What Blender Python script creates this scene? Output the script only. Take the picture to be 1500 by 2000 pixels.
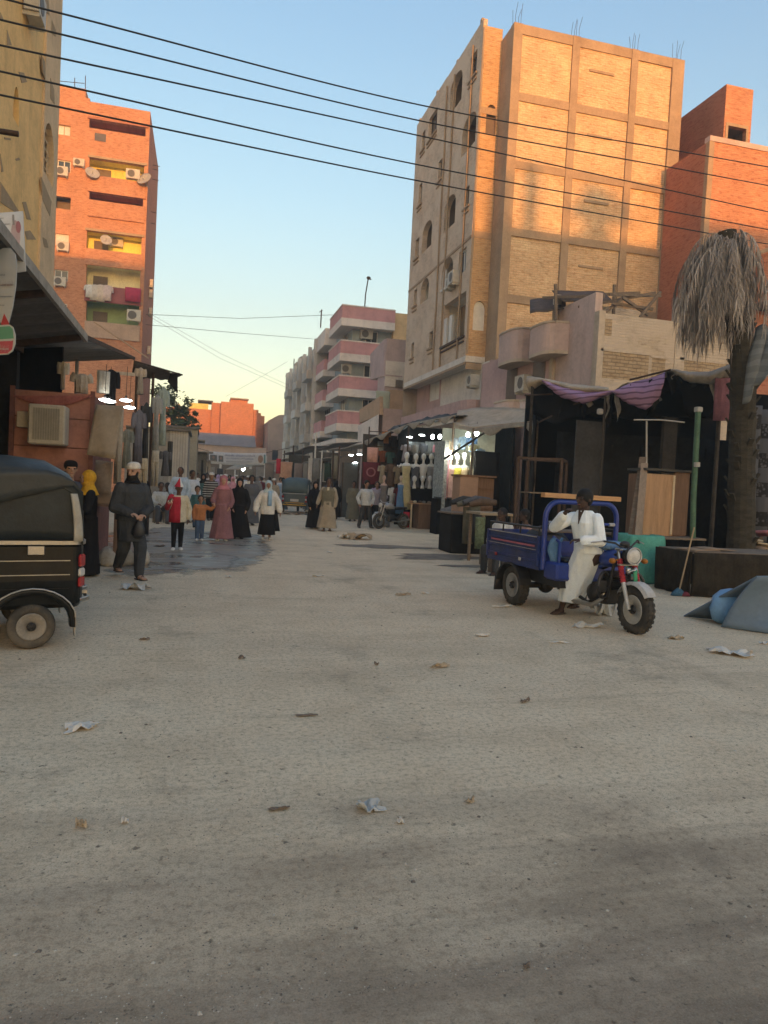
import bpy, bmesh, math, random
from mathutils import Vector, Matrix, Euler, noise
random.seed(7)
rnd = random.random
def uni(a, b): return a + (b - a) * rnd()
SC = bpy.context.scene
COL = SC.collection
for o in list(bpy.data.objects): bpy.data.objects.remove(o)
R = math.radians
# camera
FPX, CAMH, YAW, PIT, ROL = 1400.0, 1.66, R(14.4), R(2.25), R(2.9)
_f = Vector((math.sin(YAW) * math.cos(PIT), math.cos(YAW) * math.cos(PIT), -math.sin(PIT)))
_r = Vector((math.cos(YAW), -math.sin(YAW), 0.0))
_u = _r.cross(_f)
RT = _r * math.cos(ROL) + _u * math.sin(ROL)
UP = _u * math.cos(ROL) - _r * math.sin(ROL)
cam = bpy.data.cameras.new('camera')
cam.sensor_fit = 'VERTICAL'; cam.sensor_height = 36.0; cam.lens = FPX / 2000 * 36.0
cam.clip_start = 0.05; cam.clip_end = 3000
camo = bpy.data.objects.new('camera', cam); COL.objects.link(camo)
camo.matrix_world = Matrix(((RT.x, UP.x, -_f.x, 0), (RT.y, UP.y, -_f.y, 0), (RT.z, UP.z, -_f.z, CAMH), (0, 0, 0, 1)))
SC.camera = camo
# photograph measurements -> places in the street (X across, Y along the street)
def ray(px, py): return _f + RT * ((px - 750) / FPX) - UP * ((py - 1000) / FPX)
def G(px, py, z=0.0):
    d = ray(px, py); t = (z - CAMH) / d.z; return Vector((d.x * t, d.y * t, z))
def PY(px, py, Y):
    d = ray(px, py); t = Y / d.y; return Vector((d.x * t, Y, CAMH + d.z * t))
def PX(px, py, X):
    d = ray(px, py); t = X / d.x; return Vector((X, d.y * t, CAMH + d.z * t))
# world and sun
SUN_EL, SUN_AZ = R(5.0), R(3.0)      # low evening sun behind the camera, a little to its right
W = bpy.data.worlds.new('World'); SC.world = W; W.use_nodes = True
nt = W.node_tree; nt.nodes.clear()
out = nt.nodes.new('ShaderNodeOutputWorld'); bg = nt.nodes.new('ShaderNodeBackground')
sky = nt.nodes.new('ShaderNodeTexSky'); sky.sky_type = 'NISHITA'; sky.sun_disc = False
sky.sun_elevation = SUN_EL; sky.sun_rotation = R(180) - SUN_AZ
sky.air_density = 1.0; sky.dust_density = 1.5; sky.ozone_density = 1.5
tc = nt.nodes.new('ShaderNodeTexCoord'); sep = nt.nodes.new('ShaderNodeSeparateXYZ')
ramp = nt.nodes.new('ShaderNodeValToRGB'); cr = ramp.color_ramp
cr.interpolation = 'B_SPLINE'
stops = [(0.0, (.36, .16, .06)), (0.07, (.32, .14, .06)), (0.15, (.22, .11, .06)), (0.24, (.13, .12, .13)),
         (0.36, (.08, .14, .22)), (0.56, (.0, .06, .20)), (1.0, (.04, .10, .22))]
cr.elements[0].position = 0; cr.elements[0].color = (*stops[0][1], 1)
cr.elements[1].position = 1; cr.elements[1].color = (*stops[-1][1], 1)
for p, c in stops[1:-1]:
    e = cr.elements.new(p); e.color = (*c, 1)
sc10 = nt.nodes.new('ShaderNodeVectorMath'); sc10.operation = 'SCALE'; sc10.inputs['Scale'].default_value = 10.0
mix = nt.nodes.new('ShaderNodeMix'); mix.data_type = 'RGBA'; mix.blend_type = 'ADD'; mix.inputs['Factor'].default_value = 1.0
ski = nt.nodes.new('ShaderNodeVectorMath'); ski.operation = 'MULTIPLY'; ski.inputs[1].default_value = (2.95, 2.75, 2.25)
L = nt.links.new
L(tc.outputs['Generated'], sep.inputs[0]); L(sep.outputs['Z'], ramp.inputs['Fac'])
L(ramp.outputs['Color'], sc10.inputs[0]); L(sky.outputs[0], ski.inputs[0]); L(ski.outputs['Vector'], mix.inputs['A']); L(sc10.outputs['Vector'], mix.inputs['B'])
L(mix.outputs['Result'], bg.inputs['Color']); bg.inputs['Strength'].default_value = 0.1
L(bg.outputs[0], out.inputs[0])
sl = bpy.data.lights.new('sun', 'SUN'); sl.energy = 3.9; sl.angle = R(0.3); sl.color = (1.0, .40, .10)
so = bpy.data.objects.new('sun', sl); COL.objects.link(so); so.location = (30, -60, 40)
sdir = Vector((math.sin(SUN_AZ) * math.cos(SUN_EL), -math.cos(SUN_AZ) * math.cos(SUN_EL), math.sin(SUN_EL)))
so.rotation_euler = sdir.to_track_quat('Z', 'Y').to_euler()
SC.view_settings.view_transform = 'Standard'; SC.view_settings.look = 'None'
SC.view_settings.exposure = 0.62; SC.view_settings.gamma = 1.0; SC.view_settings.use_curve_mapping = False
SC.render.engine = 'CYCLES'
SC.cycles.use_denoising = True; SC.cycles.max_bounces = 6; SC.cycles.diffuse_bounces = 4
SC.cycles.sample_clamp_indirect = 8.0
# materials
MATS = {}
def lin(c): return tuple((v / 255 / 12.92) if v <= 10 else ((v / 255 + .055) / 1.055) ** 2.4 for v in c)
class NT:
    def __init__(s, m): s.t = m.node_tree; s.n = s.t.nodes; s.l = s.t.links.new
    def new(s, k, **kw):
        n = s.n.new(k)
        for a, v in kw.items(): setattr(n, a, v)
        return n
    def noise(s, vec, scale, detail=4, rough=.6):
        n = s.new('ShaderNodeTexNoise'); n.inputs['Scale'].default_value = scale
        n.inputs['Detail'].default_value = detail; n.inputs['Roughness'].default_value = rough
        if vec is not None: s.l(vec, n.inputs['Vector'])
        return n.outputs['Fac']
    def ramp(s, fac, stops):
        r = s.new('ShaderNodeValToRGB'); e = r.color_ramp.elements
        e[0].position, e[0].color = stops[0][0], (*stops[0][1], 1)
        e[1].position, e[1].color = stops[-1][0], (*stops[-1][1], 1)
        for p, c in stops[1:-1]: k = e.new(p); k.color = (*c, 1)
        s.l(fac, r.inputs['Fac']); return r.outputs['Color']
    def mix(s, fac, a, b, mode='MIX'):
        m = s.new('ShaderNodeMix', data_type='RGBA', blend_type=mode)
        for k, v in (('Factor', fac), ('A', a), ('B', b)):
            if isinstance(v, (int, float)): m.inputs[k].default_value = v
            elif isinstance(v, tuple): m.inputs[k].default_value = (*v[:3], 1)
            else: s.l(v, m.inputs[k])
        return m.outputs['Result']
    def math(s, op, a, b=0.0, c=None):
        m = s.new('ShaderNodeMath', operation=op)
        for i, v in enumerate((a, b, c)):
            if v is None: continue
            if isinstance(v, (int, float)): m.inputs[i].default_value = v
            else: s.l(v, m.inputs[i])
        return m.outputs[0]
    def bump(s, h, strength, dist=.02):
        b = s.new('ShaderNodeBump'); b.inputs['Strength'].default_value = strength; b.inputs['Distance'].default_value = dist
        s.l(h, b.inputs['Height']); return b.outputs[0]
def newmat(name):
    m = bpy.data.materials.new(name); m.use_nodes = True
    return m, NT(m), m.node_tree.nodes['Principled BSDF']
def M(name, col=None, rough=.8, var=.18, scale=3.0, bump=.15, metal=0.0, spec=.3, bscale=None, stretch=None, dirt=0.0, em=0.0):
    """plain worn material: two-scale noise in the colour, fine relief"""
    if name in MATS: return MATS[name]
    m, t, p = newmat(name)
    tcn = t.new('ShaderNodeTexCoord'); v = tcn.outputs['Object']
    if stretch:
        mp = t.new('ShaderNodeMapping'); mp.inputs['Scale'].default_value = stretch; t.l(v, mp.inputs['Vector']); v = mp.outputs[0]
    n1 = t.noise(v, scale, 5, .65); n2 = t.noise(v, scale * 7, 3, .6)
    k = t.math('ADD', t.math('MULTIPLY', n1, .65), t.math('MULTIPLY', n2, .35))
    lo = tuple(c * (1 - var * 1.6) for c in col); hi = tuple(min(1, c * (1 + var * 1.4)) for c in col)
    c = t.ramp(k, [(.30, lo), (.52, col), (.72, hi)])
    if dirt:
        d = t.noise(v, scale * .35, 6, .75)
        c = t.mix(t.math('MULTIPLY', t.ramp(d, [(.45, (0, 0, 0)), (.65, (1, 1, 1))]), dirt), c, (.20, .165, .12))
    t.l(c, p.inputs['Base Color'])
    p.inputs['Roughness'].default_value = rough; p.inputs['Metallic'].default_value = metal
    p.inputs['Specular IOR Level'].default_value = spec
    if bump: t.l(t.bump(t.noise(v, bscale or scale * 14, 4, .6), bump, .01), p.inputs['Normal'])
    if em:
        p.inputs['Emission Color'].default_value = (*col, 1); p.inputs['Emission Strength'].default_value = em
    MATS[name] = m; return m
def wallvec(t):
    """object-space coordinates in the plane of an upright wall (u along the wall, v up)"""
    tcn = t.new('ShaderNodeTexCoord'); sp = t.new('ShaderNodeSeparateXYZ'); t.l(tcn.outputs['Object'], sp.inputs[0])
    sn = t.new('ShaderNodeSeparateXYZ'); t.l(tcn.outputs['Normal'], sn.inputs[0])
    side = t.math('GREATER_THAN', t.math('ABSOLUTE', sn.outputs[0]), .7)
    u = t.math('ADD', t.math('MULTIPLY', sp.outputs[1], side), t.math('MULTIPLY', sp.outputs[0], t.math('SUBTRACT', 1.0, side)))
    cb = t.new('ShaderNodeCombineXYZ'); t.l(u, cb.inputs[0]); t.l(sp.outputs[2], cb.inputs[1])
    return cb.outputs[0], tcn.outputs['Object']
def BRICK(name, c1, c2, mortar, odd=None, bw=.24, bh=.085, var=.35, bump=.6, plaster=None, pl=.5):
    if name in MATS: return MATS[name]
    m, t, p = newmat(name); c1, c2, mortar = [tuple(min(.85, x * 1.22) for x in c_) for c_ in (c1, c2, mortar)]; plaster = plaster and tuple(min(.85, x * 1.3) for x in plaster)
    v, ob = wallvec(t)
    w = t.new('ShaderNodeTexNoise'); w.inputs['Scale'].default_value = 2.2; t.l(v, w.inputs['Vector'])
    wv = t.new('ShaderNodeVectorMath', operation='MULTIPLY_ADD'); t.l(w.outputs['Color'], wv.inputs[0])
    wv.inputs[1].default_value = (.03, .03, 0); t.l(v, wv.inputs[2])
    b = t.new('ShaderNodeTexBrick'); t.l(wv.outputs[0], b.inputs['Vector'])
    b.inputs['Scale'].default_value = 1.0; b.inputs['Brick Width'].default_value = bw; b.inputs['Row Height'].default_value = bh
    b.inputs['Mortar Size'].default_value = .012; b.inputs['Bias'].default_value = -.1
    b.inputs['Color1'].default_value = (*c1, 1); b.inputs['Color2'].default_value = (*c2, 1); b.inputs['Mortar'].default_value = (*mortar, 1)
    n = t.noise(v, .9, 6, .7)
    sc = t.new('ShaderNodeMapping'); sc.inputs['Scale'].default_value = (3.2, 11.0, 1); t.l(v, sc.inputs['Vector'])
    n2 = t.noise(sc.outputs[0], 1.0, 3, .7)
    col = t.mix(t.ramp(n2, [(.50, (0, 0, 0)), (.66, (1, 1, 1))]), b.outputs['Color'], odd or tuple(c * .6 for c in c1))
    col = t.mix(var, col, t.ramp(n, [(.28, tuple(c * .45 for c in c1)), (.55, c1), (.75, tuple(min(1, c * 1.35) for c in c2))]))
    if plaster:
        f = t.ramp(t.noise(v, .55, 5, .7), [(pl - .05, (0, 0, 0)), (pl + .05, (1, 1, 1))])
        col = t.mix(f, col, plaster)
    t.l(col, p.inputs['Base Color']); p.inputs['Roughness'].default_value = .9; p.inputs['Specular IOR Level'].default_value = .15
    h = t.math('ADD', t.math('MULTIPLY', b.outputs['Fac'], -1.0), t.math('MULTIPLY', n2, .9))
    t.l(t.bump(h, bump, .03), p.inputs['Normal'])
    MATS[name] = m; return m
def PLASTER(name, col, dirt=.5, streak=.35, rough=.92):
    if name in MATS: return MATS[name]
    m, t, p = newmat(name); col = tuple(min(.85, x * 1.3) for x in col)
    v, ob = wallvec(t)
    n = t.noise(v, .8, 7, .7); f = t.noise(v, 9, 4, .6)
    mp = t.new('ShaderNodeMapping'); mp.inputs['Scale'].default_value = (2.2, .22, 1); t.l(v, mp.inputs['Vector'])
    st = t.noise(mp.outputs[0], 1.3, 5, .7)
    c = t.ramp(n, [(.3, tuple(x * .72 for x in col)), (.52, col), (.75, tuple(min(1, x * 1.16) for x in col))])
    c = t.mix(t.math('MULTIPLY', t.ramp(st, [(.5, (0, 0, 0)), (.72, (1, 1, 1))]), streak), c, tuple(x * .5 for x in col))
    c = t.mix(.18, c, t.ramp(f, [(.35, tuple(x * .55 for x in col)), (.65, tuple(min(1, x * 1.2) for x in col))]))
    t.l(c, p.inputs['Base Color']); p.inputs['Roughness'].default_value = rough; p.inputs['Specular IOR Level'].default_value = .2
    t.l(t.bump(t.math('ADD', f, n), .35, .02), p.inputs['Normal'])
    MATS[name] = m; return m
def GLASS(name='dark_glass', col=(.02, .025, .03), rough=.12):
    if name in MATS: return MATS[name]
    m, t, p = newmat(name)
    tcn = t.new('ShaderNodeTexCoord'); n = t.noise(tcn.outputs['Object'], 2.5, 3)
    t.l(t.ramp(n, [(.3, tuple(c * .6 for c in col)), (.7, tuple(c * 1.8 for c in col))]), p.inputs['Base Color'])
    p.inputs['Roughness'].default_value = rough; p.inputs['Specular IOR Level'].default_value = .6
    MATS[name] = m; return m
def CLOTH(name, col, var=.2):
    new = name not in MATS; m = M(name, col, .9, var, 4.0, 0, 0, .12)
    if new:    # hanging folds and creases
        t = NT(m); mp = t.new('ShaderNodeMapping'); mp.inputs['Scale'].default_value = (7, 7, 1.3); t.l(t.new('ShaderNodeTexCoord').outputs['Object'], mp.inputs['Vector'])
        t.l(t.bump(t.noise(mp.outputs[0], 1.2, 5, .55), .75, .06), m.node_tree.nodes['Principled BSDF'].inputs['Normal'])
    return m
def STRIPES(name, a, b, freq, axis=0, rough=.9, duty=.5, wob=.6):
    if name in MATS: return MATS[name]
    m, t, p = newmat(name)
    tcn = t.new('ShaderNodeTexCoord'); sp = t.new('ShaderNodeSeparateXYZ'); t.l(tcn.outputs['Object'], sp.inputs[0])
    x = t.math('ADD', t.math('MULTIPLY', sp.outputs[axis], freq), t.math('MULTIPLY', t.noise(tcn.outputs['Object'], 1.5, 2), wob))
    f = t.math('GREATER_THAN', t.math('FRACT', x), duty)
    c = t.mix(f, a, b); n = t.noise(tcn.outputs['Object'], 5, 5, .7)
    c = t.mix(.35, c, t.mix(n, tuple(v * .4 for v in a), tuple(min(1, v * 1.3) for v in a)))
    t.l(c, p.inputs['Base Color']); p.inputs['Roughness'].default_value = rough; p.inputs['Specular IOR Level'].default_value = .12
    MATS[name] = m; return m
# mesh builder
I4 = Matrix.Identity(4)
class MB:
    def __init__(s): s.v = []; s.f = []; s.sm = []; s.mi = []; s.T = I4; s.cur = 0
    def add(s, vs, fs, smooth=False):
        b = len(s.v); T = s.T
        s.v += [tuple(T @ Vector(p)) for p in vs]
        for f in fs: s.f.append(tuple(i + b for i in f)); s.sm.append(smooth); s.mi.append(s.cur)
        return s
    def box(s, x0, x1, y0, y1, z0, z1, bev=0.0):
        if x0 > x1: x0, x1 = x1, x0
        if y0 > y1: y0, y1 = y1, y0
        if z0 > z1: z0, z1 = z1, z0
        if bev > 0:
            b = min(bev, (x1 - x0) * .45, (y1 - y0) * .45, (z1 - z0) * .45)
            vs = []
            for z, ins in ((z0, b), (z0 + b, 0), (z1 - b, 0), (z1, b)):
                c = b * .6 + ins * .6
                X0, X1, Y0, Y1 = x0 + ins, x1 - ins, y0 + ins, y1 - ins
                k = b
                vs += [(X0 + k, Y0, z), (X1 - k, Y0, z), (X1, Y0 + k, z), (X1, Y1 - k, z), (X1 - k, Y1, z), (X0 + k, Y1, z), (X0, Y1 - k, z), (X0, Y0 + k, z)]
            fs = [tuple(range(7, -1, -1)), tuple(range(24, 32))]
            for r in range(3):
                for i in range(8):
                    j = (i + 1) % 8; fs.append((r * 8 + i, r * 8 + j, r * 8 + 8 + j, r * 8 + 8 + i))
            return s.add(vs, fs)
        vs = [(x0, y0, z0), (x1, y0, z0), (x1, y1, z0), (x0, y1, z0), (x0, y0, z1), (x1, y0, z1), (x1, y1, z1), (x0, y1, z1)]
        return s.add(vs, [(3, 2, 1, 0), (4, 5, 6, 7), (0, 1, 5, 4), (1, 2, 6, 5), (2, 3, 7, 6), (3, 0, 4, 7)])
    def cbox(s, c, size, rot=None, bev=0.0):
        old = s.T
        s.T = old @ Matrix.Translation(Vector(c)) @ (rot.to_4x4() if rot is not None else I4)
        a, b, d = size[0] / 2, size[1] / 2, size[2] / 2
        s.box(-a, a, -b, b, -d, d, bev); s.T = old; return s
    def bar(s, p, q, w, h=None, roll=0.0):
        """square bar from p to q"""
        p, q = Vector(p), Vector(q); d = q - p; h = h or w
        if d.length < 1e-6: return s
        r = d.to_track_quat('Z', 'Y').to_matrix() @ Matrix.Rotation(roll, 3, 'Z')
        return s.cbox((p + q) / 2, (w, h, d.length), r)
    def tube(s, pts, r, n=8, caps=True, smooth=True):
        pts = [Vector(p) for p in pts]; N = len(pts)
        rs = r if isinstance(r, (list, tuple)) else [r] * N
        vs = []; fs = []; prev = None
        for i, p in enumerate(pts):
            d = (pts[min(i + 1, N - 1)] - pts[max(i - 1, 0)]).normalized()
            if prev is None:
                a = d.orthogonal().normalized()
            else:
                a = (prev - d * prev.dot(d)); a = a.normalized() if a.length > 1e-6 else d.orthogonal().normalized()
            prev = a; b = d.cross(a)
            for k in range(n):
                t = 2 * math.pi * k / n
                vs.append(p + (a * math.cos(t) + b * math.sin(t)) * rs[i])
        for i in range(N - 1):
            for k in range(n):
                j = (k + 1) % n; fs.append((i * n + k, i * n + j, (i + 1) * n + j, (i + 1) * n + k))
        s.add(vs, fs, smooth)
        if caps: s.add([vs[k] for k in range(n)], [tuple(range(n - 1, -1, -1))]); s.add(vs[(N - 1) * n:], [tuple(range(n))])
        return s
    def lathe(s, prof, n=20, smooth=True, close=False):
        """profile of (r, z) about local Z"""
        vs = [(r * math.cos(2 * math.pi * k / n), r * math.sin(2 * math.pi * k / n), z) for r, z in prof for k in range(n)]
        fs = []; m = len(prof)
        for i in range(m if close else m - 1):
            a = i * n; b = ((i + 1) % m) * n
            for k in range(n):
                j = (k + 1) % n; fs.append((a + k, a + j, b + j, b + k))
        if not close: fs += [tuple(range(n - 1, -1, -1)), tuple(range((m - 1) * n, m * n))]
        return s.add(vs, fs, smooth)
    def loft(s, rings, smooth=True, caps=True):
        n = len(rings[0]); vs = [p for r in rings for p in r]; fs = []
        for i in range(len(rings) - 1):
            for k in range(n):
                j = (k + 1) % n; fs.append((i * n + k, i * n + j, (i + 1) * n + j, (i + 1) * n + k))
        if caps: fs += [tuple(range(n - 1, -1, -1)), tuple(range((len(rings) - 1) * n, len(rings) * n))]
        return s.add(vs, fs, smooth)
    def ell(s, c, r, n=12, m=8, rot=None, smooth=True):
        c = Vector(c); vs = []; fs = []
        for i in range(1, m):
            a = math.pi * i / m
            for k in range(n):
                t = 2 * math.pi * k / n
                q = Vector((r[0] * math.sin(a) * math.cos(t), r[1] * math.sin(a) * math.sin(t), -r[2] * math.cos(a)))
                vs.append(c + (rot @ q if rot is not None else q))
        lo = Vector((0, 0, -r[2])); hi = Vector((0, 0, r[2]))
        vs += [c + (rot @ lo if rot is not None else lo), c + (rot @ hi if rot is not None else hi)]
        L0 = len(vs) - 2
        for i in range(m - 2):
            for k in range(n):
                j = (k + 1) % n; fs.append((i * n + k, i * n + j, (i + 1) * n + j, (i + 1) * n + k))
        for k in range(n):
            j = (k + 1) % n; fs.append((j, k, L0)); fs.append(((m - 2) * n + k, (m - 2) * n + j, L0 + 1))
        return s.add(vs, fs, smooth)
    def prism(s, poly, d0, d1, axis='y'):
        """closed 2-D polygon extruded along an axis; polygon coords are the other two axes in order"""
        def P(a, b, d): return {'x': (d, a, b), 'y': (a, d, b), 'z': (a, b, d)}[axis]
        n = len(poly); vs = [P(a, b, d0) for a, b in poly] + [P(a, b, d1) for a, b in poly]
        fs = [tuple(range(n)), tuple(range(2 * n - 1, n - 1, -1))] + [(i, (i + 1) % n, n + (i + 1) % n, n + i) for i in range(n)]
        return s.add(vs, fs)
    def sheet(s, fn, nu, nv, th=.01, smooth=True):
        """cloth or sheet metal: surface fn(u,v) with thickness th"""
        P = [[Vector(fn(i / nu, j / nv)) for i in range(nu + 1)] for j in range(nv + 1)]
        vs = []; N = (nu + 1) * (nv + 1)
        nor = []
        for j in range(nv + 1):
            for i in range(nu + 1):
                a = P[j][min(i + 1, nu)] - P[j][max(i - 1, 0)]; b = P[min(j + 1, nv)][i] - P[max(j - 1, 0)][i]
                q = a.cross(b); nor.append(q.normalized() if q.length > 1e-9 else Vector((0, 0, 1)))
        flat = [p for row in P for p in row]
        vs = [p + q * th / 2 for p, q in zip(flat, nor)] + [p - q * th / 2 for p, q in zip(flat, nor)]
        fs = []; w = nu + 1
        for j in range(nv):
            for i in range(nu):
                a = j * w + i; fs.append((a, a + 1, a + w + 1, a + w)); fs.append((N + a + w, N + a + w + 1, N + a + 1, N + a))
        s.add(vs, fs, smooth)
        e = []
        for i in range(nu): e.append((i + 1, i, N + i, N + i + 1)); a = nv * w + i; e.append((a, a + 1, N + a + 1, N + a))
        for j in range(nv): a = j * w; e.append((a, a + w, N + a + w, N + a)); a = j * w + nu; e.append((a + w, a, N + a, N + a + w))
        b = len(s.v) - len(vs)
        for f in e: s.f.append(tuple(i + b for i in f)); s.sm.append(False); s.mi.append(s.cur)
        return s
    def mesh(s, name, mats, inv=None):
        me = bpy.data.meshes.new(name)
        v = s.v if inv is None else [tuple(inv @ Vector(p)) for p in s.v]
        me.from_pydata(v, [], s.f)
        me.polygons.foreach_set('use_smooth', s.sm)
        for m in (mats if isinstance(mats, (list, tuple)) else [mats]): me.materials.append(m)
        if any(s.mi): me.polygons.foreach_set('material_index', s.mi)
        me.update(); return me
WM = {}
def wm(o): return WM.get(o.name, I4) if o is not None else I4
def tag(o, label=None, cat=None, group=None, kind=None):
    for k, v in (('label', label), ('category', cat), ('group', group), ('kind', kind)):
        if v: o[k] = v
    return o
def thing(name, label, cat, loc=(0, 0, 0), rz=0.0, group=None):
    o = bpy.data.objects.new(name, None); COL.objects.link(o); o.empty_display_size = .2
    o.location = loc; o.rotation_euler = (0, 0, rz)
    WM[o.name] = Matrix.Translation(Vector(loc)) @ Matrix.Rotation(rz, 4, 'Z')
    return tag(o, label, cat, group)
def link(name, me, parent=None, mtx=None):
    o = bpy.data.objects.new(name, me); COL.objects.link(o)
    m = mtx if mtx is not None else I4
    o.matrix_basis = m
    if parent is not None: o.parent = parent
    WM[o.name] = wm(parent) @ m
    return o
def part(name, mb, mat, parent, world=False, label=None):
    """one mesh part under its thing; world=True when the builder holds street coordinates"""
    inv = wm(parent).inverted() if world else None
    o = link(name, mb.mesh(name, mat, inv), parent)
    if label: o['label'] = label
    return o
def solo(name, mb, mat, label, cat, group=None, kind=None):
    """a thing that is a single mesh, built in street coordinates; origin moves to its base"""
    xs = [p[0] for p in mb.v]; ys = [p[1] for p in mb.v]; zs = [p[2] for p in mb.v]
    c = Vector(((min(xs) + max(xs)) / 2, (min(ys) + max(ys)) / 2, min(zs)))
    o = link(name, mb.mesh(name, mat, Matrix.Translation(-c)), None, Matrix.Translation(c))
    return tag(o, label, cat, group, kind)
def copy_tree(o, parent=None, mtx=None):
    c = o.copy(); COL.objects.link(c)
    if parent is not None: c.parent = parent
    for ch in list(o.children): copy_tree(ch, c)
    return c
def wob(p, s=1.0, a=.02): return (noise.noise(Vector(p) * s)) * a
# facades: a = along the wall, z = up, d = depth into the wall
def mapY(Y): return lambda a, z, d=0.0: (a, Y + d, z)
def mapXr(X): return lambda a, z, d=0.0: (X + d, a, z)      # right side of the street, looks towards -X
def mapXl(X): return lambda a, z, d=0.0: (X - d, a, z)      # left side of the street, looks towards +X
def arch_pts(a0, a1, z1, rise, n=10):
    c = (a0 + a1) / 2; w = (a1 - a0) / 2
    return [(c - w * math.cos(math.pi * i / n), z1 - rise + rise * math.sin(math.pi * i / n)) for i in range(n + 1)]
def facade(mb, mp, a0, a1, z0, z1, holes, depth=.25):
    """a wall skin with real openings and reveals; hole = (a0,a1,z0,z1,rise)"""
    A = sorted({a0, a1, *[h[0] for h in holes], *[h[1] for h in holes]}); Z = sorted({z0, z1, *[h[2] for h in holes], *[h[3] for h in holes]})
    A = [a for a in A if a0 - 1e-6 <= a <= a1 + 1e-6]; Z = [z for z in Z if z0 - 1e-6 <= z <= z1 + 1e-6]
    def q(p): mb.add([mp(*x) for x in p], [tuple(range(len(p)))])
    for i in range(len(A) - 1):
        for j in range(len(Z) - 1):
            ca, cz = (A[i] + A[i + 1]) / 2, (Z[j] + Z[j + 1]) / 2
            if any(h[0] < ca < h[1] and h[2] < cz < h[3] for h in holes): continue
            q([(A[i], Z[j]), (A[i + 1], Z[j]), (A[i + 1], Z[j + 1]), (A[i], Z[j + 1])])
    for h in holes:
        b0, b1, c0, c1, rise = (*h, 0)[:5]
        if rise:
            ap = arch_pts(b0, b1, c1, rise); m = len(ap) // 2
            for k in range(m): q([(b0, c1), ap[k], ap[k + 1]])
            for k in range(m, len(ap) - 1): q([(b1, c1), ap[k], ap[k + 1]])
            q([(b0, c1), ap[m], (b1, c1)])
            path = [(b0, c0)] + ap + [(b1, c0)]
        else: path = [(b0, c0), (b0, c1), (b1, c1), (b1, c0)]
        path = path + [path[0]]
        for k in range(len(path) - 1):
            (x, z), (x2, z2) = path[k], path[k + 1]
            q([(x, z, 0), (x2, z2, 0), (x2, z2, depth), (x, z, depth)])
    return mb
def mbox(mb, mp, a0, a1, z0, z1, d0, d1):
    P = [mp(a, z, d) for d in (d0, d1) for z in (z0, z1) for a in (a0, a1)]
    xs = [p[0] for p in P]; ys = [p[1] for p in P]; zs = [p[2] for p in P]
    return mb.box(min(xs), max(xs), min(ys), max(ys), min(zs), max(zs))
def room(mb, mp, h, d0=.25, d1=1.6):
    """the dim room seen through an open window hole"""
    a0, a1, z0, z1 = h[:4]; e = .1
    a0 -= e; a1 += e; z0 -= .05; z1 += .05
    c = [(a0, z0), (a1, z0), (a1, z1), (a0, z1)]
    mb.add([mp(a, z, d1) for a, z in c], [(0, 1, 2, 3)])
    for k in range(4):
        (x, z), (x2, z2) = c[k], c[(k + 1) % 4]
        mb.add([mp(x, z, d0), mp(x2, z2, d0), mp(x2, z2, d1), mp(x, z, d1)], [(0, 1, 2, 3)])
def window(parent, mp, h, frame_mat, pane_mat, d=.14, mull=1, bars=0, fw=.06, shutter=False):
    a0, a1, z0, z1 = h[:4]
    fr = MB()
    mbox(fr, mp, a0, a1, z0, z0 + fw, d, d + .06); mbox(fr, mp, a0, a1, z1 - fw, z1, d, d + .06)
    mbox(fr, mp, a0, a0 + fw, z0 + fw, z1 - fw, d, d + .06); mbox(fr, mp, a1 - fw, a1, z0 + fw, z1 - fw, d, d + .06)
    for k in range(mull):
        a = a0 + (a1 - a0) * (k + 1) / (mull + 1); mbox(fr, mp, a - fw / 2, a + fw / 2, z0 + fw, z1 - fw, d + .002, d + .058)
    for k in range(bars):
        z = z0 + (z1 - z0) * (k + 1) / (bars + 1); mbox(fr, mp, a0 + fw, a1 - fw, z - .012, z + .012, d + .006, d + .05)
    w = part('window', fr, frame_mat, parent, True)
    pn = MB()
    if shutter:
        n = max(4, int((z1 - z0) / .12))
        for k in range(n):
            z = z0 + fw + (z1 - z0 - 2 * fw) * k / n; dz = (z1 - z0 - 2 * fw) / n
            mbox(pn, mp, a0 + fw, a1 - fw, z, z + dz * .86, d + .03, d + .05)
        mbox(pn, mp, a0 + fw, a1 - fw, z0 + fw, z1 - fw, d + .052, d + .056)
    else: mbox(pn, mp, a0 + fw, a1 - fw, z0 + fw, z1 - fw, d + .03, d + .036)
    part('shutter' if shutter else 'pane', pn, pane_mat, w, True)
    return w
def ac_unit(parent, mp, a, z, w=.78, h=.56, dep=.3, out=.04, name='air_conditioner'):
    b = MB(); mbox(b, mp, a - w / 2, a + w / 2, z, z + h, -out - dep, -out)
    mbox(b, mp, a - w / 2 + .06, a - w / 2 + .1, z - .1, z, -out - dep, 0.0); mbox(b, mp, a + w / 2 - .1, a + w / 2 - .06, z - .1, z, -out - dep, 0.0)
    o = part(name, b, M('ac_cream', (.52, .49, .42), .6, .15, 6), parent, True)
    g = MB(); c = a - w * .12; zc = z + h / 2; r = h * .38; N = 14; fd = -out - dep
    for rr0, rr1, m in ((0, r, 0),):
        vs = [mp(c, zc, fd - .012)] + [mp(c + r * math.cos(2 * math.pi * k / N), zc + r * math.sin(2 * math.pi * k / N), fd - .012) for k in range(N)]
        vs += [mp(c + r * math.cos(2 * math.pi * k / N), zc + r * math.sin(2 * math.pi * k / N), fd + .002) for k in range(N)]
        g.add(vs, [(0, 1 + k, 1 + (k + 1) % N) for k in range(N)] + [(1 + k, 1 + N + k, 1 + N + (k + 1) % N, 1 + (k + 1) % N) for k in range(N)])
    part('fan_grille', g, M('ac_grille', (.13, .12, .11), .6, .2, 20), o, True)
    return o
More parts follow.
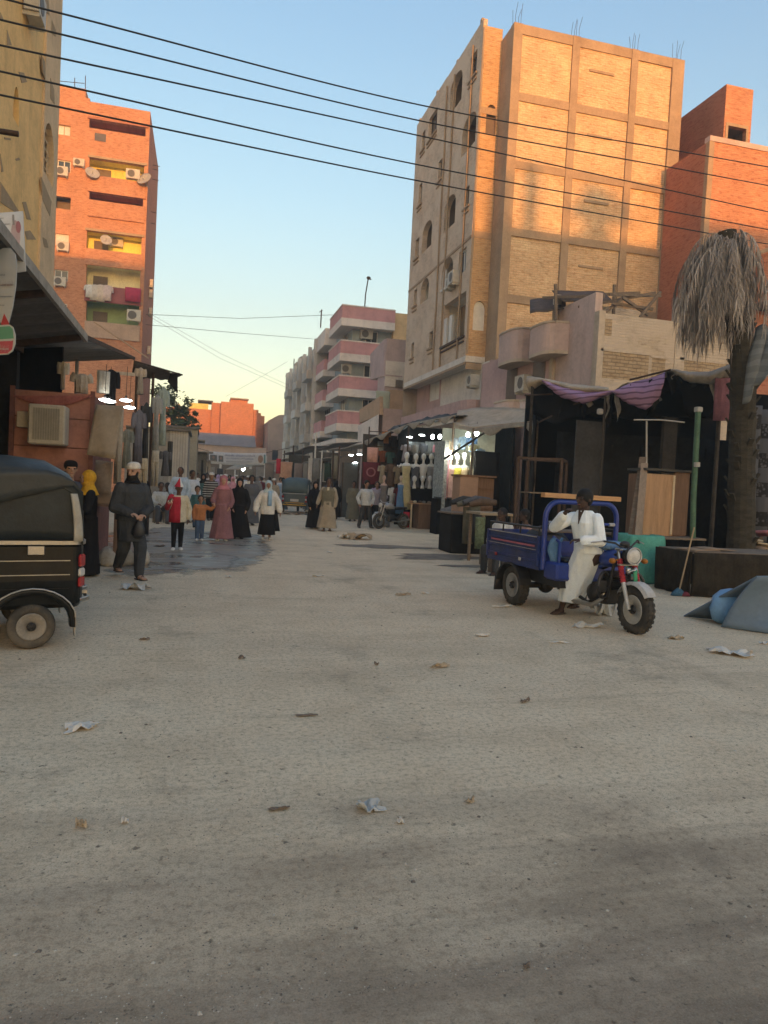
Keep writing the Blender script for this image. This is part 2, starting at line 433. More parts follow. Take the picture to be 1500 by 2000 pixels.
# == SETTING
def ground_mat():
    m, t, p = newmat('dusty_ground')
    tcn = t.new('ShaderNodeTexCoord'); v = tcn.outputs['Object']
    sp = t.new('ShaderNodeSeparateXYZ'); t.l(v, sp.inputs[0])
    def mp(sc, rot): n = t.new('ShaderNodeMapping'); n.inputs['Scale'].default_value = sc; n.inputs['Rotation'].default_value = (0, 0, R(rot)); t.l(v, n.inputs['Vector']); return n.outputs[0]
    big = t.noise(v, .20, 6, .62); mid = t.noise(v, 1.3, 7, .72); fine = t.noise(v, 26, 6, .82); grit = t.noise(v, 120, 3, .8); pitn = t.noise(v, 17, 4, .65)
    band = t.noise(mp((.13, 1.1, 1), -10), 1.0, 7, .7); track = t.noise(mp((.22, 2.6, 1), -9), 1.0, 6, .7); along = t.noise(mp((1.6, .10, 1), 4), 1.0, 5, .65)
    dust = t.ramp(mid, [(.3, (.68, .53, .35)), (.5, (.80, .635, .43)), (.72, (.85, .70, .49))])
    asph = t.ramp(mid, [(.3, (.19, .146, .104)), (.52, (.29, .226, .163)), (.74, (.40, .318, .235))])
    # worn asphalt of the crossing near the camera, drifted over with dust further up the street
    k = t.math('ADD', t.math('MULTIPLY', sp.outputs[1], .13), t.math('ADD', t.math('MULTIPLY', big, .55), t.math('MULTIPLY', band, .55)))
    c = t.mix(t.ramp(k, [(.72, (0, 0, 0)), (1.95, (1, 1, 1))]), asph, dust)
    def tone(f, lo, hi, amt, col): return t.mix(t.math('MULTIPLY', t.ramp(f, [(lo, (1, 1, 1)), (hi, (0, 0, 0))]), amt), c, col)
    c = tone(band, .34, .52, .18, (.22, .17, .12)); c = tone(track, .32, .42, .22, (.19, .145, .10)); c = tone(along, .34, .48, .10, (.24, .195, .15))
    c = t.mix(t.math('MULTIPLY', t.ramp(big, [(.52, (0, 0, 0)), (.68, (1, 1, 1))]), .14), c, (.70, .57, .43))
    c = tone(t.noise(v, .55, 6, .75), .32, .44, .42, (.165, .13, .10))
    c = tone(fine, .38, .52, .48, (.19, .145, .095)); c = tone(grit, .36, .50, .46, (.17, .13, .085))
    c = t.mix(t.math('MULTIPLY', t.ramp(grit, [(.58, (0, 0, 0)), (.70, (1, 1, 1))]), .35), c, (.62, .56, .47))
    pit = t.ramp(pitn, [(.30, (1, 1, 1)), (.37, (0, 0, 0))]); c = t.mix(t.math('MULTIPLY', pit, .7), c, (.095, .078, .06))
    t.l(c, p.inputs['Base Color']); p.inputs['Roughness'].default_value = .95; p.inputs['Specular IOR Level'].default_value = .15
    h = t.math('ADD', t.math('MULTIPLY', fine, .7), t.math('ADD', t.math('MULTIPLY', mid, .9), t.math('ADD', t.math('MULTIPLY', pit, -.5), t.math('MULTIPLY', track, .2))))
    t.l(t.bump(h, .6, .025), p.inputs['Normal']); return m
b = MB()
xs = [-1200, -300, -60, -20, -8, 0, 8, 20, 60, 300, 1200]; ys = [-1200, -300, -80, -30, -8, 0, 8, 20, 40, 80, 160, 400, 1500]
b.add([(x, y, 0) for y in ys for x in xs], [(j * 11 + i, j * 11 + i + 1, j * 11 + 12 + i, j * 11 + 11 + i) for j in range(len(ys) - 1) for i in range(10)])
gr = link('ground', b.mesh('ground', ground_mat())); tag(gr, 'dusty worn street surface', None, None, 'structure')
def soft_edge(t, p, v, lo=.30, hi=.62):
    at_ = t.new('ShaderNodeAttribute', attribute_name='wetness'); f = t.math('ADD', at_.outputs['Fac'], t.math('MULTIPLY', t.math('SUBTRACT', t.noise(v, 2.2, 6, .7), .5), 1.1))
    t.l(t.ramp(f, [(lo, (0, 0, 0)), (hi, (1, 1, 1))]), p.inputs['Alpha'])
def wet_mat():
    m, t, p = newmat('wet_ground'); tcn = t.new('ShaderNodeTexCoord'); v = tcn.outputs['Object']
    mp = t.new('ShaderNodeMapping'); mp.inputs['Scale'].default_value = (.55, 1.2, 1); t.l(v, mp.inputs['Vector'])
    n = t.noise(mp.outputs[0], 1.1, 6, .65); f = t.noise(v, 30, 4, .7)
    t.l(t.ramp(n, [(.35, (.17, .15, .125)), (.55, (.25, .215, .17)), (.7, (.38, .31, .23))]), p.inputs['Base Color'])
    t.l(t.ramp(n, [(.40, (.14, .14, .14)), (.50, (.45, .45, .45)), (.62, (.8, .8, .8))]), p.inputs['Roughness'])
    p.inputs['Specular IOR Level'].default_value = .4
    t.l(t.bump(f, .2, .01), p.inputs['Normal']); soft_edge(t, p, v); return m
def blot(name, cx, cy, rx, ry, z, mat, label, seed=0, n=46, rot=0.0, amp=.3):
    b = MB(); ring = []
    for k in range(n):
        a = 2 * math.pi * k / n; r = 1 + amp * noise.noise(Vector((math.cos(a) * 1.7 + seed, math.sin(a) * 1.7, seed * .7))) + .12 * noise.noise(Vector((math.cos(a) * 6, math.sin(a) * 6, seed)))
        x, y = rx * r * math.cos(a), ry * r * math.sin(a)
        ring.append((cx + x * math.cos(rot) - y * math.sin(rot), cy + x * math.sin(rot) + y * math.cos(rot), z))
    mid_ = [tuple(Vector((cx, cy, z)).lerp(Vector(q), .62)) for q in ring]
    b.add([(cx, cy, z)] + mid_ + ring, [(0, 1 + k, 1 + (k + 1) % n) for k in range(n)] + [(1 + k, 1 + n + k, 1 + n + (k + 1) % n, 1 + (k + 1) % n) for k in range(n)])
    me = b.mesh(name, mat); at_ = me.attributes.new('wetness', 'FLOAT', 'POINT'); at_.data.foreach_set('value', [1.0] * (n + 1) + [0.0] * n)
    o = link(name, me); tag(o, label, None, None, 'structure'); return o
WET = wet_mat()
blot('puddle', -.35, 17.6, 2.3, 6.2, .004, WET, 'dark wet patch of street with shallow water', 3)
blot('puddle', -.1, 14.3, 1.1, 1.6, .008, WET, 'small tongue of water at the near end of the wet patch', 8)
MUD = M('damp_mud', (.20, .16, .12), .8, .3, 2.2, .4, spec=.3)
_t = NT(MUD); soft_edge(_t, MUD.node_tree.nodes['Principled BSDF'], _t.new('ShaderNodeTexCoord').outputs['Object'], .35, .95)
p = G(860, 1088); blot('mud_patch', p.x, p.y, 1.7, .8, .004, MUD, 'brown damp stain on the dusty street', 5, amp=.5)
p = G(745, 1068); blot('mud_patch', p.x, p.y, 1.5, .75, .005, MUD, 'brown damp stain round the flattened cardboard', 11, amp=.5)
p = G(900, 1106); blot('mud_patch', p.x, p.y, .8, .28, .006, MUD, 'narrow damp streak before the market stalls', 14, amp=.5)
# == MATERIALS
YBRICK = BRICK('yellow_brick', (.62, .425, .245), (.76, .55, .345), (.44, .33, .20), (.42, .20, .08), var=.42, bw=.26, bh=.10, bump=1.0)
YBRICK2 = BRICK('tan_brick', (.50, .32, .16), (.58, .40, .22), (.38, .28, .18), (.38, .19, .08), var=.35)
RBRICK = BRICK('red_brick', (.46, .225, .125), (.54, .285, .165), (.42, .20, .11), (.34, .11, .05), var=.3)
RBRICK2 = BRICK('shaded_red_brick', (.36, .15, .09), (.42, .18, .11), (.36, .16, .10), (.30, .085, .045), var=.3)  # red brick darkened: shade of side walls and recesses put into the colour
CONC = PLASTER('bare_concrete', (.315, .23, .15), streak=.3)
GREYTAN = BRICK('grey_tan_brick', (.53, .41, .30), (.60, .48, .35), (.40, .32, .23), (.36, .265, .18), var=.42, plaster=(.50, .405, .305), pl=.52)
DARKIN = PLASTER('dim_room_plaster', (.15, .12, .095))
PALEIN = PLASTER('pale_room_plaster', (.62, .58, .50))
ROOF = PLASTER('flat_roof', (.32, .27, .21))
STEEL = M('rusty_steel', (.09, .06, .045), .75, .3, 8, .2, .5)
WOODDK = M('weathered_wood', (.20, .155, .115), .85, .3, 5, .4, stretch=(1, 1, 6))
WPAINT = M('white_paint', (.68, .66, .60), .55, .1, 5, .1)
PANE = GLASS()
def box_shell(b, x0, x1, y0, y1, z0, z1, skip=''):
    """the other sides of a building; skip lists faces made elsewhere: l r (x), n f (y)"""
    v = [(x0, y0, z0), (x1, y0, z0), (x1, y1, z0), (x0, y1, z0), (x0, y0, z1), (x1, y0, z1), (x1, y1, z1), (x0, y1, z1)]
    F = {'n': (0, 1, 5, 4), 'r': (1, 2, 6, 5), 'f': (2, 3, 7, 6), 'l': (3, 0, 4, 7), 't': (4, 5, 6, 7)}
    for k, f in F.items():
        if k not in skip: b.add([v[i] for i in f], [(0, 1, 2, 3)])
    return b
def rebars(parent, x, y, z, n=4, h=.9):
    b = MB()
    for k in range(n):
        dx, dy = (k % 2 - .5) * .26, (k // 2 - .5) * .26
        b.tube([(x + dx, y + dy, z - .1), (x + dx + uni(-.03, .03), y + dy, z + h * uni(.55, 1) * .6), (x + dx + uni(-.12, .12), y + dy + uni(-.1, .1), z + h * uni(.8, 1.1))], .009, 5)
    part('rebar', b, STEEL, parent, True)
# tall yellow brick block
BX, BY = 12.45, 30.0
tb = thing('brick_apartment_building', 'tall unfinished yellow brick apartment block with concrete grid on its bare side wall', 'building', (16.5, 36, 0))
z_top = PY(1004, 44, BY).z; x_r = PY(1337, 105, BY).x
ZB = [z_top - 2.93 * k for k in range(8)]
CX = [BX + .2, PY(1126, 80, BY).x, PY(1241, 95, BY).x, x_r - .3]
CW = [.42, .36, .34, .62]
for x, w in zip(CX, CW):
    b = MB(); b.box(x - w / 2, x + w / 2, BY - .06, BY + .3, 0, z_top); part('column', b, CONC, tb, True)
    rebars(tb, x, BY + .15, z_top)
for i, z in enumerate(ZB):
    for k in range(3):
        b = MB(); b.box(CX[k] + CW[k] / 2, CX[k + 1] - CW[k + 1] / 2, BY - .03, BY + .3, z - (.42 if i == 0 else .34), z); part('beam', b, CONC, tb, True)
for i in range(8):
    zt = ZB[i] - (.42 if i == 0 else .34); zb = ZB[i + 1] if i < 7 else 0
    for k in range(3):
        b = MB(); a0, a1 = CX[k] + CW[k] / 2, CX[k + 1] - CW[k + 1] / 2
        dy = uni(.02, .06)
        b.box(a0, a1, BY + dy, BY + .28, zb, zt); part('brick_panel', b, YBRICK, tb, True)
        if k == 1 and i < 5:
            l = MB(); c = (a0 + a1) / 2 + uni(-.15, .1); l.box(c - .62, c + .62, BY + dy - .05, BY + dy, zt - .95, zt - .84)
            part('lintel', l, CONC, tb, True)
b = MB(); b.box(BX, BX + .25, BY + .302, 43, 0, z_top - .03); part('corner_wall', b, CONC, tb, True)
b = MB(); box_shell(b, BX, x_r, BY + .28, 43, 0, z_top - .02, 'l'); part('rear_wall', b, YBRICK2, tb, True)
b = MB(); b.box(x_r, x_r + .45, 34, 36, 0, PY(1345, 225, 34).z); part('side_shaft', b, CONC, tb, True); rebars(tb, x_r + .2, 34.3, PY(1345, 225, 34).z)
# projecting bay and street front (looks to -X)
FX, FY0 = 11.5, 31.25
FY1 = PX(814, 256, FX).y
z_over = PX(914, 692, FX).z
zt = PX(945, 48, FX).z
mp = mapXr(FX)
def pxh(x0, x1, y0, y1, rise=0.0, X=FX):
    c = ((x0 + x1) / 2, (y0 + y1) / 2); ya, yb = PX(x0, c[1], X).y, PX(x1, c[1], X).y
    return [min(ya, yb), max(ya, yb), PX(c[0], y1, X).z, PX(c[0], y0, X).z, rise]
H = {}
HL = [('arch', 880, 902, 146, 208, .55), ('rect', 919, 931, 106, 148, 0), ('arch', 903, 929, 226, 290, .6), ('rect', 838, 853, 222, 264, 0),
      ('rect', 824, 830, 258, 290, 0), ('rect', 856, 863, 314, 350, 0), ('arch', 868, 889, 384, 444, .55), ('rect', 908, 916, 366, 402, 0),
      ('rect', 818, 824, 360, 398, 0), ('arch', 825, 843, 434, 486, .55), ('rect', 811, 818, 467, 502, 0), ('warch', 863, 884, 505, 560, .6),
      ('win', 896, 910, 488, 532, 0), ('parch', 822, 837, 545, 588, .5), ('rect', 808, 814, 566, 596, 0), ('loggia', 866, 908, 584, 664, 0),
      ('rect', 838, 845, 648, 678, 0), ('rect', 803, 808, 670, 698, 0)]
holes = []
for kd, x0, x1, y0, y1, r in HL:
    h = pxh(x0, x1, y0, y1, r); h[0] = max(h[0], FY0 + .25); h[1] = min(h[1], FY1 - .12); holes.append(h); H.setdefault(kd, []).append(h)
fac = facade(MB(), mp, FY0, FY1, z_over, zt, holes, .3)
part('street_wall', fac, GREYTAN, tb, True)
for kd, hs in H.items():
    for h in hs:
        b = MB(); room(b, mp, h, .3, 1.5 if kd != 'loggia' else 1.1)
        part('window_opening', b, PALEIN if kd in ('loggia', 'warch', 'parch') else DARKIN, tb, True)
        if kd in ('win',): window(tb, mp, h, WPAINT, PANE, .1, 1)
        if kd == 'warch':
            w = MB(); mbox(w, mp, h[1] - .5, h[1] - .02, h[2], h[2] + 1.0, .05, .12); mbox(w, mp, h[0], h[1], h[2] - .06, h[2] + .04, -.06, .1)
            part('white_shutter', w, WPAINT, tb, True)
        if kd == 'loggia':
            for f0, f1 in ((.86, 1.0), (.62, .74)):
                w = MB(); mbox(w, mp, h[0] + (h[1] - h[0]) * f0, h[0] + (h[1] - h[0]) * f1, h[2], h[2] + 1.35, .04, .16); part('white_pillar', w, WPAINT, tb, True)
        if kd == 'rect' and h[1] - h[0] < 1.5:
            w = MB(); mbox(w, mp, h[0] - .14, h[1] + .14, h[2] - .12, h[2] - .03, -.09, .0); mbox(w, mp, h[0] - .1, h[1] + .1, h[2] - .34, h[2] - .27, -.06, 0)
            part('window_sill', w, CONC, tb, True)
            if rnd() < .6: window(tb, mp, h, STEEL, PANE, .16, 1 if h[1] - h[0] > .7 else 0)
h = H['loggia'][0]; w = MB(); mbox(w, mp, h[0] - .1, h[1] + .15, h[2] - .14, h[2] - .04, -.1, 0); mbox(w, mp, h[0] - .05, h[1] + .1, h[2] - .34, h[2] - .27, -.07, 0); part('window_sill', w, STEEL, tb, True)
ac = PX(893, 556, FX); ac_unit(tb, mp, ac.y, ac.z, .8, .58, .34)
ac_unit(tb, mp, PX(886, 560, FX).y, PX(886, 560, FX).z - .1, .6, .5, .3)
for px in (851, 864, 897, 917):
    y = PX(px, 640, FX).y; b = MB(); n = 9
    b.tube([(FX - .06 + uni(-.015, .015), y + uni(-.03, .03), z_over + (zt - z_over - .3) * k / n) for k in range(n + 1)], .045, 6); part('drain_pipe', b, CONC, tb, True)
for z in (ZB[3] - .2, ZB[5] - .1):
    b = MB(); mbox(b, mp, FY0 + .03, FY1 - .05, z, z + .12, -.035, 0); part('ledge', b, CONC, tb, True)
b = MB(); b.box(FX, BX - .02, FY0 + 5, FY1, zt, zt + .35); b.box(FX, FX + .2, FY0, FY0 + 5, zt, zt + .3); part('parapet', b, GREYTAN, tb, True)
b = MB(); b.add([(FX, FY0, zt), (BX, FY0, zt), (BX, FY1, zt), (FX, FY1, zt)], [(0, 1, 2, 3)]); b.add([(FX, FY1, 0), (BX, FY1, 0), (BX, FY1, zt), (FX, FY1, zt)], [(3, 2, 1, 0)]); part('bay_roof', b, ROOF, tb, True)
for k in range(4):
    y = FY0 + .4 + k * (FY1 - FY0 - .8) / 3; b = MB(); b.box(FX + .02, FX + .16, y - .1, y + .1, zt + .3, zt + .3 + uni(.1, .25)); part('roof_stub', b, CONC, tb, True)
# bay front, looking at the camera
mb_ = mapY(FY0)
h1 = [PY(949, 240, FY0).x, PY(973, 240, FY0).x, PY(960, 262, FY0).z, PY(960, 204, FY0).z, .38]
h2 = [PY(924, 620, FY0).x, PY(955, 620, FY0).x, PY(940, 646, FY0).z, PY(940, 588, FY0).z, .40]
for hh in (h1, h2):
    hh[0] = max(hh[0], FX + .12); hh[1] = min(hh[1], BX - .1)
fac = facade(MB(), mb_, FX, BX, z_over, zt, [h1, h2], .3); part('bay_wall', fac, YBRICK2, tb, True)
b = MB(); room(b, mb_, h1, .3, .8); part('window_opening', b, PLASTER('opening_shade_plaster', (.05, .035, .028)), tb, True)  # near-black colour puts the opening's inner shade into the plaster
b = MB(); mbox(b, mb_, h2[0], h2[1], h2[2], h2[3] - .39, .1, .16); b.prism(arch_pts(h2[0], h2[1], h2[3], .4), FY0 + .1, FY0 + .16); part('white_arch_panel', b, WPAINT, tb, True)
for z in (ZB[1] - .5, ZB[3] - .2, ZB[5] - .3):
    b = MB(); b.box(FX + .02, BX, FY0 - .02, FY0, z, z + .3); part('ledge', b, CONC, tb, True)
b = MB(); b.box(FX, BX, FY0 - .03, FY1, z_over - .28, z_over - .003); part('overhang_slab', b, PLASTER('pale_plaster', (.55, .51, .45)), tb, True)
# lower floors under the overhang
LX = 12.35; PINK = PLASTER('dusky_pink_plaster', (.40, .275, .25)); PALE = PLASTER('pale_plaster', (.55, .51, .45))
ml = mapXr(LX)
wl = pxh(838, 858, 742, 782, 0, LX)
fac = facade(MB(), ml, FY0 - 1.2, FY1, 0, z_over - .28, [wl], .2); part('lower_wall', fac, PINK, tb, True)
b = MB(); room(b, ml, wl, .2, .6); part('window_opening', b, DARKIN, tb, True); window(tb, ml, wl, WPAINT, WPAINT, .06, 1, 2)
ya, yb = FY0 - .9, PX(864, 740, LX).y
b = MB(); mbox(b, ml, ya, yb, PX(920, 790, LX).z, z_over - .3, -.05, -.004); part('white_wall_panel', b, PALE, tb, True)
p = PX(934, 755, LX); ac_unit(tb, ml, p.y, p.z, .62, .5, .45, .06)
b = MB(); b.box(LX - .12, LX - .06, p.y - 1.2, p.y - .65, p.z - 1.6, p.z + .1); part('balcony_door', b, DARKIN, tb, True)
zp0, zp1 = PX(900, 812, 11.3).z, PX(900, 782, 11.3).z
b = MB(); ring = []
yy0, yy1 = FY0 - 1.0, FY1 - .5
path = [(LX, yy0 + .05), (11.75, yy0), (11.42, yy0 + .28), (11.3, yy0 + .8), (11.3, yy1)]
for k in range(len(path) - 1): (x, y), (x2, y2) = path[k], path[k + 1]; b.add([(x, y, zp0), (x2, y2, zp0), (x2, y2, zp1), (x, y, zp1), (x + .12, y + .06, zp0), (x2 + .12, y2 + .06, zp0), (x2 + .12, y2 + .06, zp1), (x + .12, y + .06, zp1)], [(0, 1, 2, 3), (7, 6, 5, 4), (3, 2, 6, 7), (4, 5, 1, 0)])
part('balcony_parapet', b, PINK, tb, True)
b = MB(); b.box(11.42, LX, yy0 + .1, yy1, zp0 - .2, zp0 + .02); part('balcony_slab', b, PALE, tb, True)
# house with rounded balconies and rooftop pergola
HX, HY = 12.0, 20.2
hb = thing('plaster_house', 'two storey dusty pink house with rounded balconies and a half plastered brick side', 'house', (15, 24, 0))
PINK2 = PLASTER('faded_pink_plaster', (.44, .335, .295)); BEIGE = PLASTER('beige_render', (.42, .35, .27))
HALF = BRICK('half_plastered_brick', (.42, .345, .255), (.48, .40, .30), (.38, .315, .24), (.30, .22, .15), var=.35, plaster=(.43, .36, .28), pl=.49)
hx0 = PY(1166, 680, HY).x; HX = hx0
xr = PY(1446, 660, HY).x; zt1 = PY(1166, 608, HY).z; zt2 = PY(1440, 640, HY).z
b = MB(); b.box(hx0 + .22, PY(1318, 680, HY).x, HY, HY + .25, 0, zt1 - .02); b.box(PY(1336, 680, HY).x, xr - .2, HY + .001, HY + .25, 0, zt2 - .02)
part('side_wall', b, HALF, hb, True)
for px0, px1, top in ((1166, 1178, 606), (1318, 1337, 582), (1438, 1450, 650)):
    b = MB(); b.box(PY(px0, 680, HY).x, PY(px1, 680, HY).x, HY - .03, HY + .27, 0, PY((px0 + px1) / 2, top, HY).z); part('brick_pier' if px0 == 1318 else 'corner_column', b, HALF if px0 == 1318 else BEIGE, hb, True)
for px0, px1, py0, py1 in ((1176, 1268, 690, 742), (1274, 1300, 700, 745), (1330, 1428, 708, 735)):
    b = MB(); z0, z1 = PY((px0 + px1) / 2, py1, HY).z, PY((px0 + px1) / 2, py0, HY).z; a0, a1 = PY(px0, py0, HY).x, PY(px1, py0, HY).x
    b.box(a0, a1, HY - .008, HY - .001, z0, z1); part('bare_brick_patch', b, BRICK('bare_brick', (.36, .27, .17), (.44, .34, .22), (.16, .12, .08), (.24, .16, .09), bw=.3, bh=.11, var=.4, bump=1.0), hb, True)
    b = MB(); b.box(a0 - .06, a1 + .06, HY - .03, HY - .001, z1, z1 + .07); part('lintel', b, BEIGE, hb, True)
b = MB(); b.box(PY(1176, 640, HY).x, PY(1195, 640, HY).x, HY - .006, HY - .001, PY(1180, 655, HY).z, PY(1180, 622, HY).z); part('bare_brick_patch', b, MATS['bare_brick'], hb, True)
ms = mapXr(HX); ye = 29.7; zr = PX(1100, 600, HX).z
y_a = PX(1085, 700, HX).y
b = MB(); mbox(b, ms, HY + .26, y_a, 0, zr, 0, .25); part('pink_wall', b, PINK2, hb, True)
z2 = zr - .9
b = MB(); facade(b, ms, y_a, ye, 0, z2, [], .2); part('street_wall', b, PINK, hb, True)
b = MB(); box_shell(b, HX + .02, xr, HY + .25, ye + .1, 0, z2, 'l'); part('rear_wall', b, HALF, hb, True)
b = MB(); mbox(b, ms, y_a - .02, y_a + .2, 0, zr + .5, -.12, .1); part('corner_post', b, BEIGE, hb, True)
p = PX(1098, 655, HX); b = MB(); mbox(b, ms, p.y - .3, p.y + .25, p.z - .4, p.z + .35, -.01, -.003); part('small_window', b, PANE, hb, True)
def round_balcony(parent, mp, a0, a1, z0, z1, bulge, mat):
    b = MB(); n = 18; th = .1
    def P(u, z, d):
        a = a0 + (a1 - a0) * u; s = (1 - abs(2 * u - 1) ** 4) ** .5
        return mp(a0 + (a1 - a0) * (.5 + (u - .5) * (1 - d * .06)), z, -bulge * s + d * th)
    for k in range(n):
        u, v = k / n, (k + 1) / n
        vs = [P(u, z0, 0), P(v, z0, 0), P(v, z1, 0), P(u, z1, 0), P(u, z0, 1), P(v, z0, 1), P(v, z1, 1), P(u, z1, 1)]
        b.add(vs, [(0, 1, 2, 3), (7, 6, 5, 4), (3, 2, 6, 7), (1, 0, 4, 5)])
    o = part('balcony', b, mat, parent, True)
    s = MB(); ring = [P(k / n, z0 - .12, 0) for k in range(n + 1)]; top = [P(k / n, z0 - .003, 0) for k in range(n + 1)]
    N = n + 1
    s.add(ring + top, [tuple(range(N)), tuple(range(2 * N - 1, N - 1, -1))] + [(k, N + k, N + k + 1, k + 1) for k in range(n)])
    part('balcony_slab', s, BEIGE, o, True)
    c = MB(); r0 = [P(k / n, z1 + .005, -.25) for k in range(N)]; r1 = [P(k / n, z1 + .075, -.25) for k in range(N)]; r2 = [P(k / n, z1 + .075, 1.2) for k in range(N)]; r3 = [P(k / n, z1 + .005, 1.2) for k in range(N)]
    c.add(r0 + r1 + r2 + r3, [f for k in range(n) for f in ((k, k + 1, N + k + 1, N + k), (N + k, N + k + 1, 2 * N + k + 1, 2 * N + k), (2 * N + k, 2 * N + k + 1, 3 * N + k + 1, 3 * N + k), (3 * N + k, 3 * N + k + 1, k + 1, k))])
    part('balcony_coping', c, BEIGE, o, True)
    return o
for x0, x1, ytop, ybot, bl in ((1034, 1082, 640, 690, .75), (974, 1020, 652, 706, .75), (1022, 1064, 782, 812, .7), (972, 1008, 786, 816, .7)):
    X = HX - bl * .7; ya, yb = sorted((PX(x0, 680, X).y, PX(x1, 680, X).y)); c = ((x0 + x1) / 2)
    round_balcony(hb, ms, ya, min(yb, ye), PX(c, ybot, X).z, PX(c, ytop, X).z, bl, PINK2)
for px in (1000, 1052):
    p = PX(px, 740, HX); b = MB(); mbox(b, ms, p.y - .5, p.y + .5, p.z - 1.1, p.z + .9, -.012, -.003); part('balcony_door', b, DARKIN, hb, True)
p = PX(1030, 765, HX); ac_unit(hb, ms, p.y, p.z, .8, .58, .32)
# pergola of poles and panels on the roof
for (x0, y0, x1, y1, Y, Y2) in ((1085, 555, 1086, 625, 22, 22), (1200, 556, 1198, 620, 22, 22), (1290, 570, 1250, 620, 21, 21), (1130, 600, 1280, 572, 21.5, 21.5), (1190, 575, 1290, 578, 21, 22),
                                (1060, 582, 1180, 578, 23, 21), (1215, 580, 1265, 615, 21, 21.4), (1225, 575, 1180, 612, 21.6, 21.2), (1195, 592, 1275, 604, 21.2, 21.2), (1095, 578, 1250, 572, 24, 23.5)):
    p, q = PY(x0, y0, Y), PY(x1, y1, Y2); b = MB(); b.bar(p, q, .07, .09); part('pergola_pole', b, WOODDK, hb, True)
DKP = M('dark_sheet', (.085, .07, .06), .8, .3, 4, .3)
b = MB(); b.sheet(lambda u, v: PY(1035 + 70 * u, 612 - 26 * v - 10 * u, 22.5 + v * 1.5) + Vector((0, 0, wob((u * 3, v * 3, 0), 1, .06))), 6, 4, .03); part('pergola_panel', b, DKP, hb, True)
b = MB(); b.sheet(lambda u, v: PY(1098 + 100 * u - 20 * v, 588 - 20 * v + 2 * u, 22 + v * 1.6) + Vector((0, 0, wob((u * 3, v * 3, 4), 1, .06))), 6, 4, .03); part('pergola_panel', b, DKP, hb, True)
b = MB(); q = PY(1110, 596, 23); b.box(q.x, q.x + 2.6, 22.6, 23.4, z2, q.z); part('rooftop_wall', b, HALF, hb, True)
# red brick building with stair tower, far right
RY = 27.0; rx = PY(1385, 300, RY).x
rb = thing('brick_building', 'red brick building with square stair tower rising behind the dead palm', 'building', (27, 31, 0))
zt = PY(1385, 275, RY).z
b = MB(); facade(b, mapY(RY), rx, rx + 9, 0, zt, [], .2); part('front_wall', b, RBRICK, rb, True)
b = MB(); box_shell(b, rx, rx + 9, RY + .001, 42, 0, zt, 'n'); part('rear_wall', b, RBRICK2, rb, True)
b = MB(); b.box(rx - .03, rx + .22, RY - .03, RY + .2, 0, zt); part('corner_column', b, CONC, rb, True)
b = MB(); b.box(rx - .03, rx + 9, RY - .05, RY + .3, zt + .002, zt + .22); part('coping', b, PINK2, rb, True)
TY = 29.0; t0, t1 = PY(1415, 230, TY).x, PY(1468, 230, TY).x
ztt = PY(1415, 163, TY).z
hw = [t0 + .22, t1 - .26, PY(1435, 278, TY).z, PY(1435, 248, TY).z]
b = MB(); facade(b, mapY(TY), t0, t1, zt + .0, ztt, [hw], .2); part('stair_tower_front', b, RBRICK, rb, True)
b = MB(); box_shell(b, t0, t1, TY + .001, TY + 5.2, zt, ztt, 'n'); part('stair_tower', b, RBRICK2, rb, True)
b = MB(); room(b, mapY(TY), hw, .2, 1.0); part('window_opening', b, DARKIN, rb, True)
b = MB(); mbox(b, mapY(TY), hw[0] - .12, hw[1] + .1, hw[3], hw[3] + .14, -.03, 0); mbox(b, mapY(TY), hw[0] - .13, hw[0], hw[2], hw[3], -.03, 0); mbox(b, mapY(TY), hw[1], hw[1] + .13, hw[2], hw[3], -.03, 0); part('window_surround', b, CONC, rb, True)
fb = thing('brick_building', 'low dull red gabled building at the edge behind the palm', 'building', (24, 24, 0))
x0 = PY(1478, 520, 23).x; b = MB(); b.prism([(x0, 0), (x0 + 8, 0), (x0 + 8, PY(1478, 488, 23).z + 3), (x0 + .1, PY(1478, 498, 23).z)], 23, 27); part('wall', b, RBRICK2, fb, True)
b = MB(); b.bar((x0 - .1, 22.9, PY(1478, 498, 23).z + .03), (x0 + 8, 22.9, PY(1478, 488, 23).z + 3.03), .2, .12); part('coping', b, CONC, fb, True)
b = MB(); p = PY(1480, 600, 22.9); b.box(x0 - .3, x0 + 6, 22.2, 22.98, p.z - .1, p.z + .02); part('canopy', b, DKP, fb, True)
# yellow building, near left
YX = -4.7
yb_ = thing('yellow_building', 'ochre stuccoed building with arched windows and triangular niches, close on the street edge', 'building', (-9, 18, 0))
OCH = PLASTER('ochre_stucco', (.68, .43, .175), streak=.4); OCHG = PLASTER('grey_ochre_stucco', (.54, .40, .24), streak=.35); OCHD = PLASTER('dull_brown_niche', (.30, .22, .13))
ml = mapXl(YX); yE = PX(112, 200, YX).y; ySp = PX(80, 300, YX).y
def yh(x0, x1, y0, y1, rise=0): return pxh(x0, x1, y0, y1, rise, YX)
hA = yh(81, 102, 238, 352, .95); hB = yh(26, 38, 168, 240, .7)
hA[1] = min(hA[1], yE - .25)
b = MB(); facade(b, ml, 6, ySp, 0, 19.5, [hB], .22); part('street_wall', b, OCH, yb_, True)
b = MB(); facade(b, lambda a, z, d=0: (YX + .06 - d, a, z), ySp, yE, 0, 19.5, [hA], .28); part('end_pilaster', b, OCHG, yb_, True)
b = MB(); b.box(YX - .2, YX + .06, ySp - .02, ySp, 0, 19.5); part('pilaster_edge', b, OCHG, yb_, True)
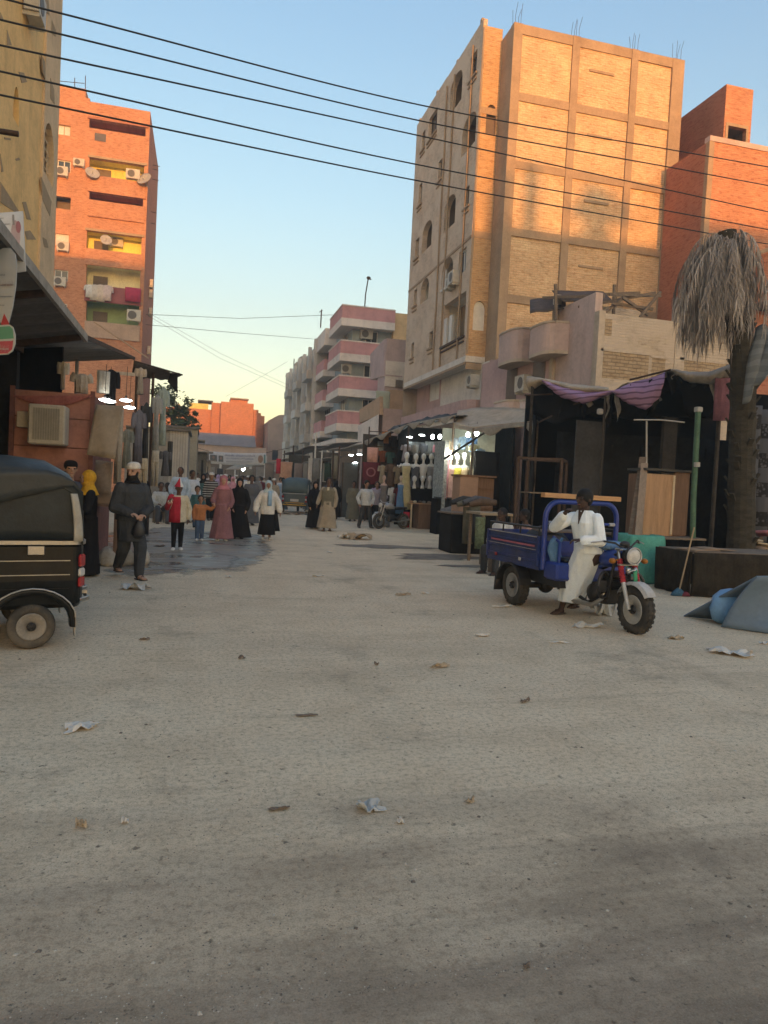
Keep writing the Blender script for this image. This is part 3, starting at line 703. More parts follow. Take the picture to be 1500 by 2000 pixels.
b = MB(); b.add([(YX + .06, yE, 0), (YX - 9, yE, 0), (YX - 9, yE, 19.5), (YX + .06, yE, 19.5)], [(0, 1, 2, 3)]); b.add([(YX + .06, 6, 19.5), (YX + .06, yE, 19.5), (YX - 9, yE, 19.5), (YX - 9, 6, 19.5)], [(0, 1, 2, 3)])
b.add([(YX, 6, 0), (YX - 9, 6, 0), (YX - 9, 6, 19.5), (YX, 6, 19.5)], [(3, 2, 1, 0)]); part('end_wall', b, OCH, yb_, True)
for hh, mm in ((hA, GLASS('dusty_glass', (.13, .10, .075), .4)), (hB, PLASTER('pale_niche', (.52, .42, .22)))):
    b = MB(); mbox(b, ml, hh[0] - .1, hh[1] + .1, hh[2] - .1, hh[3] + .1, .16, .2); part('arched_window', b, mm, yb_, True)
    if hh is hA:
        g = MB()
        for k in range(6): z = hh[2] + (hh[3] - hh[2]) * (k + .5) / 6; mbox(g, ml, hh[0], hh[1], z - .03, z + .03, .08, .12)
        for k in range(3): a = hh[0] + (hh[1] - hh[0]) * (k + .5) / 3; mbox(g, ml, a - .03, a + .03, hh[2], hh[3] - .3, .07, .11)
        part('window_grille', g, OCHG, yb_, True)
def niche(poly, name='niche', mat=OCHD, d=.05):
    pts = [PX(x, y, YX) for x, y in poly]; b = MB(); n = len(pts)
    b.add([(YX + .012, q.y, q.z) for q in pts] + [(YX - .02, q.y, q.z) for q in pts], [tuple(range(n))] + [(k, n + k, n + (k + 1) % n, (k + 1) % n) for k in range(n)])
    part(name, b, mat, yb_, True)
for poly in ([(13, 88), (13, 58), (22, 88)], [(0, 395), (0, 355), (36, 412), (30, 415)], [(36, 140), (46, 142), (52, 160), (42, 162)], [(43, 395), (50, 394), (60, 430), (52, 428)], [(0, 310), (0, 300), (6, 335), (2, 336)],
             [(0, 38), (0, 24), (6, 38)], [(30, 310), (36, 308), (39, 312), (31, 314)], [(48, 452), (58, 450), (70, 468), (52, 468)], [(8, 268), (20, 270), (20, 274), (8, 272)]): niche(poly)
# slanted panels on the pilaster
def nichep(poly):
    X = YX + .06; pts = [PX(x, y, X) for x, y in poly]; b = MB(); n = len(pts)
    b.add([(X + .012, q.y, q.z) for q in pts] + [(X - .02, q.y, q.z) for q in pts], [tuple(range(n))] + [(k, n + k, n + (k + 1) % n, (k + 1) % n) for k in range(n)])
    part('niche', b, OCHD, yb_, True)
for poly in ([(82, 0), (94, 0), (96, 30), (84, 14)], [(101, 40), (108, 58), (108, 72), (100, 64)], [(81, 108), (88, 122), (88, 156), (83, 142)], [(98, 152), (105, 176), (106, 204), (98, 192)], [(80, 345), (100, 394), (97, 422), (82, 388)], [(83, 463), (90, 468), (94, 484), (86, 482)]): nichep(poly)
p = PX(50, 34, YX); ac_unit(yb_, ml, p.y, p.z, .8, .62, .35)
# red apartment tower, left
LY = 56.0
lt = thing('brick_apartment_building', 'tall red brick apartment tower with open balconies and laundry, lit orange by sunset', 'building', (-9, 62, 0))
lx = PY(287, 400, LY).x; ly2 = 66.0
zt = PY(287, 217, LY).z; zt0 = PY(175, 192, LY).z
def fy(x0, x1, y0, y1, rise=0): c = ((x0 + x1) / 2, (y0 + y1) / 2); return [PY(x0, c[1], LY).x, PY(x1, c[1], LY).x, PY(c[0], y1, LY).z, PY(c[0], y0, LY).z, rise]
mlY = mapY(LY)
wins = [fy(112, 138, 244, 264), fy(112, 138, 313, 336), fy(108, 138, 384, 408), fy(108, 134, 457, 480), fy(106, 133, 527, 548), fy(106, 131, 592, 612)]
balc = [fy(174, 286, 241, 258), fy(174, 286, 316, 350), fy(174, 283, 382, 398), fy(169, 280, 457, 492), fy(168, 280, 521, 562), fy(168, 276, 590, 632)]
for q in balc: q[1] = lx - .28
smalls = [fy(185, 207, 261, 276), fy(180, 203, 401, 418)]
allh = wins + balc
b = MB(); facade(b, mlY, lx - 13, lx, 0, zt, allh, .3); part('front_wall', b, RBRICK, lt, True)
b = MB(); b.box(lx - 13, PY(175, 200, LY).x, LY + .01, LY + 3, zt + .002, zt0); b.box(lx - 13, lx - 4.4, LY + .01, LY + 3, zt0 + .002, zt0 + .6); part('stair_head', b, RBRICK, lt, True)
b = MB(); box_shell(b, lx - 13, lx, LY + .001, ly2, 0, zt, 'n'); part('side_wall', b, RBRICK2, lt, True)
YEL = PLASTER('yellow_balcony_paint', (.78, .58, .16), streak=.15); GRN = PLASTER('green_balcony_paint', (.26, .34, .17))
CRM = PLASTER('cream_balcony_paint', (.72, .60, .40), streak=.15)
for k, q in enumerate(balc):
    b = MB(); room(b, mlY, q, .3, 1.3); part('balcony_recess', b, [RBRICK2, YEL, RBRICK2, YEL, CRM, GRN][k], lt, True)
    b = MB(); mbox(b, mlY, q[0] - .1, q[1] + .2, q[3], q[3] + .16, -.12, .002); part('balcony_slab', b, RBRICK2 if k in (0, 2) else CONC, lt, True)
    if k in (1, 3, 4, 5):
        w = MB(); c = q[0] + (q[1] - q[0]) * .22; mbox(w, mlY, c - .5, c + .5, q[2], q[2] + 1.0, 1.22, 1.29); part('balcony_door', w, DARKIN, lt, True)
for q in smalls:
    b = MB(); mbox(b, mlY, q[0], q[1], q[2], q[3], -.02, -.004); part('small_window', b, GLASS('brown_glass', (.05, .035, .03), .3), lt, True)
for k, q in enumerate(wins):
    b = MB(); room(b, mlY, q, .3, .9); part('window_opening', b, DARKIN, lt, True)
    if k != 2: window(lt, mlY, q, WPAINT if k != 0 else CONC, PANE if k in (1, 4, 5) else PALE, .1, 1)
for x, y in ((122, 346), (124, 492), (118, 560)): p = PY(x, y, LY); ac_unit(lt, mlY, p.x, p.z, .8, .62, .34)
p = PY(155, 327, LY); ac_unit(lt, mlY, p.x, p.z, .75, .5, .3)
for x, y, r in ((224, 473, 1.0), (260, 352, .9)): p = PY(x, y, LY); ac_unit(lt, lambda a, z, d=0: (a, LY + 1.2 + d * .8 if x == 224 else LY + d, z), p.x, p.z, .95, .66, .34)
p = PY(262, 620, LY); ac_unit(lt, mlY, p.x, p.z - .3, .95, .8, .3)
def dish(parent, c, r, az, el, mat):
    b = MB(); b.T = Matrix.Translation(Vector(c)) @ Matrix.Rotation(az, 4, 'Z') @ Matrix.Rotation(el, 4, 'X')
    prof = [(.001, 0), (r * .4, r * .05), (r * .75, r * .16), (r, r * .3), (r * 1.01, r * .27), (r * .75, r * .13), (.001, -.03)]
    b.lathe(prof, 18); b.tube([(0, 0, 0), (0, 0, r * .8)], .02, 5); b.tube([(0, 0, 0), (0, -r * .3, -r * .8)], .03, 5)
    return part('satellite_dish', b, mat, parent, True) if parent else b
GREYM = M('grey_enamel', (.40, .38, .34), .6, .15, 6, .1)
p = PY(180, 340, LY - .2); dish(lt, p, .5, R(20), R(60), GREYM); p = PY(283, 352, LY - .3); dish(lt, p, .55, R(-30), R(60), GREYM)
p = PY(207, 470, LY - .1); dish(lt, p, .4, R(10), R(70), GREYM)
# rooftop aerial and antenna bars on the corner
b = MB(); p = PY(166, 195, LY + 1); 
for x, t in ((146, 152), (167, 148)): q = PY(x, 200, LY + 1); b.tube([(q.x, q.y, zt0 - .3), PY(x, t, LY + 1)], .03, 5)
b.tube([PY(112, 158, LY + 1), PY(165, 163, LY + 1)], .025, 5); part('roof_aerial', b, STEEL, lt, True)
for y0 in (322, 330, 350, 414, 436): p = PY(299, y0, LY + 4); b = MB(); b.tube([(lx, p.y, p.z), (lx + uni(.3, .6), p.y + .2, p.z + .03)], .03, 5); part('wall_bracket', b, STEEL, lt, True)
for y0 in (560, 580, 615, 690): p = PY(296, y0, LY + 5); ac_unit(lt, mapXl(lx), p.y, p.z, .7, .5, .25)
# balcony fronts hang a little proud
for k, q in enumerate(balc[1:]):
    lo = q[2]; hi = lo; b = MB(); mbox(b, mlY, q[0] - .05, q[1] + .12, lo - 1.15, lo, -.14, -.002); part('balcony_front', b, RBRICK if k < 3 else (PLASTER('maroon_paint', (.24, .085, .085)) if k == 3 else PLASTER('tan_paint', (.36, .26, .19))), lt, True)
b = MB(); p = PY(110, 640, LY); b.tube([PY(183, 628, LY - 1.5), PY(290, 700, LY - 1.2)], .05, 6); part('drain_pipe', b, CONC, lt, True)
# pink and cream balcony block
PKP = PLASTER('pink_parapet_paint', (.48, .25, .24), streak=.25); CRB = PLASTER('cream_band_paint', (.62, .55, .48), streak=.25)
BLUEG = PLASTER('blue_grey_recess', (.30, .36, .38)); OCW = PLASTER('ochre_wall_paint', (.58, .40, .20))
QY = 56.0
pb = thing('balcony_apartment_building', 'pink and cream apartment block with wrap-round balconies at the corner', 'building', (15, 63, 0))
qx = PY(668, 620, QY).x; qr = PY(772, 620, QY).x
zb = [PY(668, y, QY).z for y in (596, 664, 736, 803)]
zb = [zb[0] - (zb[0] - zb[3]) / 3 * k for k in range(4)]
b = MB(); box_shell(b, qx + 1.1, qr + 5, QY + 1.2, QY + 20, 0, zb[0] - .4, ''); part('wall', b, BLUEG, pb, True)
def band_loop(b, x0, x1, y0, y1, z0, z1, th=.12):
    b.box(x0, x1, y0, y0 + th, z0, z1); b.box(x0, x0 + th, y0 + th, y1, z0, z1); b.box(x0 + th, x1, y1 - th, y1, z0, z1) if y1 - y0 > 1 else None
for k, z in enumerate(zb):
    xr = qr
    b = MB(); band_loop(b, qx, xr, QY, QY + 5.6, z - .95, z); part('parapet', b, PKP, pb, True)
    b = MB(); band_loop(b, qx - .05, xr, QY - .05, QY + 5.65, z - 1.55, z - .953, .2); band_loop(b, qx - .04, xr, QY - .04, QY + 5.64, z + .003, z + .1, .2); b.box(qx + .15, xr, QY + .15, QY + 5.5, z - 1.5, z - 1.3); part('balcony_slab', b, CRB, pb, True)
    # second stack further up the street
    b = MB(); z2 = z - .15; band_loop(b, qx + .05, qx + 2.5, QY + 8.2, QY + 15, z2 - .95, z2); part('parapet', b, PKP if k else CRB, pb, True)
    b = MB(); band_loop(b, qx, qx + 2.5, QY + 8.15, QY + 15.05, z2 - 1.5, z2 - .953, .2); b.box(qx + .2, qx + 2.4, QY + 8.3, QY + 14.9, z2 - 1.45, z2 - 1.3); part('balcony_slab', b, CRB, pb, True)
    if k:
        # recess walls, doors and windows behind each balcony
        zz = z + .1; mpf = mapY(QY + 1.2)
        for a, w, hh, m in ((qx + 2.2, 1.0, 1.1, PANE), (qx + 4.6, 1.3, 1.2, PANE)):
            window(pb, mpf, [a, a + w, zz, zz + hh], WPAINT, m, -.08, 1)
        ms2 = mapXr(qx + 1.1)
        window(pb, ms2, [QY + 2.6, QY + 4.2, zz, zz + 1.2], WPAINT, PANE, -.08, 1)
        window(pb, ms2, [QY + 9.8, QY + 12.2, zz, zz + 1.2], STEEL, PANE, -.08, 1)
b = MB(); b.box(qx + .4, qr, QY + .8, QY + 16, zb[0] - .42, zb[0] - .3); part('roof', b, ROOF, pb, True)
p = PY(715, 655, QY + 1.0); ac_unit(pb, mapY(QY + 1.2), p.x, p.z - .3, 1.0, .75, .4)
p = PY(676, 722, QY + 1.0); ac_unit(pb, mapY(QY + 1.2), p.x, p.z - .3, .8, .7, .4)
b = MB(); p = PY(712, 597, QY + 2); b.tube([(p.x, QY + 2, zb[0] - .2), PY(714, 575, QY + 2), PY(719, 545, QY + 2), PY(725, 546, QY + 2)], .05, 6); b.ell(PY(720, 543, QY + 2), (.18, .1, .14)); part('roof_antenna', b, STEEL, pb, True)
b = MB(); b.tube([PY(626, 640, QY + 10), PY(628, 605, QY + 10)], .06, 6); b.bar(PY(623, 610, QY + 10), PY(630, 606, QY + 10), .05); part('roof_antenna', b, STEEL, pb, True)
b = MB(); b.box(qr + .05, qr + 2.8, QY + .6, QY + 1.1, 8, PY(780, 608, QY).z); part('ochre_wall', b, OCW, pb, True)
# ground floor of it: columns, beam and shutters
zs = zb[3] - 1.6
zc = PX(640, 868, qx).z
b = MB(); b.box(qx, qx + .3, QY + .1, QY + 16, zc, zc + .35); b.box(qx + .3, qr, QY + .1, QY + .4, zc, zc + .35); part('shop_beam', b, CRB, pb, True)
for y in (QY + .1, QY + 4, QY + 8, QY + 12): b = MB(); b.box(qx + .02, qx + .4, y + .01, y + .4, 0, zc - .003); part('shop_column', b, CRB, pb, True)
SHUT = M('grey_shutter', (.20, .20, .185), .6, .15, 3, .2)
for k in range(3):
    y0 = QY + .45 + 4 * k; b = MB(); n = 14
    for j in range(n): b.box(qx + .2, qx + .25, y0, y0 + 3.5, zc * j / n + .02, zc * (j + .86) / n)
    part('roller_shutter', b, SHUT, pb, True)
b = MB(); b.box(qx + .45, qx + 4, QY + .5, QY + .6, .1, zc - .02); part('shop_opening', b, DARKIN, pb, True)
# grey building beyond
gb = thing('grey_apartment_building', 'grey concrete apartment block with tall pilasters, beyond the pink balcony block', 'building', (14, 86, 0))
GR1 = PLASTER('grey_render', (.36, .35, .32)); GR2 = PLASTER('light_grey_trim', (.46, .45, .415)); GR3 = GLASS('grey_glass', (.09, .10, .10), .3)
gx = qx + .1
y0, y1 = PX(617, 760, gx).y, PX(562, 780, gx).y
z0t = PX(612, 682, gx).z; z1t = PX(566, 712, gx).z
ys2 = [y0 + (y1 - y0) * k / 6 for k in range(7)]
zg = z0t
hs = []
for k in range(6):
    for lv in range(5):
        hs.append([ys2[k] + .6, ys2[k + 1] - .5, zg - 2.6 - 3.05 * lv, zg - 1.2 - 3.05 * lv, 0])
b = MB(); facade(b, mapXr(gx), y0, y1, 0, zg, hs, .25); part('street_wall', b, GR1, gb, True)
b = MB(); box_shell(b, gx, gx + 12, y0, y1, 0, zg, 'l'); part('rear_wall', b, GR1, gb, True)
for hh in hs:
    window(gb, mapXr(gx), hh, GR2, GR3, .12, 1, fw=.12)
for k in range(7): b = MB(); y = ys2[k]; b.box(gx - .35, gx - .003, y - .2 if k else y, y + .2, 0, zg + uni(0, .5)); part('pilaster', b, GR2, gb, True)
for lv in range(5):
    z = zg - 3.05 * lv - .3
    for k in (0, 2, 4): b = MB(); b.box(gx - .9, gx - .36, ys2[k] + .3, ys2[k + 1] - .1, z - 3.0, z - 2.2); part('balcony', b, GR2 if lv % 2 else GR1, gb, True)
for px, py, r in ((594, 676, .55), (586, 684, .5), (568, 700, .5)):
    p = PX(px, py, gx + .6); dish(gb, (p.x, p.y, zg + .5), r * 1.3, R(160), R(60), GREYM)
b = MB(); p = PX(575, 690, gx + .5); b.tube([(p.x, p.y, zg - .1), (p.x, p.y, zg + 2.2)], .06, 6); part('roof_antenna', b, STEEL, gb, True)
# beige block by the end of the street
bb = thing('beige_building', 'plain dusty beige block near the end of the street', 'building', (12, 104, 0))
BGE = PLASTER('dusty_beige_render', (.36, .265, .205))
VY = 101.0; v0, v1 = PY(512, 850, VY).x, PY(566, 850, VY).x; zv = PY(530, 822, VY).z
b = MB(); facade(b, mapY(VY), v0 + .8, v1 + 6, 0, zv, [], .2); box_shell(b, v0 + .8, v1 + 6, VY + .01, VY + 14, 0, zv, 'n'); part('wall', b, BGE, bb, True)
b = MB(); b.prism([(v0 + .75, zv - .003), (v1 + 5, zv - .003), (v1 + 5, zv + 1.4), (v0 + 2.2, zv + .9)], VY - .02, VY + .3); part('gable', b, BGE, bb, True)
for k in range(3): window(bb, mapY(VY), [v0 + 1.5 + 1.7 * k, v0 + 2.3 + 1.7 * k, 4.2, 5.6], STEEL, PANE, -.05, 0)
b = MB(); b.box(v0, v0 + 4.5, VY - 2.2, VY - .1, 2.6, 2.8); part('shop_canopy', b, GR2, bb, True)
# sunlit houses closing the street
OB = thing('brick_house', 'stepped orange brick house, taller of the two sunlit ones ending the street', 'house', (4, 110, 0))
ORB = BRICK('orange_brick', (.58, .25, .12), (.64, .29, .14), (.50, .20, .10), (.44, .14, .05), bw=.3, bh=.1, var=.25)
EY = 106.0
def eb(px0, px1, py, dy=0.0, dep=6.0, name='wall', mat=None, zb0=0.0):
    a, c = PY(px0, py, EY + dy), PY(px1, py, EY + dy); b = MB(); b.box(a.x, c.x, EY + dy, EY + dy + dep, zb0, a.z); return part(name, b, mat or ORB, OB, True)
eb(432, 496, 784, 0); eb(450, 484, 780, .6, 4, 'roof_room'); eb(414, 432, 786, 2); eb(496, 505, 800, 1, 5); eb(500, 510, 806, 2, 5); eb(494, 517, 811, 3, 5)
b = MB(); a = PY(464, 792, EY + .58); b.box(a.x - .2, a.x + .3, EY + .5, EY + .58, a.z - .35, a.z + .25); part('small_window', b, PALE, OB, True)
b = MB(); a = PY(450, 783, EY); c = PY(486, 781, EY); b.box(a.x, c.x, EY + .2, EY + 4.8, c.z, c.z + .16); part('roof_slab', b, CONC, OB, True)
O2 = thing('brick_house', 'low orange brick house with a shed on its flat roof', 'house', (-1, 112, 0))
a, c = PY(340, 795, EY + 3), PY(431, 795, EY + 3); b = MB(); b.box(a.x - 3, c.x - .01, EY + 3, EY + 10, 0, a.z); part('wall', b, ORB, O2, True)
a, c = PY(388, 788, EY + 3.5), PY(416, 788, EY + 3.5); b = MB(); b.box(PY(370, 790, EY + 3.5).x, PY(407, 790, EY + 3.5).x, EY + 3.4, EY + 6, PY(400, 797, EY + 3.5).z - .3, PY(390, 788, EY + 3.5).z); part('roof_shed', b, YEL, O2, True)
b = MB(); b.box(PY(386, 788, EY).x, c.x, EY + 3.1, EY + 7, PY(400, 785, EY + 3.5).z, PY(400, 785, EY + 3.5).z + .22); part('shed_roof', b, DKP, O2, True)
b = MB(); b.box(PY(343, 800, EY).x, PY(351, 800, EY).x, EY + 1, EY + 4, 0, PY(350, 788, EY).z); part('end_wall', b, OCW, O2, True)
# lower shop fronts under them and shed roof
O3 = thing('market_hall', 'low beige market front under the street banner at the far end', 'building', (3, 100, 0))
TY2 = 97.0; a, c = PY(372, 870, TY2), PY(520, 880, TY2)
zr = PY(430, 858, TY2).z; zm = PY(430, 870, TY2).z; zl = PY(430, 885, TY2).z
b = MB(); b.box(a.x - 6, c.x, TY2, TY2 + 3, zl, zm); part('wall', b, PLASTER('dusty_peach_render', (.42, .31, .235)), O3, True)
b = MB(); b.prism([(TY2 - .4, zm + .003), (TY2 + 3.2, zm + .003), (TY2 + 3.2, zr + .9), (TY2 + 2.8, zr + .9)], a.x - 6, PY(500, 870, TY2).x, 'x'); part('sloping_roof', b, PLASTER('mauve_grey_sheet', (.25, .195, .17)), O3, True)
for k in range(6): x = a.x + (c.x - a.x) * k / 5; b = MB(); b.box(x - .15, x + .15, TY2 + .1, TY2 + .5, 0, zl - .003); part('pillar', b, GR2, O3, True)
b = MB(); b.box(a.x - 6, c.x, TY2 + 2.2, TY2 + 2.6, 0, zl); part('back_wall', b, DARKIN, O3, True)
# street banner on its ropes, with portraits and lettering bands
BN = 82.0
bt = thing('street_banner', 'white printed street banner with portraits and blue lettering strung over the far street', 'banner', (PY(464, 895, BN).x, BN, PY(464, 908, BN).z))
def bp(px, py, dy=0.0): return PY(px, py, BN + dy)
b = MB(); b.sheet(lambda u, v: bp(408 + 112 * u, (905 + 3.5 * u) - (24 + 0 * u) * v + 2.0 * math.sin(math.pi * u), .06 * math.sin(u * 9)), 24, 4, .02); part('cloth', b, M('banner_white', (.62, .64, .66), .8, .06, 2, .05), bt, True)
INKB = M('ink_blue', (.10, .12, .30), .8, .1); INKG = M('ink_grey', (.13, .14, .14), .8, .2); INKR = M('ink_red', (.42, .05, .05), .8, .1); INKT = M('ink_teal', (.10, .27, .32), .8, .1); SKINP = M('print_skin', (.34, .22, .16), .8, .15)
def scrib(mbx, fn, u0, u1, v, h, n, seed):
    """one line of cursive lettering as joined strokes with dots and tall letters"""
    rr = random.Random(seed); u = u0
    while u < u1 - .004:
        w = rr.uniform(.02, .045) * (u1 - u0) * 4 / n + .004; e = min(u1, u + w); m = 4
        top = [(u + (e - u) * k / m, v + h * (.12 + .16 * rr.random())) for k in range(m + 1)]
        bot = [(x, y - h * .24) for x, y in top]
        vs = [fn(x, y) for x, y in top] + [fn(x, y) for x, y in bot]; mbx.add(vs, [(k, k + 1, m + 2 + k, m + 1 + k) for k in range(m)])
        for _ in range(rr.choice((1, 1, 2))):
            x = rr.uniform(u, e); hh = h * rr.uniform(.5, .95); ww = h * .14 * (u1 - u0) * .25
            mbx.add([fn(x, v), fn(x + ww, v), fn(x + ww, v + hh), fn(x, v + hh)], [(0, 1, 2, 3)])
        if rr.random() < .6:
            x = rr.uniform(u, e); y = v - h * .35; ww = h * .2 * (u1 - u0) * .3
            mbx.add([fn(x, y), fn(x + ww, y), fn(x + ww, y + h * .18), fn(x, y + h * .18)], [(0, 1, 2, 3)])
        u = e + rr.uniform(.004, .012)
def bf(u, v): return bp(408 + 112 * u, (905 + 3.5 * u) - 24 * v + 2.0 * math.sin(math.pi * u), -.09 + .06 * math.sin(u * 9))
for n, (u0, u1, v, h, mt) in enumerate(((.28, .80, .74, .18, INKB), (.30, .78, .52, .12, INKB), (.30, .76, .26, .13, INKG), (.64, .78, .46, .14, INKB), (.02, .34, .07, .06, INKG))):
    b = MB(); scrib(b, bf, u0, u1, v, h, 9, 50 + n); part('lettering', b, mt, bt, True)['kind'] = 'stuff'
for u0, u1, v0, v1 in ((.02, .14, .22, .72), (.17, .25, .22, .70)):
    b = MB(); b.add([bf(u0, v0), bf(u1, v0), bf(u1, v1), bf(u0, v1)], [(0, 1, 2, 3)]); o = part('portrait', b, INKG, bt, True)
    b = MB(); n = 10; c = ((u0 + u1) / 2, v0 + (v1 - v0) * .6); b.add([Vector(bf(c[0] + .022 * math.cos(6.283 * k / n), c[1] + .14 * math.sin(6.283 * k / n))) + Vector((0, -.03, 0)) for k in range(n)], [tuple(range(n))]); part('face', b, SKINP, o, True)
b = MB(); n = 14; b.add([bf(.90 + .045 * math.cos(6.283 * k / n), .5 + .32 * math.sin(6.283 * k / n)) for k in range(n)], [tuple(range(n))]); o = part('portrait', b, SKINP, bt, True)
b = MB(); b.add([bf(.955, .15), bf(.985, .15), bf(.985, .85), bf(.96, .85)], [(0, 1, 2, 3)]); part('printed_panel', b, INKT, bt, True)
b = MB(); b.tube([bp(408, 881), bp(372, 872), PY(330, 860, BN)], .03, 5); b.tube([bp(520, 884), bp(560, 876), PY(600, 868, BN)], .03, 5); part('rope', b, STEEL, bt, True)
# small houses between the yellow tower and the pink block
sh = thing('small_house', 'mauve plastered house with ochre balcony and a green cloth over the rail', 'house', (14, 47, 0))
MV = PLASTER('mauve_plaster', (.40, .31, .29)); SY = 46.5
sx = PY(752, 720, SY).x; s1 = PY(810, 720, SY).x
b = MB(); b.box(sx + .02, s1 + 3, SY, SY + 2, 0, PY(770, 662, SY).z); part('wall', b, MV, sh, True)
b = MB(); b.prism([(q.y, q.z) for q in (PX(752, 662, sx), PX(724, 692, sx), PX(724, 742, sx), PX(752, 734, sx))], sx - .03, sx + 1.2, 'x'); part('stair_wall', b, MV, sh, True)
b = MB(); b.box(PY(752, 730, SY).x, PY(800, 730, SY).x, SY - .08, SY - .01, PY(770, 756, SY).z, PY(770, 706, SY).z); part('white_wall_panel', b, PALE, sh, True)
b = MB(); b.box(PY(772, 745, SY).x, PY(786, 745, SY).x, SY - .12, SY - .083, PY(770, 757, SY).z, PY(770, 742, SY).z); part('small_window', b, DARKIN, sh, True)
b = MB(); b.box(PY(758, 770, SY - 1.2).x, PY(808, 770, SY - 1.2).x, SY - 1.3, SY - 1.15, PY(770, 800, SY - 1.2).z, PY(770, 762, SY - 1.2).z); b.box(PY(758, 770, SY - 1.2).x, PY(758, 770, SY - 1.2).x + .12, SY - 1.15, SY - .13, PY(770, 800, SY - 1.2).z, PY(770, 762, SY - 1.2).z); part('balcony', b, PLASTER('ochre_tan_paint', (.40, .28, .18)), sh, True)
b = MB(); b.box(PY(745, 820, SY - .6).x, PY(790, 820, SY - .6).x, SY - .7, SY - .15, 2.8, PY(770, 803, SY - .6).z); part('green_wall', b, PLASTER('sea_green_paint', (.24, .29, .25)), sh, True)
oh = thing('small_house', 'ochre walled house with a long sloping balcony front beside the pink block', 'house', (13, 52, 0))
OT = PLASTER('ochre_tan_paint', (.40, .28, .18)); X = PX(720, 800, 9.8)
b = MB(); v = [PX(702, 800, 10.3), PX(742, 774, 10.3), PX(742, 810, 10.3), PX(702, 826, 10.3)]
ya, yb2 = min(q.y for q in v), max(q.y for q in v)
b.prism([(q.y, q.z) for q in v], 10.3, 10.5, 'x'); part('balcony_front', b, OT, oh, True)
b = MB(); b.prism([(q.y, q.z - (q.z - 3.5) * (1 if k > 1 else .86) ) if k > 1 else (q.y, q.z - 1.1) for k, q in enumerate(v)], 10.26, 10.29, 'x'); part('cream_band', b, CRB, oh, True)
b = MB(); b.box(10.55, 15, ya + .2, yb2, 0, v[0].z - .4); part('wall', b, MV, oh, True)
# buildings behind the camera (they throw the evening shade)
def plain(name, label, x0, x1, y0, y1, z, mat, wm_=DARKIN):
    t = thing(name, label, 'building', ((x0 + x1) / 2, (y0 + y1) / 2, 0)); b = MB(); box_shell(b, x0, x1, y0, y1, 0, z); part('wall', b, mat, t, True)
    b = MB(); b.box(x0 + .002, x1 - .002, y0 + .2, y1 - .2, z, z + .01); part('roof', b, ROOF, t, True)
    wn = MB()
    for i in range(int((x1 - x0) / 3)):
        for j in range(int(z / 3.1)): x = x0 + 1.2 + i * 3; wn.box(x, x + 1.2, y1, y1 + .03, 1.2 + j * 3.1, 2.5 + j * 3.1)
    part('window', wn, wm_, t, True); return t
e = -120.0
def shade(px, py, Y, X=None):
    p = PY(px, py, Y) if X is None else PX(px, py, X); d = (e - p.y); k = d / sdir.y
    return p.x + sdir.x * k, p.z + sdir.z * k
xs0, zs0 = shade(1000, 448, BY); xs1, zs1 = shade(1316, 482, BY)
xl, zl_ = shade(200, 512, LY)
plain('street_block', 'tall apartment block behind the viewer', xl - 16, xl + 3.6, e - 14, e, zl_, RBRICK)
ob = plain('street_block', 'wide tan block behind the viewer', xl + 3.62, xs1 + 14, e - 14, e, (zs0 + zs1) / 2, YBRICK2)

def roofbox(name, px0, px1, pt, pb_):
    a, zt_ = shade(px0, pt, BY); c, _ = shade(px1, pt, BY); b = MB(); b.box(a, c, e - 3, e - 1, (zs0 + zs1) / 2 - .5, zt_); part(name, b, CONC, ob, True)
roofbox('roof_pillar', 1034, 1056, 318, 460); roofbox('roof_wall', 985, 1002, 335, 460); 
LEAF = M('dusty_leaf', (.075, .10, .045), .75, .4, 2, .2)
def leaf_cloud(b, c, r, n, size, seed=1, flat=1.0, dens=None):
    rr = random.Random(seed)
    clumps = []
    for _ in range(max(6, n // 60)):
        d = Vector((rr.gauss(0, 1), rr.gauss(0, 1), rr.gauss(0, 1))).normalized() * (rr.random() ** .45)
        clumps.append((Vector((d.x * r[0], d.y * r[1], d.z * r[2])), rr.uniform(.18, .38)))
    for _ in range(n):
        q, s = clumps[rr.randrange(len(clumps))]
        p = Vector(c) + q + Vector((rr.gauss(0, 1) * r[0], rr.gauss(0, 1) * r[1], rr.gauss(0, 1) * r[2] * .8)) * s * .6
        m = Euler((rr.uniform(-1, 1), rr.uniform(-1, 1), rr.uniform(0, 6.28))).to_matrix(); w = size * rr.uniform(.6, 1.4)
        vs = [p + m @ Vector(v) for v in ((0, -w, 0), (w * .45, 0, w * .12), (0, w, 0), (-w * .45, 0, w * .12))]
        b.add(vs, [(0, 1, 2, 3)])
    return b
tx, tz = shade(1168, 398, BY); zb_ = (zs0 + zs1) / 2
tt = thing('tree', 'round tree behind the viewer', 'tree', (tx, e - 2, zb_))
b = MB(); rr = random.Random(5); leaf_cloud(b, (tx, e - 2, tz), (1.35, 1.1, 1.05), 1500, .17, 4); part('crown', b, LEAF, tt, True)
b = MB(); b.tube([(tx, e - 2, zb_ - .1), (tx + .1, e - 2, tz)], [.42, .25], 8); b.box(tx - .9, tx + .9, e - 2.8, e - 1.4, zb_ - .3, zb_ + .45); part('trunk', b, WOODDK, tt, True)
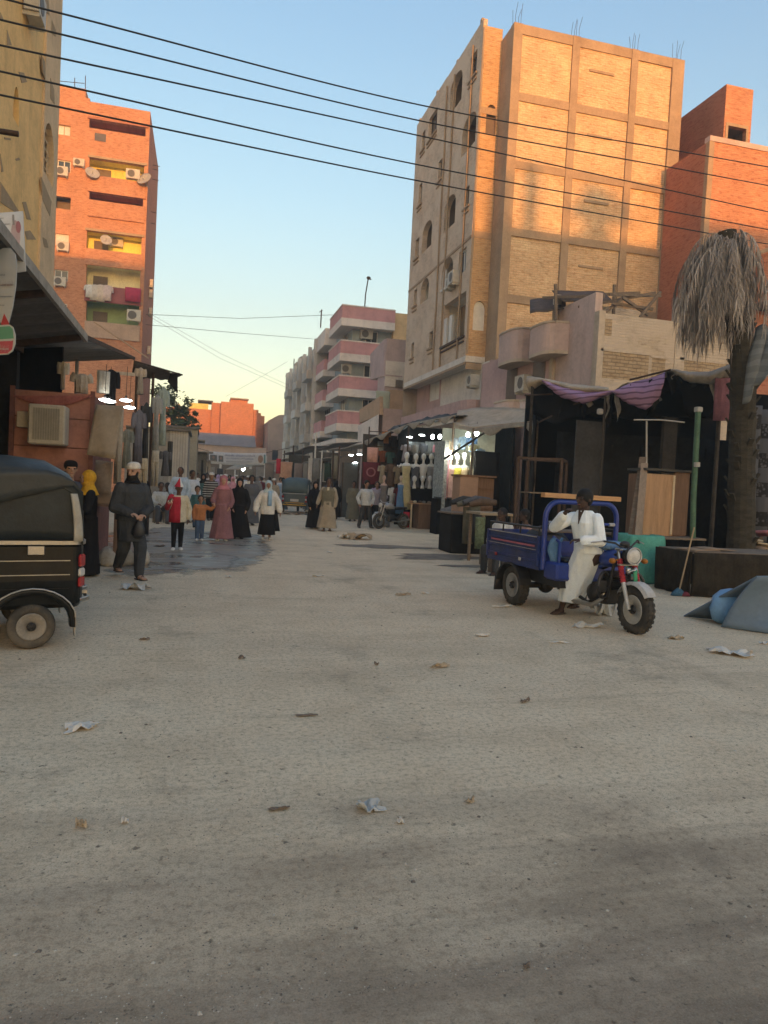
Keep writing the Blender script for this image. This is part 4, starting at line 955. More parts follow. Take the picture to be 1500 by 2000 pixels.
# green tree up the street on the left
tp = PY(345, 930, 50.0)
tr = thing('tree', 'dusty green street tree rising behind the grey sheds on the left side', 'tree', (tp.x, 50, 0))
b = MB()
for c, r, n, s in ((PY(340, 790, 50), (1.0, 1.2, 1.0), 1000, 2), (PY(365, 815, 50), (.75, .9, .7), 800, 3), (PY(350, 835, 49), (1.2, 1.2, .6), 900, 4), (PY(322, 770, 51), (.7, .7, .9), 600, 5), (PY(338, 752, 50), (.35, .4, .5), 200, 6)): leaf_cloud(b, c, r, n, .13, s)
part('crown', b, LEAF, tr, True)
b = MB(); b.tube([(tp.x, 50, 0), (tp.x - .1, 50, 2.5), PY(345, 830, 50)], [.2, .16, .1], 8); b.tube([(tp.x - .1, 50, 2.5), PY(330, 780, 50)], [.1, .05], 6); b.tube([(tp.x - .1, 50, 2.6), PY(362, 815, 50)], [.1, .04], 6); part('trunk', b, WOODDK, tr, True)
# dead palm with a skirt of hanging fronds
pg = G(1446, 1144)
pm = thing('palm_tree', 'dead palm with a thick shaggy mop of drooping grey fronds over the brick wall', 'tree', (pg.x, pg.y, 0))
BARK = M('palm_bark', (.05, .043, .03), .95, .4, 5, .9, bscale=22, stretch=(1, 1, 2.5))
ptop = PY(1416, 456, pg.y + .3); pts = []; rs = []
mid = PY(1452, 690, pg.y)
for k in range(26):
    u = k / 25; a = Vector((pg.x, pg.y, 0)).lerp(mid, min(1, u / .62)) if u < .62 else mid.lerp(ptop, (u - .62) / .38)
    pts.append(a); rs.append((.26 - .06 * u) * (1 + .07 * (k % 2)) * (1.12 if k == 0 else 1))
b = MB(); b.tube(pts, rs, 14, smooth=False); part('trunk', b, BARK, pm, True)
b = MB(); rr = random.Random(3)
for k in range(70):
    u = rr.uniform(.05, .8); i = u * 25; p = pts[int(i)].lerp(pts[min(25, int(i) + 1)], i % 1); a = rr.uniform(0, 6.28); r = rs[int(i)]
    d = Vector((math.cos(a), math.sin(a), 0)); q = p + d * r * .92; b.bar(q, q + d * .09 + Vector((0, 0, .14)), .09, .035)
part('bark_stub', b, BARK, pm, True)['kind'] = 'stuff'
FR = [M('dead_frond_%s' % n, c, .95, .35, 6, .4, stretch=(6, 6, .6)) for n, c in (('grey', (.40, .35, .305)), ('tan', (.45, .39, .335)), ('dark', (.32, .275, .24)))]
fmesh = []
for k in range(7):
    b = MB(); rr = random.Random(20 + k); Lh = rr.uniform(2.0, 2.75); out = rr.uniform(.45, .85); up = rr.uniform(.08, .25); spine = []
    for j in range(11):
        u = j / 10; spine.append(Vector((out * (1 - (1 - u) ** 2.4) + .06 * math.sin(u * 5 + k), .05 * math.sin(u * 7 + k), up * math.sin(min(1, u * 3) * 1.57) - Lh * u ** 1.35)))
    b.tube(spine, [.013 * (1 - .6 * j / 10) for j in range(11)], 4, smooth=False)
    for j in range(2, 80):
        u = j / 80; i = u * 10; p = spine[int(i)].lerp(spine[min(10, int(i) + 1)], i % 1); s = 1 if j % 2 else -1
        ln = rr.uniform(.30, .8) * (1 - .3 * u); w = rr.uniform(.006, .014)
        d = Vector((rr.uniform(-.12, .2), s * rr.uniform(.05, .32), -1)).normalized(); t = Vector((rr.uniform(-1, 1), rr.uniform(-1, 1), 0)).normalized()
        m1 = p + d * ln * .5 + Vector((.02, s * .04, 0)); e2 = p + d * ln + Vector((0, 0, -.1))
        b.add([p - t * w, p + t * w, m1 + t * w, e2, m1 - t * w], [(0, 1, 2, 3, 4)])
    fmesh.append(b.mesh('frond', FR[k % 3]))
rr = random.Random(9); top = ptop - Vector((pg.x, pg.y, 0))
for k in range(190):
    a = 6.283 * k / 190 * 5.3 + rr.uniform(-.2, .2); z = rr.uniform(-.4, .06); s = rr.uniform(.62, .80)
    sq = Matrix.Diagonal((s * rr.uniform(.75, 1.15), s, s * rr.uniform(.8, 1.05), 1))
    o = link('frond', fmesh[k % 7], pm, Matrix.Translation(top + Vector((rr.uniform(-.2, .2), rr.uniform(-.2, .2), z))) @ Matrix.Rotation(a, 4, 'Z') @ sq)
# power lines
WIRE = M('wire_black', (.02, .02, .02), .6, .1)
def wire(pts, r, label, group, sag=.0, n=40):
    b = MB(); P = []
    for i in range(len(pts) - 1):
        for k in range(n + (i == len(pts) - 2)):
            u = k / n; p = pts[i].lerp(pts[i + 1], u); p.z -= sag * 4 * u * (1 - u); P.append(p)
    b.tube(P, r, 5); return solo('power_line', b, WIRE, label, 'power line', group)
WL = [(115, 25, 830, 207, 1337, 297), (115, 66, 826, 237, 1337, 332), (115, 113, 810, 263, 1337, 378), (115, 165, 808, 320, 1337, 418), (115, 209, 806, 351, 1325, 445)]
wl_lab = ['highest of the five thick black power lines crossing the sky', 'second thick black power line, just under the highest one', 'middle one of the five thick black power lines', 'fourth thick black power line, just above the lowest one', 'lowest of the five thick black power lines crossing the sky']
YA, YB = 13.0, 19.5
ends = ([], [])
for (x0, y0, x1, y1, x2, y2), lb in zip(WL, wl_lab):
    A, Bm, C = PY(x0, y0, YA), PY(x1, y1, YA + (YB - YA) * .62), PY(x2, y2, YB)
    dA = (Bm - A).normalized(); dC = (C - Bm).normalized()
    A2 = A - dA * 6.0 + Vector((0, 0, .0)); C2 = C + dC * 9.0
    ends[0].append(A2); ends[1].append(C2)
    # smooth curve through the measured points
    P = []
    for k in range(81):
        t = k / 80; s = t * 3
        pts4 = [A2 + (A2 - A), A2, A, Bm, C, C2, C2 + (C2 - C)]
        s = t * 4; i = min(3, int(s)); f = s - i; p0, p1, p2, p3 = pts4[i], pts4[i + 1], pts4[i + 2], pts4[i + 3]
        P.append(.5 * ((2 * p1) + (p2 - p0) * f + (2 * p0 - 5 * p1 + 4 * p2 - p3) * f * f + (3 * p1 - p0 - 3 * p2 + p3) * f ** 3))
    b = MB(); b.tube(P, .016, 6); solo('power_line', b, WIRE, lb, 'power line', 'thick power lines across the sky')
for es, lb in ((ends[0], 'utility pole carrying the power lines, near side'), (ends[1], 'utility pole carrying the power lines, far side')):
    c = sum(es, Vector()) / 5; t = thing('utility_pole', lb, 'pole', (c.x, c.y, 0))
    b = MB(); b.tube([(c.x, c.y, 0), (c.x, c.y, max(q.z for q in es) + .6)], [.16, .1], 10); part('pole', b, STEEL, t, True)
    for q in es: b = MB(); b.bar((c.x, c.y, q.z - .05), (q.x, q.y, q.z - .02), .08); part('crossarm', b, STEEL, t, True)
wire([PX(285, 614, lx + .1), PY(470, 622, 60), PX(650, 615, qx)], .018, 'upper thin cable strung between the red tower and the pink block', 'thin cables strung over the street', 0, 20)
wire([PX(285, 634, lx + .1), PY(460, 650, 60), PX(612, 662, qx)], .018, 'lower thin cable strung between the red tower and the pink block', 'thin cables strung over the street', 0, 20)
THIN = M('thin_cable', (.14, .13, .11), .7, .1)
for (a, m_, c, lb) in (((292, 612, 58), (430, 690, 64), (562, 752, 72), 'faint upper slanting cable running down to the grey block'), ((292, 618, 58), (430, 700, 64), (562, 758, 72), 'faint lower slanting cable running down to the grey block'), ((440, 775, 80), (500, 742, 76), (562, 706, 74), 'faint cable rising from the far houses to the grey block')):
    b = MB(); P = [PY(a[0], a[1], a[2]), PY(m_[0], m_[1], m_[2]), PY(c[0], c[1], c[2])]; b.tube(P, .012, 4); solo('cable', b, THIN, lb, 'cable', 'faint slanting cables')
# == PEOPLE
SKIN = {k: M('skin_' + k, c, .6, .12, 6, .08, 0, .35) for k, c in (('light', (.42, .25, .17)), ('tan', (.28, .16, .105)), ('brown', (.13, .07, .045)), ('dark', (.055, .032, .024)))}
HAIR = M('black_hair', (.012, .011, .010), .7, .4, 30, .4)
EYE = M('eye_dark', (.02, .015, .012), .3, .1); LIP = M('lip', (.22, .09, .075), .6, .1)
FAB = {k: CLOTH('cloth_' + k, c) for k, c in dict(
    black=(.014, .014, .016), charcoal=(.052, .055, .058), grey=(.20, .20, .195), white=(.62, .62, .59), offwhite=(.60, .55, .42), cream=(.58, .52, .38), mauve=(.25, .125, .135), rose=(.42, .17, .20),
    red=(.42, .03, .05), orange=(.42, .17, .07), denim=(.075, .115, .19), blue=(.12, .22, .40), paleblue=(.40, .50, .60), skyblue=(.27, .42, .58), beige=(.33, .285, .215), olive=(.16, .15, .11), brown=(.13, .09, .065),
    yellow=(.62, .34, .03), teal=(.06, .14, .15), plaid=(.30, .28, .31), robe=(.60, .61, .58), slate=(.10, .105, .12), maroon=(.13, .03, .04), pink=(.55, .28, .33), lavender=(.42, .32, .48), darkgreen=(.05, .075, .05)).items()}
LEATHER = M('worn_leather', (.075, .055, .042), .6, .3, 8, .2); SOLE = M('pale_sole', (.45, .42, .36), .8, .2)
def limb(b, p, q, r0, r1, n=10):
    """closed tapered capsule"""
    p, q = Vector(p), Vector(q); d = q - p; L_ = d.length
    if L_ < 1e-5: return b
    d /= L_; a = d.orthogonal().normalized(); c = d.cross(a); rings = []
    for t, s in ((-.96, .28), (-.7, .72), (0, 1.0)): rings.append((p + d * r0 * t, r0 * s))
    rings.append((p.lerp(q, .5), (r0 + r1) / 2))
    for t, s in ((0, 1.0), (.7, .72), (.96, .28)): rings.append((q + d * r1 * t, r1 * s))
    return b.loft([[o + (a * math.cos(2 * math.pi * k / n) + c * math.sin(2 * math.pi * k / n)) * r for k in range(n)] for o, r in rings])
def ring(c, rx, ry, n=18, rz=0.0, amp=0.0, ph=0.0, folds=7):
    o = []
    for k in range(n):
        a = 2 * math.pi * k / n; m = 1 + amp * (math.sin(a * folds + ph) * .6 + math.sin(a * (folds - 3) + 1.7 * ph) * .4); x, y = rx * m * math.cos(a), ry * m * math.sin(a)
        o.append(Vector((c[0] + x * math.cos(rz) - y * math.sin(rz), c[1] + x * math.sin(rz) + y * math.cos(rz), c[2])))
    return o
def skin_obj(name, b, mat, parent, vox, smooth=3):
    o = part(name, b, mat, parent)
    m = o.modifiers.new('union', 'REMESH'); m.mode = 'VOXEL'; m.voxel_size = vox; m.use_smooth_shade = True
    s = o.modifiers.new('soft', 'SMOOTH'); s.factor = .5; s.iterations = smooth
    return o
def hand(b, w, d, up, s, side, curl=.5, fine=True):
    """palm, four fingers and a thumb; w wrist, d direction of the fingers, up back of the hand"""
    w, d, up = Vector(w), Vector(d).normalized(), Vector(up); up = (up - d * up.dot(d)).normalized(); t = d.cross(up) * side
    k = s
    b.loft([ring2(w + d * x * k, t, up, a * k, c * k) for x, a, c in ((0, .026, .02), (.03, .036, .019), (.07, .042, .016), (.09, .040, .013))])
    if not fine:
        limb(b, w + d * .08 * k, w + d * .15 * k - up * .02 * k * curl * 2, .028 * k, .018 * k, 7); limb(b, w + d * .02 * k + t * .03 * k, w + d * .07 * k + t * .055 * k - up * .01 * k, .014 * k, .010 * k, 6); return
    for i, (o, ln) in enumerate(((.030, .068), (.010, .078), (-.010, .072), (-.029, .056))):
        p = w + d * .085 * k + t * o * k; q = p + (d * math.cos(curl) - up * math.sin(curl)) * ln * .5 * k; e = q + (d * math.cos(curl * 2.1) - up * math.sin(curl * 2.1)) * ln * .5 * k
        limb(b, p, q, .0098 * k, .0088 * k, 6); limb(b, q, e, .0088 * k, .0072 * k, 6)
    p = w + d * .025 * k + t * .03 * k; q = p + (d * .6 + t * .7 - up * .25).normalized() * .04 * k; e = q + (d * .9 + t * .25 - up * .35).normalized() * .032 * k
    limb(b, p, q, .013 * k, .011 * k, 6); limb(b, q, e, .0105 * k, .008 * k, 6)
def ring2(c, t, u, a, h, n=10): return [c + t * a * math.cos(2 * math.pi * k / n) + u * h * math.sin(2 * math.pi * k / n) for k in range(n)]
class Person:
    """a figure standing on its Empty-free root mesh; local frame looks towards -Y, feet on z = 0"""
    def __init__(s, label, pos, rz, h, skin='tan', group=None, vox=.014, lean=0.0, female=False, stride=0.0, head_turn=0.0, head_tilt=0.0,
                 arms=None, seated=False, child=False, feet=None, hips=None, knees=None, bare_legs=True, shoulder_shift=(0, 0, 0)):
        s.h = h; s.vox = vox; k = h; s.child = child
        hd = .137 * k if not child else .165 * k
        s.hd = hd
        hip = Vector(hips) if hips else Vector((0, 0, .52 * k))
        up = Vector((0, -math.sin(lean), math.cos(lean)))
        s.hip = hip; s.up = up
        tor = .30 * k if not child else .27 * k
        sh = hip + up * tor + Vector(shoulder_shift); s.sh = sh
        sw = (.112 if not female else .100) * k; s.sw = sw
        neck = sh + up * .045 * k; s.neck = neck
        hc = neck + Vector((0, -.012 * k, 0)) + up * hd * .56; s.hc = hc
        HR = Matrix.Rotation(head_turn, 3, 'Z') @ Matrix.Rotation(head_tilt, 3, 'X'); s.HR = HR
        A = lambda v: hc + HR @ (Vector(v) * hd)
        s.A = A
        hw = .052 * k if not female else .055 * k
        f = stride * k
        fl = Vector((-hw, -f * .5, .035 * k)); fr = Vector((hw, f * .5, .035 * k))
        if feet: fl, fr = Vector(feet[0]), Vector(feet[1])
        kn = []
        for sx, ft in ((-1, fl), (1, fr)):
            m = (hip + Vector((sx * hw, 0, -.02 * k))).lerp(ft, .5) + Vector((0, -.02 * k - abs(f) * .08, .012 * k)); kn.append(m)
        if knees: kn = [Vector(q) for q in knees]
        s.kn = kn; s.ft = (fl, fr); s.hw = hw
        b = MB()
        # torso, neck, head
        b.loft([ring(hip + up * (t * tor), sw * a, sw * c) for t, a, c in ((-.20, .45, .4), (-.14, .75, .55), (.0, .86, .62), (.28, .76, .54), (.55, .86, .60), (.80, .98, .60), (.96, .80, .46), (1.04, .45, .32))])
        limb(b, sh - up * .02 * k, neck + up * hd * .25, .036 * k, .031 * k)
        b.ell(A((0, .03, .12)), (hd * .385, hd * .46, hd * .46), 16, 12, HR)
        b.ell(A((0, -.09, -.19)), (hd * .29, hd * .33, hd * .33), 14, 10, HR)
        if vox < .02:
            b.prism
            limb(b, A((0, -.42, .06)), A((0, -.50, -.09)), hd * .045, hd * .07, 7)
            for sx in (-1, 1):
                b.ell(A((sx * .39, .05, -.02)), (hd * .05, hd * .09, hd * .14), 8, 6, HR); b.ell(A((sx * .17, -.36, .13)), (hd * .13, hd * .06, hd * .04), 8, 5, HR)
            b.ell(A((0, -.36, -.24)), (hd * .13, hd * .05, hd * .05), 8, 5, HR); b.ell(A((0, -.34, -.44)), (hd * .12, hd * .09, hd * .09), 8, 5, HR)
        # arms
        arms = arms or [((-.045, .01, -.17), (-.035, -.03, -.325)), ((.045, .01, -.17), (.035, -.03, -.325))]
        s.arm = []
        for sx, (e, w) in zip((-1, 1), arms):
            S = sh + Vector((sx * sw * .93, 0, -.025 * k)); E = S + Vector(e) * k; Wp = S + Vector(w) * k
            limb(b, S, E, .031 * k, .025 * k); limb(b, E, Wp, .025 * k, .0175 * k)
            d = (Wp - E).normalized(); back = Vector((sx, -.3, .1)) if abs(d.z) > .6 else Vector((0, -.2, 1))
            hand(b, Wp, d, back, k / 1.75 * (1.0 if not child else .9), -sx, .55, vox < .012)
            s.arm.append((S, E, Wp))
        # legs and feet
        for i, sx in enumerate((-1, 1)):
            Hj = hip + Vector((sx * hw, 0, -.02 * k)); ft = s.ft[i]
            limb(b, Hj, kn[i], .052 * k, .036 * k); limb(b, kn[i], ft, .036 * k, .022 * k)
            fd = Vector((sx * .12, -1, 0)).normalized()
            b.loft([ring2(ft + fd * x * k + Vector((0, 0, -zc * k)), Vector((1, 0, 0)), Vector((0, 0, 1)), a * k, c * k) for x, a, c, zc in ((-.03, .012, .012, .012), (-.018, .021, .021, .008), (.02, .024, .022, .010), (.06, .027, .014, .018), (.092, .022, .009, .022), (.102, .008, .005, .024))])
        o = link('person', b.mesh('person', SKIN[skin]), None, Matrix.Translation(Vector(pos)) @ Matrix.Rotation(rz, 4, 'Z'))
        m = o.modifiers.new('union', 'REMESH'); m.mode = 'VOXEL'; m.voxel_size = vox * .8; m.use_smooth_shade = True
        sm = o.modifiers.new('soft', 'SMOOTH'); sm.factor = .5; sm.iterations = 2
        tag(o, label, 'person', group); s.o = o
        if vox < .03:
            for sx in (-1, 1):
                e = MB(); e.ell(A((sx * .165, -.385, .055)), (hd * .07, hd * .05, hd * .04), 8, 6, HR); part('eye', e, EYE, o)
            e = MB(); e.ell(A((0, -.395, -.27)), (hd * .13, hd * .035, hd * .022), 8, 5, HR); part('mouth', e, LIP, o)
    def blob(s, name, b, mat, f=1.0, smooth=3, label=None):
        o = skin_obj(name, b, mat, s.o, s.vox * f, smooth)
        if label: o['label'] = label
        return o
    def raw(s, name, b, mat, label=None): return part(name, b, mat, s.o, False, label)
    def sleeves(s, b, r0=.045, r1=.034, upto=1.0, short=False):
        k = s.h
        for S, E, Wp in s.arm:
            limb(b, S, E, r0 * k, r1 * k * 1.05)
            if short: continue
            limb(b, E, E.lerp(Wp, .9 * upto), r1 * k * 1.05, r1 * k * .95)
    def torso(s, b, lo=-.16, w=1.12, dep=1.2, amp=.02, hi=1.05):
        tor = (s.sh - s.hip).length; up = (s.sh - s.hip).normalized()
        pr = [(lo, .95, .78), (.0, .95, .76), (.28, .90, .70), (.55, .95, .74), (.80, 1.03, .74), (.95, .86, .58), (hi, .48, .42)]
        b.loft([ring(s.hip + up * (t * tor), s.sw * a * w, s.sw * c * dep * .95, 22, 0, amp, t * 5) for t, a, c in pr])
    def robe(s, mat, hem=.03, flare=1.5, amp=.05, w=1.12, sleeve=(.046, .042), name='robe', dep=1.0, ctr=None, folds=7):
        b = MB(); s.torso(b, .05, w, 1.15); s.sleeves(b, *sleeve); k = s.h; n = 30
        hm = Vector(((s.ft[0].x + s.ft[1].x) / 2, (s.ft[0].y + s.ft[1].y) / 2, 0)) if ctr is None else Vector(ctr)
        R_ = []
        for j in range(9):
            u = j / 8; c = (s.hip + s.up * .05 * k).lerp(hm + Vector((0, 0, hem * k)), u)
            wx = s.sw * w * (.94 + (flare - .94) * u ** 1.2); wy = s.sw * w * dep * (.80 + (flare * .82 - .80) * u ** 1.2)
            R_.append(ring(c, wx, wy, n, 0, amp * (.25 + u * 1.1), u * 2 + s.h * 9, folds))
        b.loft(R_[::-1]); return s.blob(name, b, mat, 1.0, 2)
    def shirt(s, mat, lo=-.2, short=False, name='shirt', r=(.044, .036), w=1.13):
        b = MB(); s.torso(b, lo, w, 1.2, .025); s.sleeves(b, *r, short=short); return s.blob(name, b, mat)
    def trousers(s, mat, r=(.062, .048, .040), name='trousers', end=.95):
        b = MB(); k = s.h
        b.loft([ring(s.hip + s.up * (t * k), s.sw * a, s.sw * c) for t, a, c in ((-.07, .6, .5), (-.04, .92, .72), (.03, .92, .72), (.055, .86, .66))])
        for i, sx in enumerate((-1, 1)):
            Hj = s.hip + Vector((sx * s.hw * .95, 0, -.02 * k)); limb(b, Hj, s.kn[i], r[0] * k, r[1] * k); limb(b, s.kn[i], s.kn[i].lerp(s.ft[i], end), r[1] * k, r[2] * k)
        return s.blob(name, b, mat)
    def skirt(s, mat, hem=.07, flare=1.5, amp=.05, dep=.8, name='skirt'):
        b = MB(); k = s.h; R_ = []
        for j in range(8):
            u = j / 7; c = (s.hip + s.up * .06 * k).lerp(Vector((s.hip.x, s.hip.y, hem * k)), u); a = s.sw * (.98 + (flare - .98) * u); R_.append(ring(c, a, a * dep, 28, 0, amp * (.2 + u), u * 3, 6))
        b.loft(R_[::-1]); return s.blob(name, b, mat, 1.0, 2)
    def shoes(s, mat, name='shoe'):
        k = s.h
        for i, sx in enumerate((-1, 1)):
            b = MB(); ft = s.ft[i]; fd = Vector((sx * .12, -1, 0)).normalized()
            b.loft([ring2(ft + fd * x * k + Vector((0, 0, -zc * k)), Vector((1, 0, 0)), Vector((0, 0, 1)), a * k, c * k) for x, a, c, zc in ((-.036, .014, .012, .016), (-.024, .026, .022, .012), (.02, .029, .026, .012), (.06, .032, .019, .017), (.10, .027, .013, .021), (.112, .010, .007, .024))])
            s.raw(name, b, mat)
    def sandals(s, mat):
        k = s.h
        for i, sx in enumerate((-1, 1)):
            b = MB(); ft = s.ft[i]; fd = Vector((sx * .12, -1, 0)).normalized(); z = max(0.002, ft.z - .036 * k)
            c = Vector((ft.x, ft.y, 0)); o = [(-.04, .02), (-.02, .03), (.04, .032), (.08, .033), (.108, .02)]; t = Vector((-fd.y, fd.x, 0))
            out_ = [c + fd * x * k + t * w * k for x, w in o] + [c + fd * x * k - t * w * k for x, w in o[::-1]]
            b.prism([(p.x, p.y) for p in out_], z, z + .016, 'z')
            for x in (.02, .06): p0 = c + fd * x * k; b.tube([p0 + t * .03 * k + Vector((0, 0, z + .01)), p0 + Vector((0, 0, z + .042 * k)), p0 - t * .03 * k + Vector((0, 0, z + .01))], .008, 5)
            s.raw('sandal', b, mat)
    def hair(s, mat=None, size=1.0, low=.0):
        b = MB(); hd = s.hd; A = s.A
        b.ell(A((0, .07, .17)), (hd * .425 * size, hd * .47 * size, hd * .45 * size), 16, 10, s.HR); b.ell(A((0, .20, -.06 + low)), (hd * .39, hd * .33, hd * .36), 12, 8, s.HR)
        return s.raw('hair', b, mat or HAIR)
    def beard(s):
        b = MB(); hd = s.hd; A = s.A; b.ell(A((0, -.15, -.36)), (hd * .33, hd * .31, hd * .25), 14, 9, s.HR); b.ell(A((0, -.22, -.52)), (hd * .24, hd * .2, hd * .2), 12, 8, s.HR)
        for sx in (-1, 1): limb(b, A((sx * .33, -.10, -.05)), A((sx * .27, -.2, -.35)), hd * .07, hd * .1, 7)
        return s.raw('beard', b, HAIR)
    def cap(s, mat):
        b = MB(); hd = s.hd; prof = [(.42, .17), (.43, .24), (.42, .36), (.375, .48), (.30, .55), (.17, .60), (.02, .61), (.02, .58), (.39, .2)]
        old = b.T; b.T = Matrix.Translation(s.hc) @ s.HR.to_4x4() @ Matrix.Diagonal((hd, hd * 1.12, hd, 1)) @ Matrix.Translation((0, .03, 0)); b.lathe(prof, 20); b.T = old
        return s.raw('cap', b, mat)
    def hijab(s, mat, drape=True, long=0.0):
        b = MB(); hd = s.hd; A = s.A; k = s.h
        b.ell(A((0, .07, .10)), (hd * .47, hd * .50, hd * .55), 18, 12, s.HR); b.ell(A((0, .02, -.36)), (hd * .46, hd * .42, hd * .36), 14, 9, s.HR)
        if drape:
            R_ = []
            for t, a, c in ((.22, .42, .46), (.05, .62, .60), (-.08, .98, .80), (-.20 - long, 1.10 + long, .92 + long)): R_.append(ring(s.neck + Vector((0, 0, t * hd * 1.3 - (.02 * k if t < 0 else 0) )), s.sw * a, s.sw * c * .92, 22, 0, .03, t * 9))
            b.loft(R_[::-1])
        # open face: the shell is cut back in front of the eyes and mouth
        o = s.blob('headscarf', b, mat, .9, 2)
        f = MB(); f.ell(A((0, -.41, -.05)), (hd * .25, hd * .125, hd * .34), 14, 10, s.HR); limb(f, A((0, -.48, .04)), A((0, -.545, -.08)), hd * .035, hd * .06, 6)
        s.raw('face', f, s.o.data.materials[0])
        for sx in (-1, 1):
            e = MB(); e.ell(A((sx * .115, -.515, .05)), (hd * .055, hd * .03, hd * .03), 8, 6, s.HR); s.raw('eye', e, EYE)
        e = MB(); e.ell(A((0, -.515, -.2)), (hd * .08, hd * .03, hd * .02), 8, 5, s.HR); s.raw('mouth', e, LIP)
        return o
TOCAM = lambda p: math.atan2(-p.x, p.y)     # heading that faces the camera from p (local -Y towards it)
GP = 'pedestrians walking in the market street'
# 1 — man in the dark robe
p = G(250, 1128)
m1 = Person('bearded man in a dark grey robe and white skullcap beside the rickshaw', p, R(30), 1.76, 'light', GP, .0085, lean=.05, head_turn=R(-55), head_tilt=R(6), feet=((-.03, .33, .13), (.05, -.26, .065)), knees=((-.07, .03, .47), (.09, -.20, .50)),
            arms=[((-.055, -.005, -.175), (.045, -.115, -.215)), ((.055, -.015, -.175), (-.055, -.125, -.225))])
k = 1.76
b = MB(); m1.torso(b, -.02, 1.2, 1.35, .03); m1.sleeves(b, .052, .044)
b.loft([ring(Vector((.0, -.02 * t, z)), a, c, 30, 0, am, t, 6) for t, z, a, c, am in ((3, .58, .185, .20, .07), (2, .72, .19, .185, .05), (1, .86, .20, .165, .035), (0, .99, .205, .155, .02))])
m1.blob('robe', b, FAB['charcoal'], 1.0, 2)
m1.trousers(FAB['charcoal'], (.066, .056, .042)); m1.sandals(LEATHER); m1.cap(CLOTH('cap_white', (.60, .57, .50))); m1.beard()
b = MB(); b.loft([ring(m1.neck + Vector((0, 0, z)), a, c, 18, 0, .05, z * 60) for z, a, c in ((-.05, .13, .12), (-.02, .115, .105), (.03, .085, .09), (.05, .08, .085))]); m1.raw('scarf', b, FAB['black'])
b = MB(); b.tube([m1.sh + Vector((.01, -.135, -.03)), m1.sh + Vector((.01, -.155, -.18)), m1.sh + Vector((.005, -.15, -.28))], .008, 5); m1.raw('placket', b, FAB['slate'])
# the black plastic bag hanging from his hand (held: a thing of its own)
hw_ = m1.o.matrix_basis @ m1.arm[1][2]
BAG = M('black_plastic', (.016, .016, .018), .28, .3, 9, .6, spec=.6)
b = MB(); rr = random.Random(4)
def bagmesh(b, top, w, hgt, seed=1, n=16, flat=.6):
    R_ = []
    for t, a in ((0, .10), (.12, .16), (.3, .55), (.55, .92), (.8, 1.0), (.95, .75), (1.0, .3)):
        R_.append([Vector((top[0] + w * a * math.cos(6.283 * k / n) * (1 + .22 * noise.noise(Vector((k * .9, t * 4, seed)))), top[1] + w * flat * a * math.sin(6.283 * k / n) * (1 + .22 * noise.noise(Vector((k * .9, t * 4, seed + 5)))), top[2] - hgt * t)) for k in range(n)])
    return b.loft(R_[::-1])
bagmesh(b, hw_ + Vector((-.05, -.05, -.03)), .10, .33, 3); solo('plastic_bag', b, BAG, 'small shiny black plastic bag hanging from the robed man\'s hand', 'bag')
# 2 — boy in red, white and black
p = G(345, 1074)
m = Person('boy in a red and cream top with a pointed red and white hood', p, R(4), 1.42, 'brown', GP, .012, stride=.08, child=False, arms=[((-.05, .0, -.15), (-.03, -.10, -.06)), ((.06, .0, -.16), (.05, -.03, -.31))], head_turn=R(15))
b = MB(); m.torso(b, -.30, 1.18, 1.25); m.sleeves(b, .05, .042); o = m.blob('top', b, FAB['cream'])
b = MB(); R_ = []
tor = (m.sh - m.hip).length
for t, a in ((-.32, 1.0), (0, .98), (.4, .93), (.75, .99), (.98, .80)):
    c = m.hip + m.up * t * tor; R_.append([c + Vector((-m.sw * 1.2 * a * math.sin(x), -m.sw * 1.0 * a * .95 * math.cos(x), 0)) for x in [(-.25 + 2.1 * i / 8) for i in range(9)]] + [c + Vector((-m.sw * .7 * a * math.sin(x), -m.sw * .6 * a * math.cos(x), 0)) for x in [(-.25 + 2.1 * i / 8) for i in range(8, -1, -1)]])
b.loft(R_); S, E, Wp = m.arm[0]; limb(b, S, E, .056 * 1.42, .046 * 1.42); limb(b, E, E.lerp(Wp, .85), .046 * 1.42, .042 * 1.42); m.raw('red_half', b, FAB['red'])
m.trousers(FAB['black'], (.058, .044, .032)); m.shoes(FAB['white'])
hd = m.hd
for sgn, mt, nm in ((-1, FAB['red'], 'red_hood_half'), (1, FAB['white'], 'white_hood_half')):
    b = MB(); tip = m.A((.06, .08, 1.12)); N = 9
    rows = []
    for t in (0, .25, .5, .75, 1.0):
        z = .05 + .25 * t + .8 * t * t; w = .52 * (1 - t ** 1.6) + .01
        rows.append([m.A((sgn * w * math.sin(math.pi * i / N) + .06 * t, .05 - w * 1.05 * math.cos(math.pi * i / N), z + .12)) for i in range(N + 1)] + [m.A((0 + .06 * t, .05 + w * .5 * (1 - 2 * j), z + .12)) for j in (0, 1)])
    b.loft(rows if sgn > 0 else [r[::-1] for r in rows], smooth=False); m.raw(nm, b, mt)
# 3 — small boy in orange
p = G(389, 1055); m = Person('small boy in an orange jumper and blue jeans holding a woman\'s hand', p, R(3), 1.12, 'tan', GP, .012, child=True, stride=.05, arms=[((-.04, .0, -.14), (-.03, -.02, -.28)), ((.12, -.01, -.06), (.21, -.02, .02))])
m.shirt(FAB['orange'], -.25, w=1.2, r=(.052, .044)); m.trousers(FAB['denim'], (.066, .052, .044)); m.shoes(FAB['white']); m.hair(size=1.0)
# 4 — woman in mauve
p = G(432, 1056); m = Person('woman in a long mauve dress and rose headscarf', p, R(2), 1.63, 'light', GP, .013, female=True, arms=[((-.06, -.01, -.16), (-.05, -.09, -.20)), ((.05, -.0, -.17), (.01, -.08, -.26))])
m.robe(FAB['mauve'], .035, 1.55, .06, 1.2); m.hijab(FAB['rose'], True, .05); m.shoes(FAB['white'])
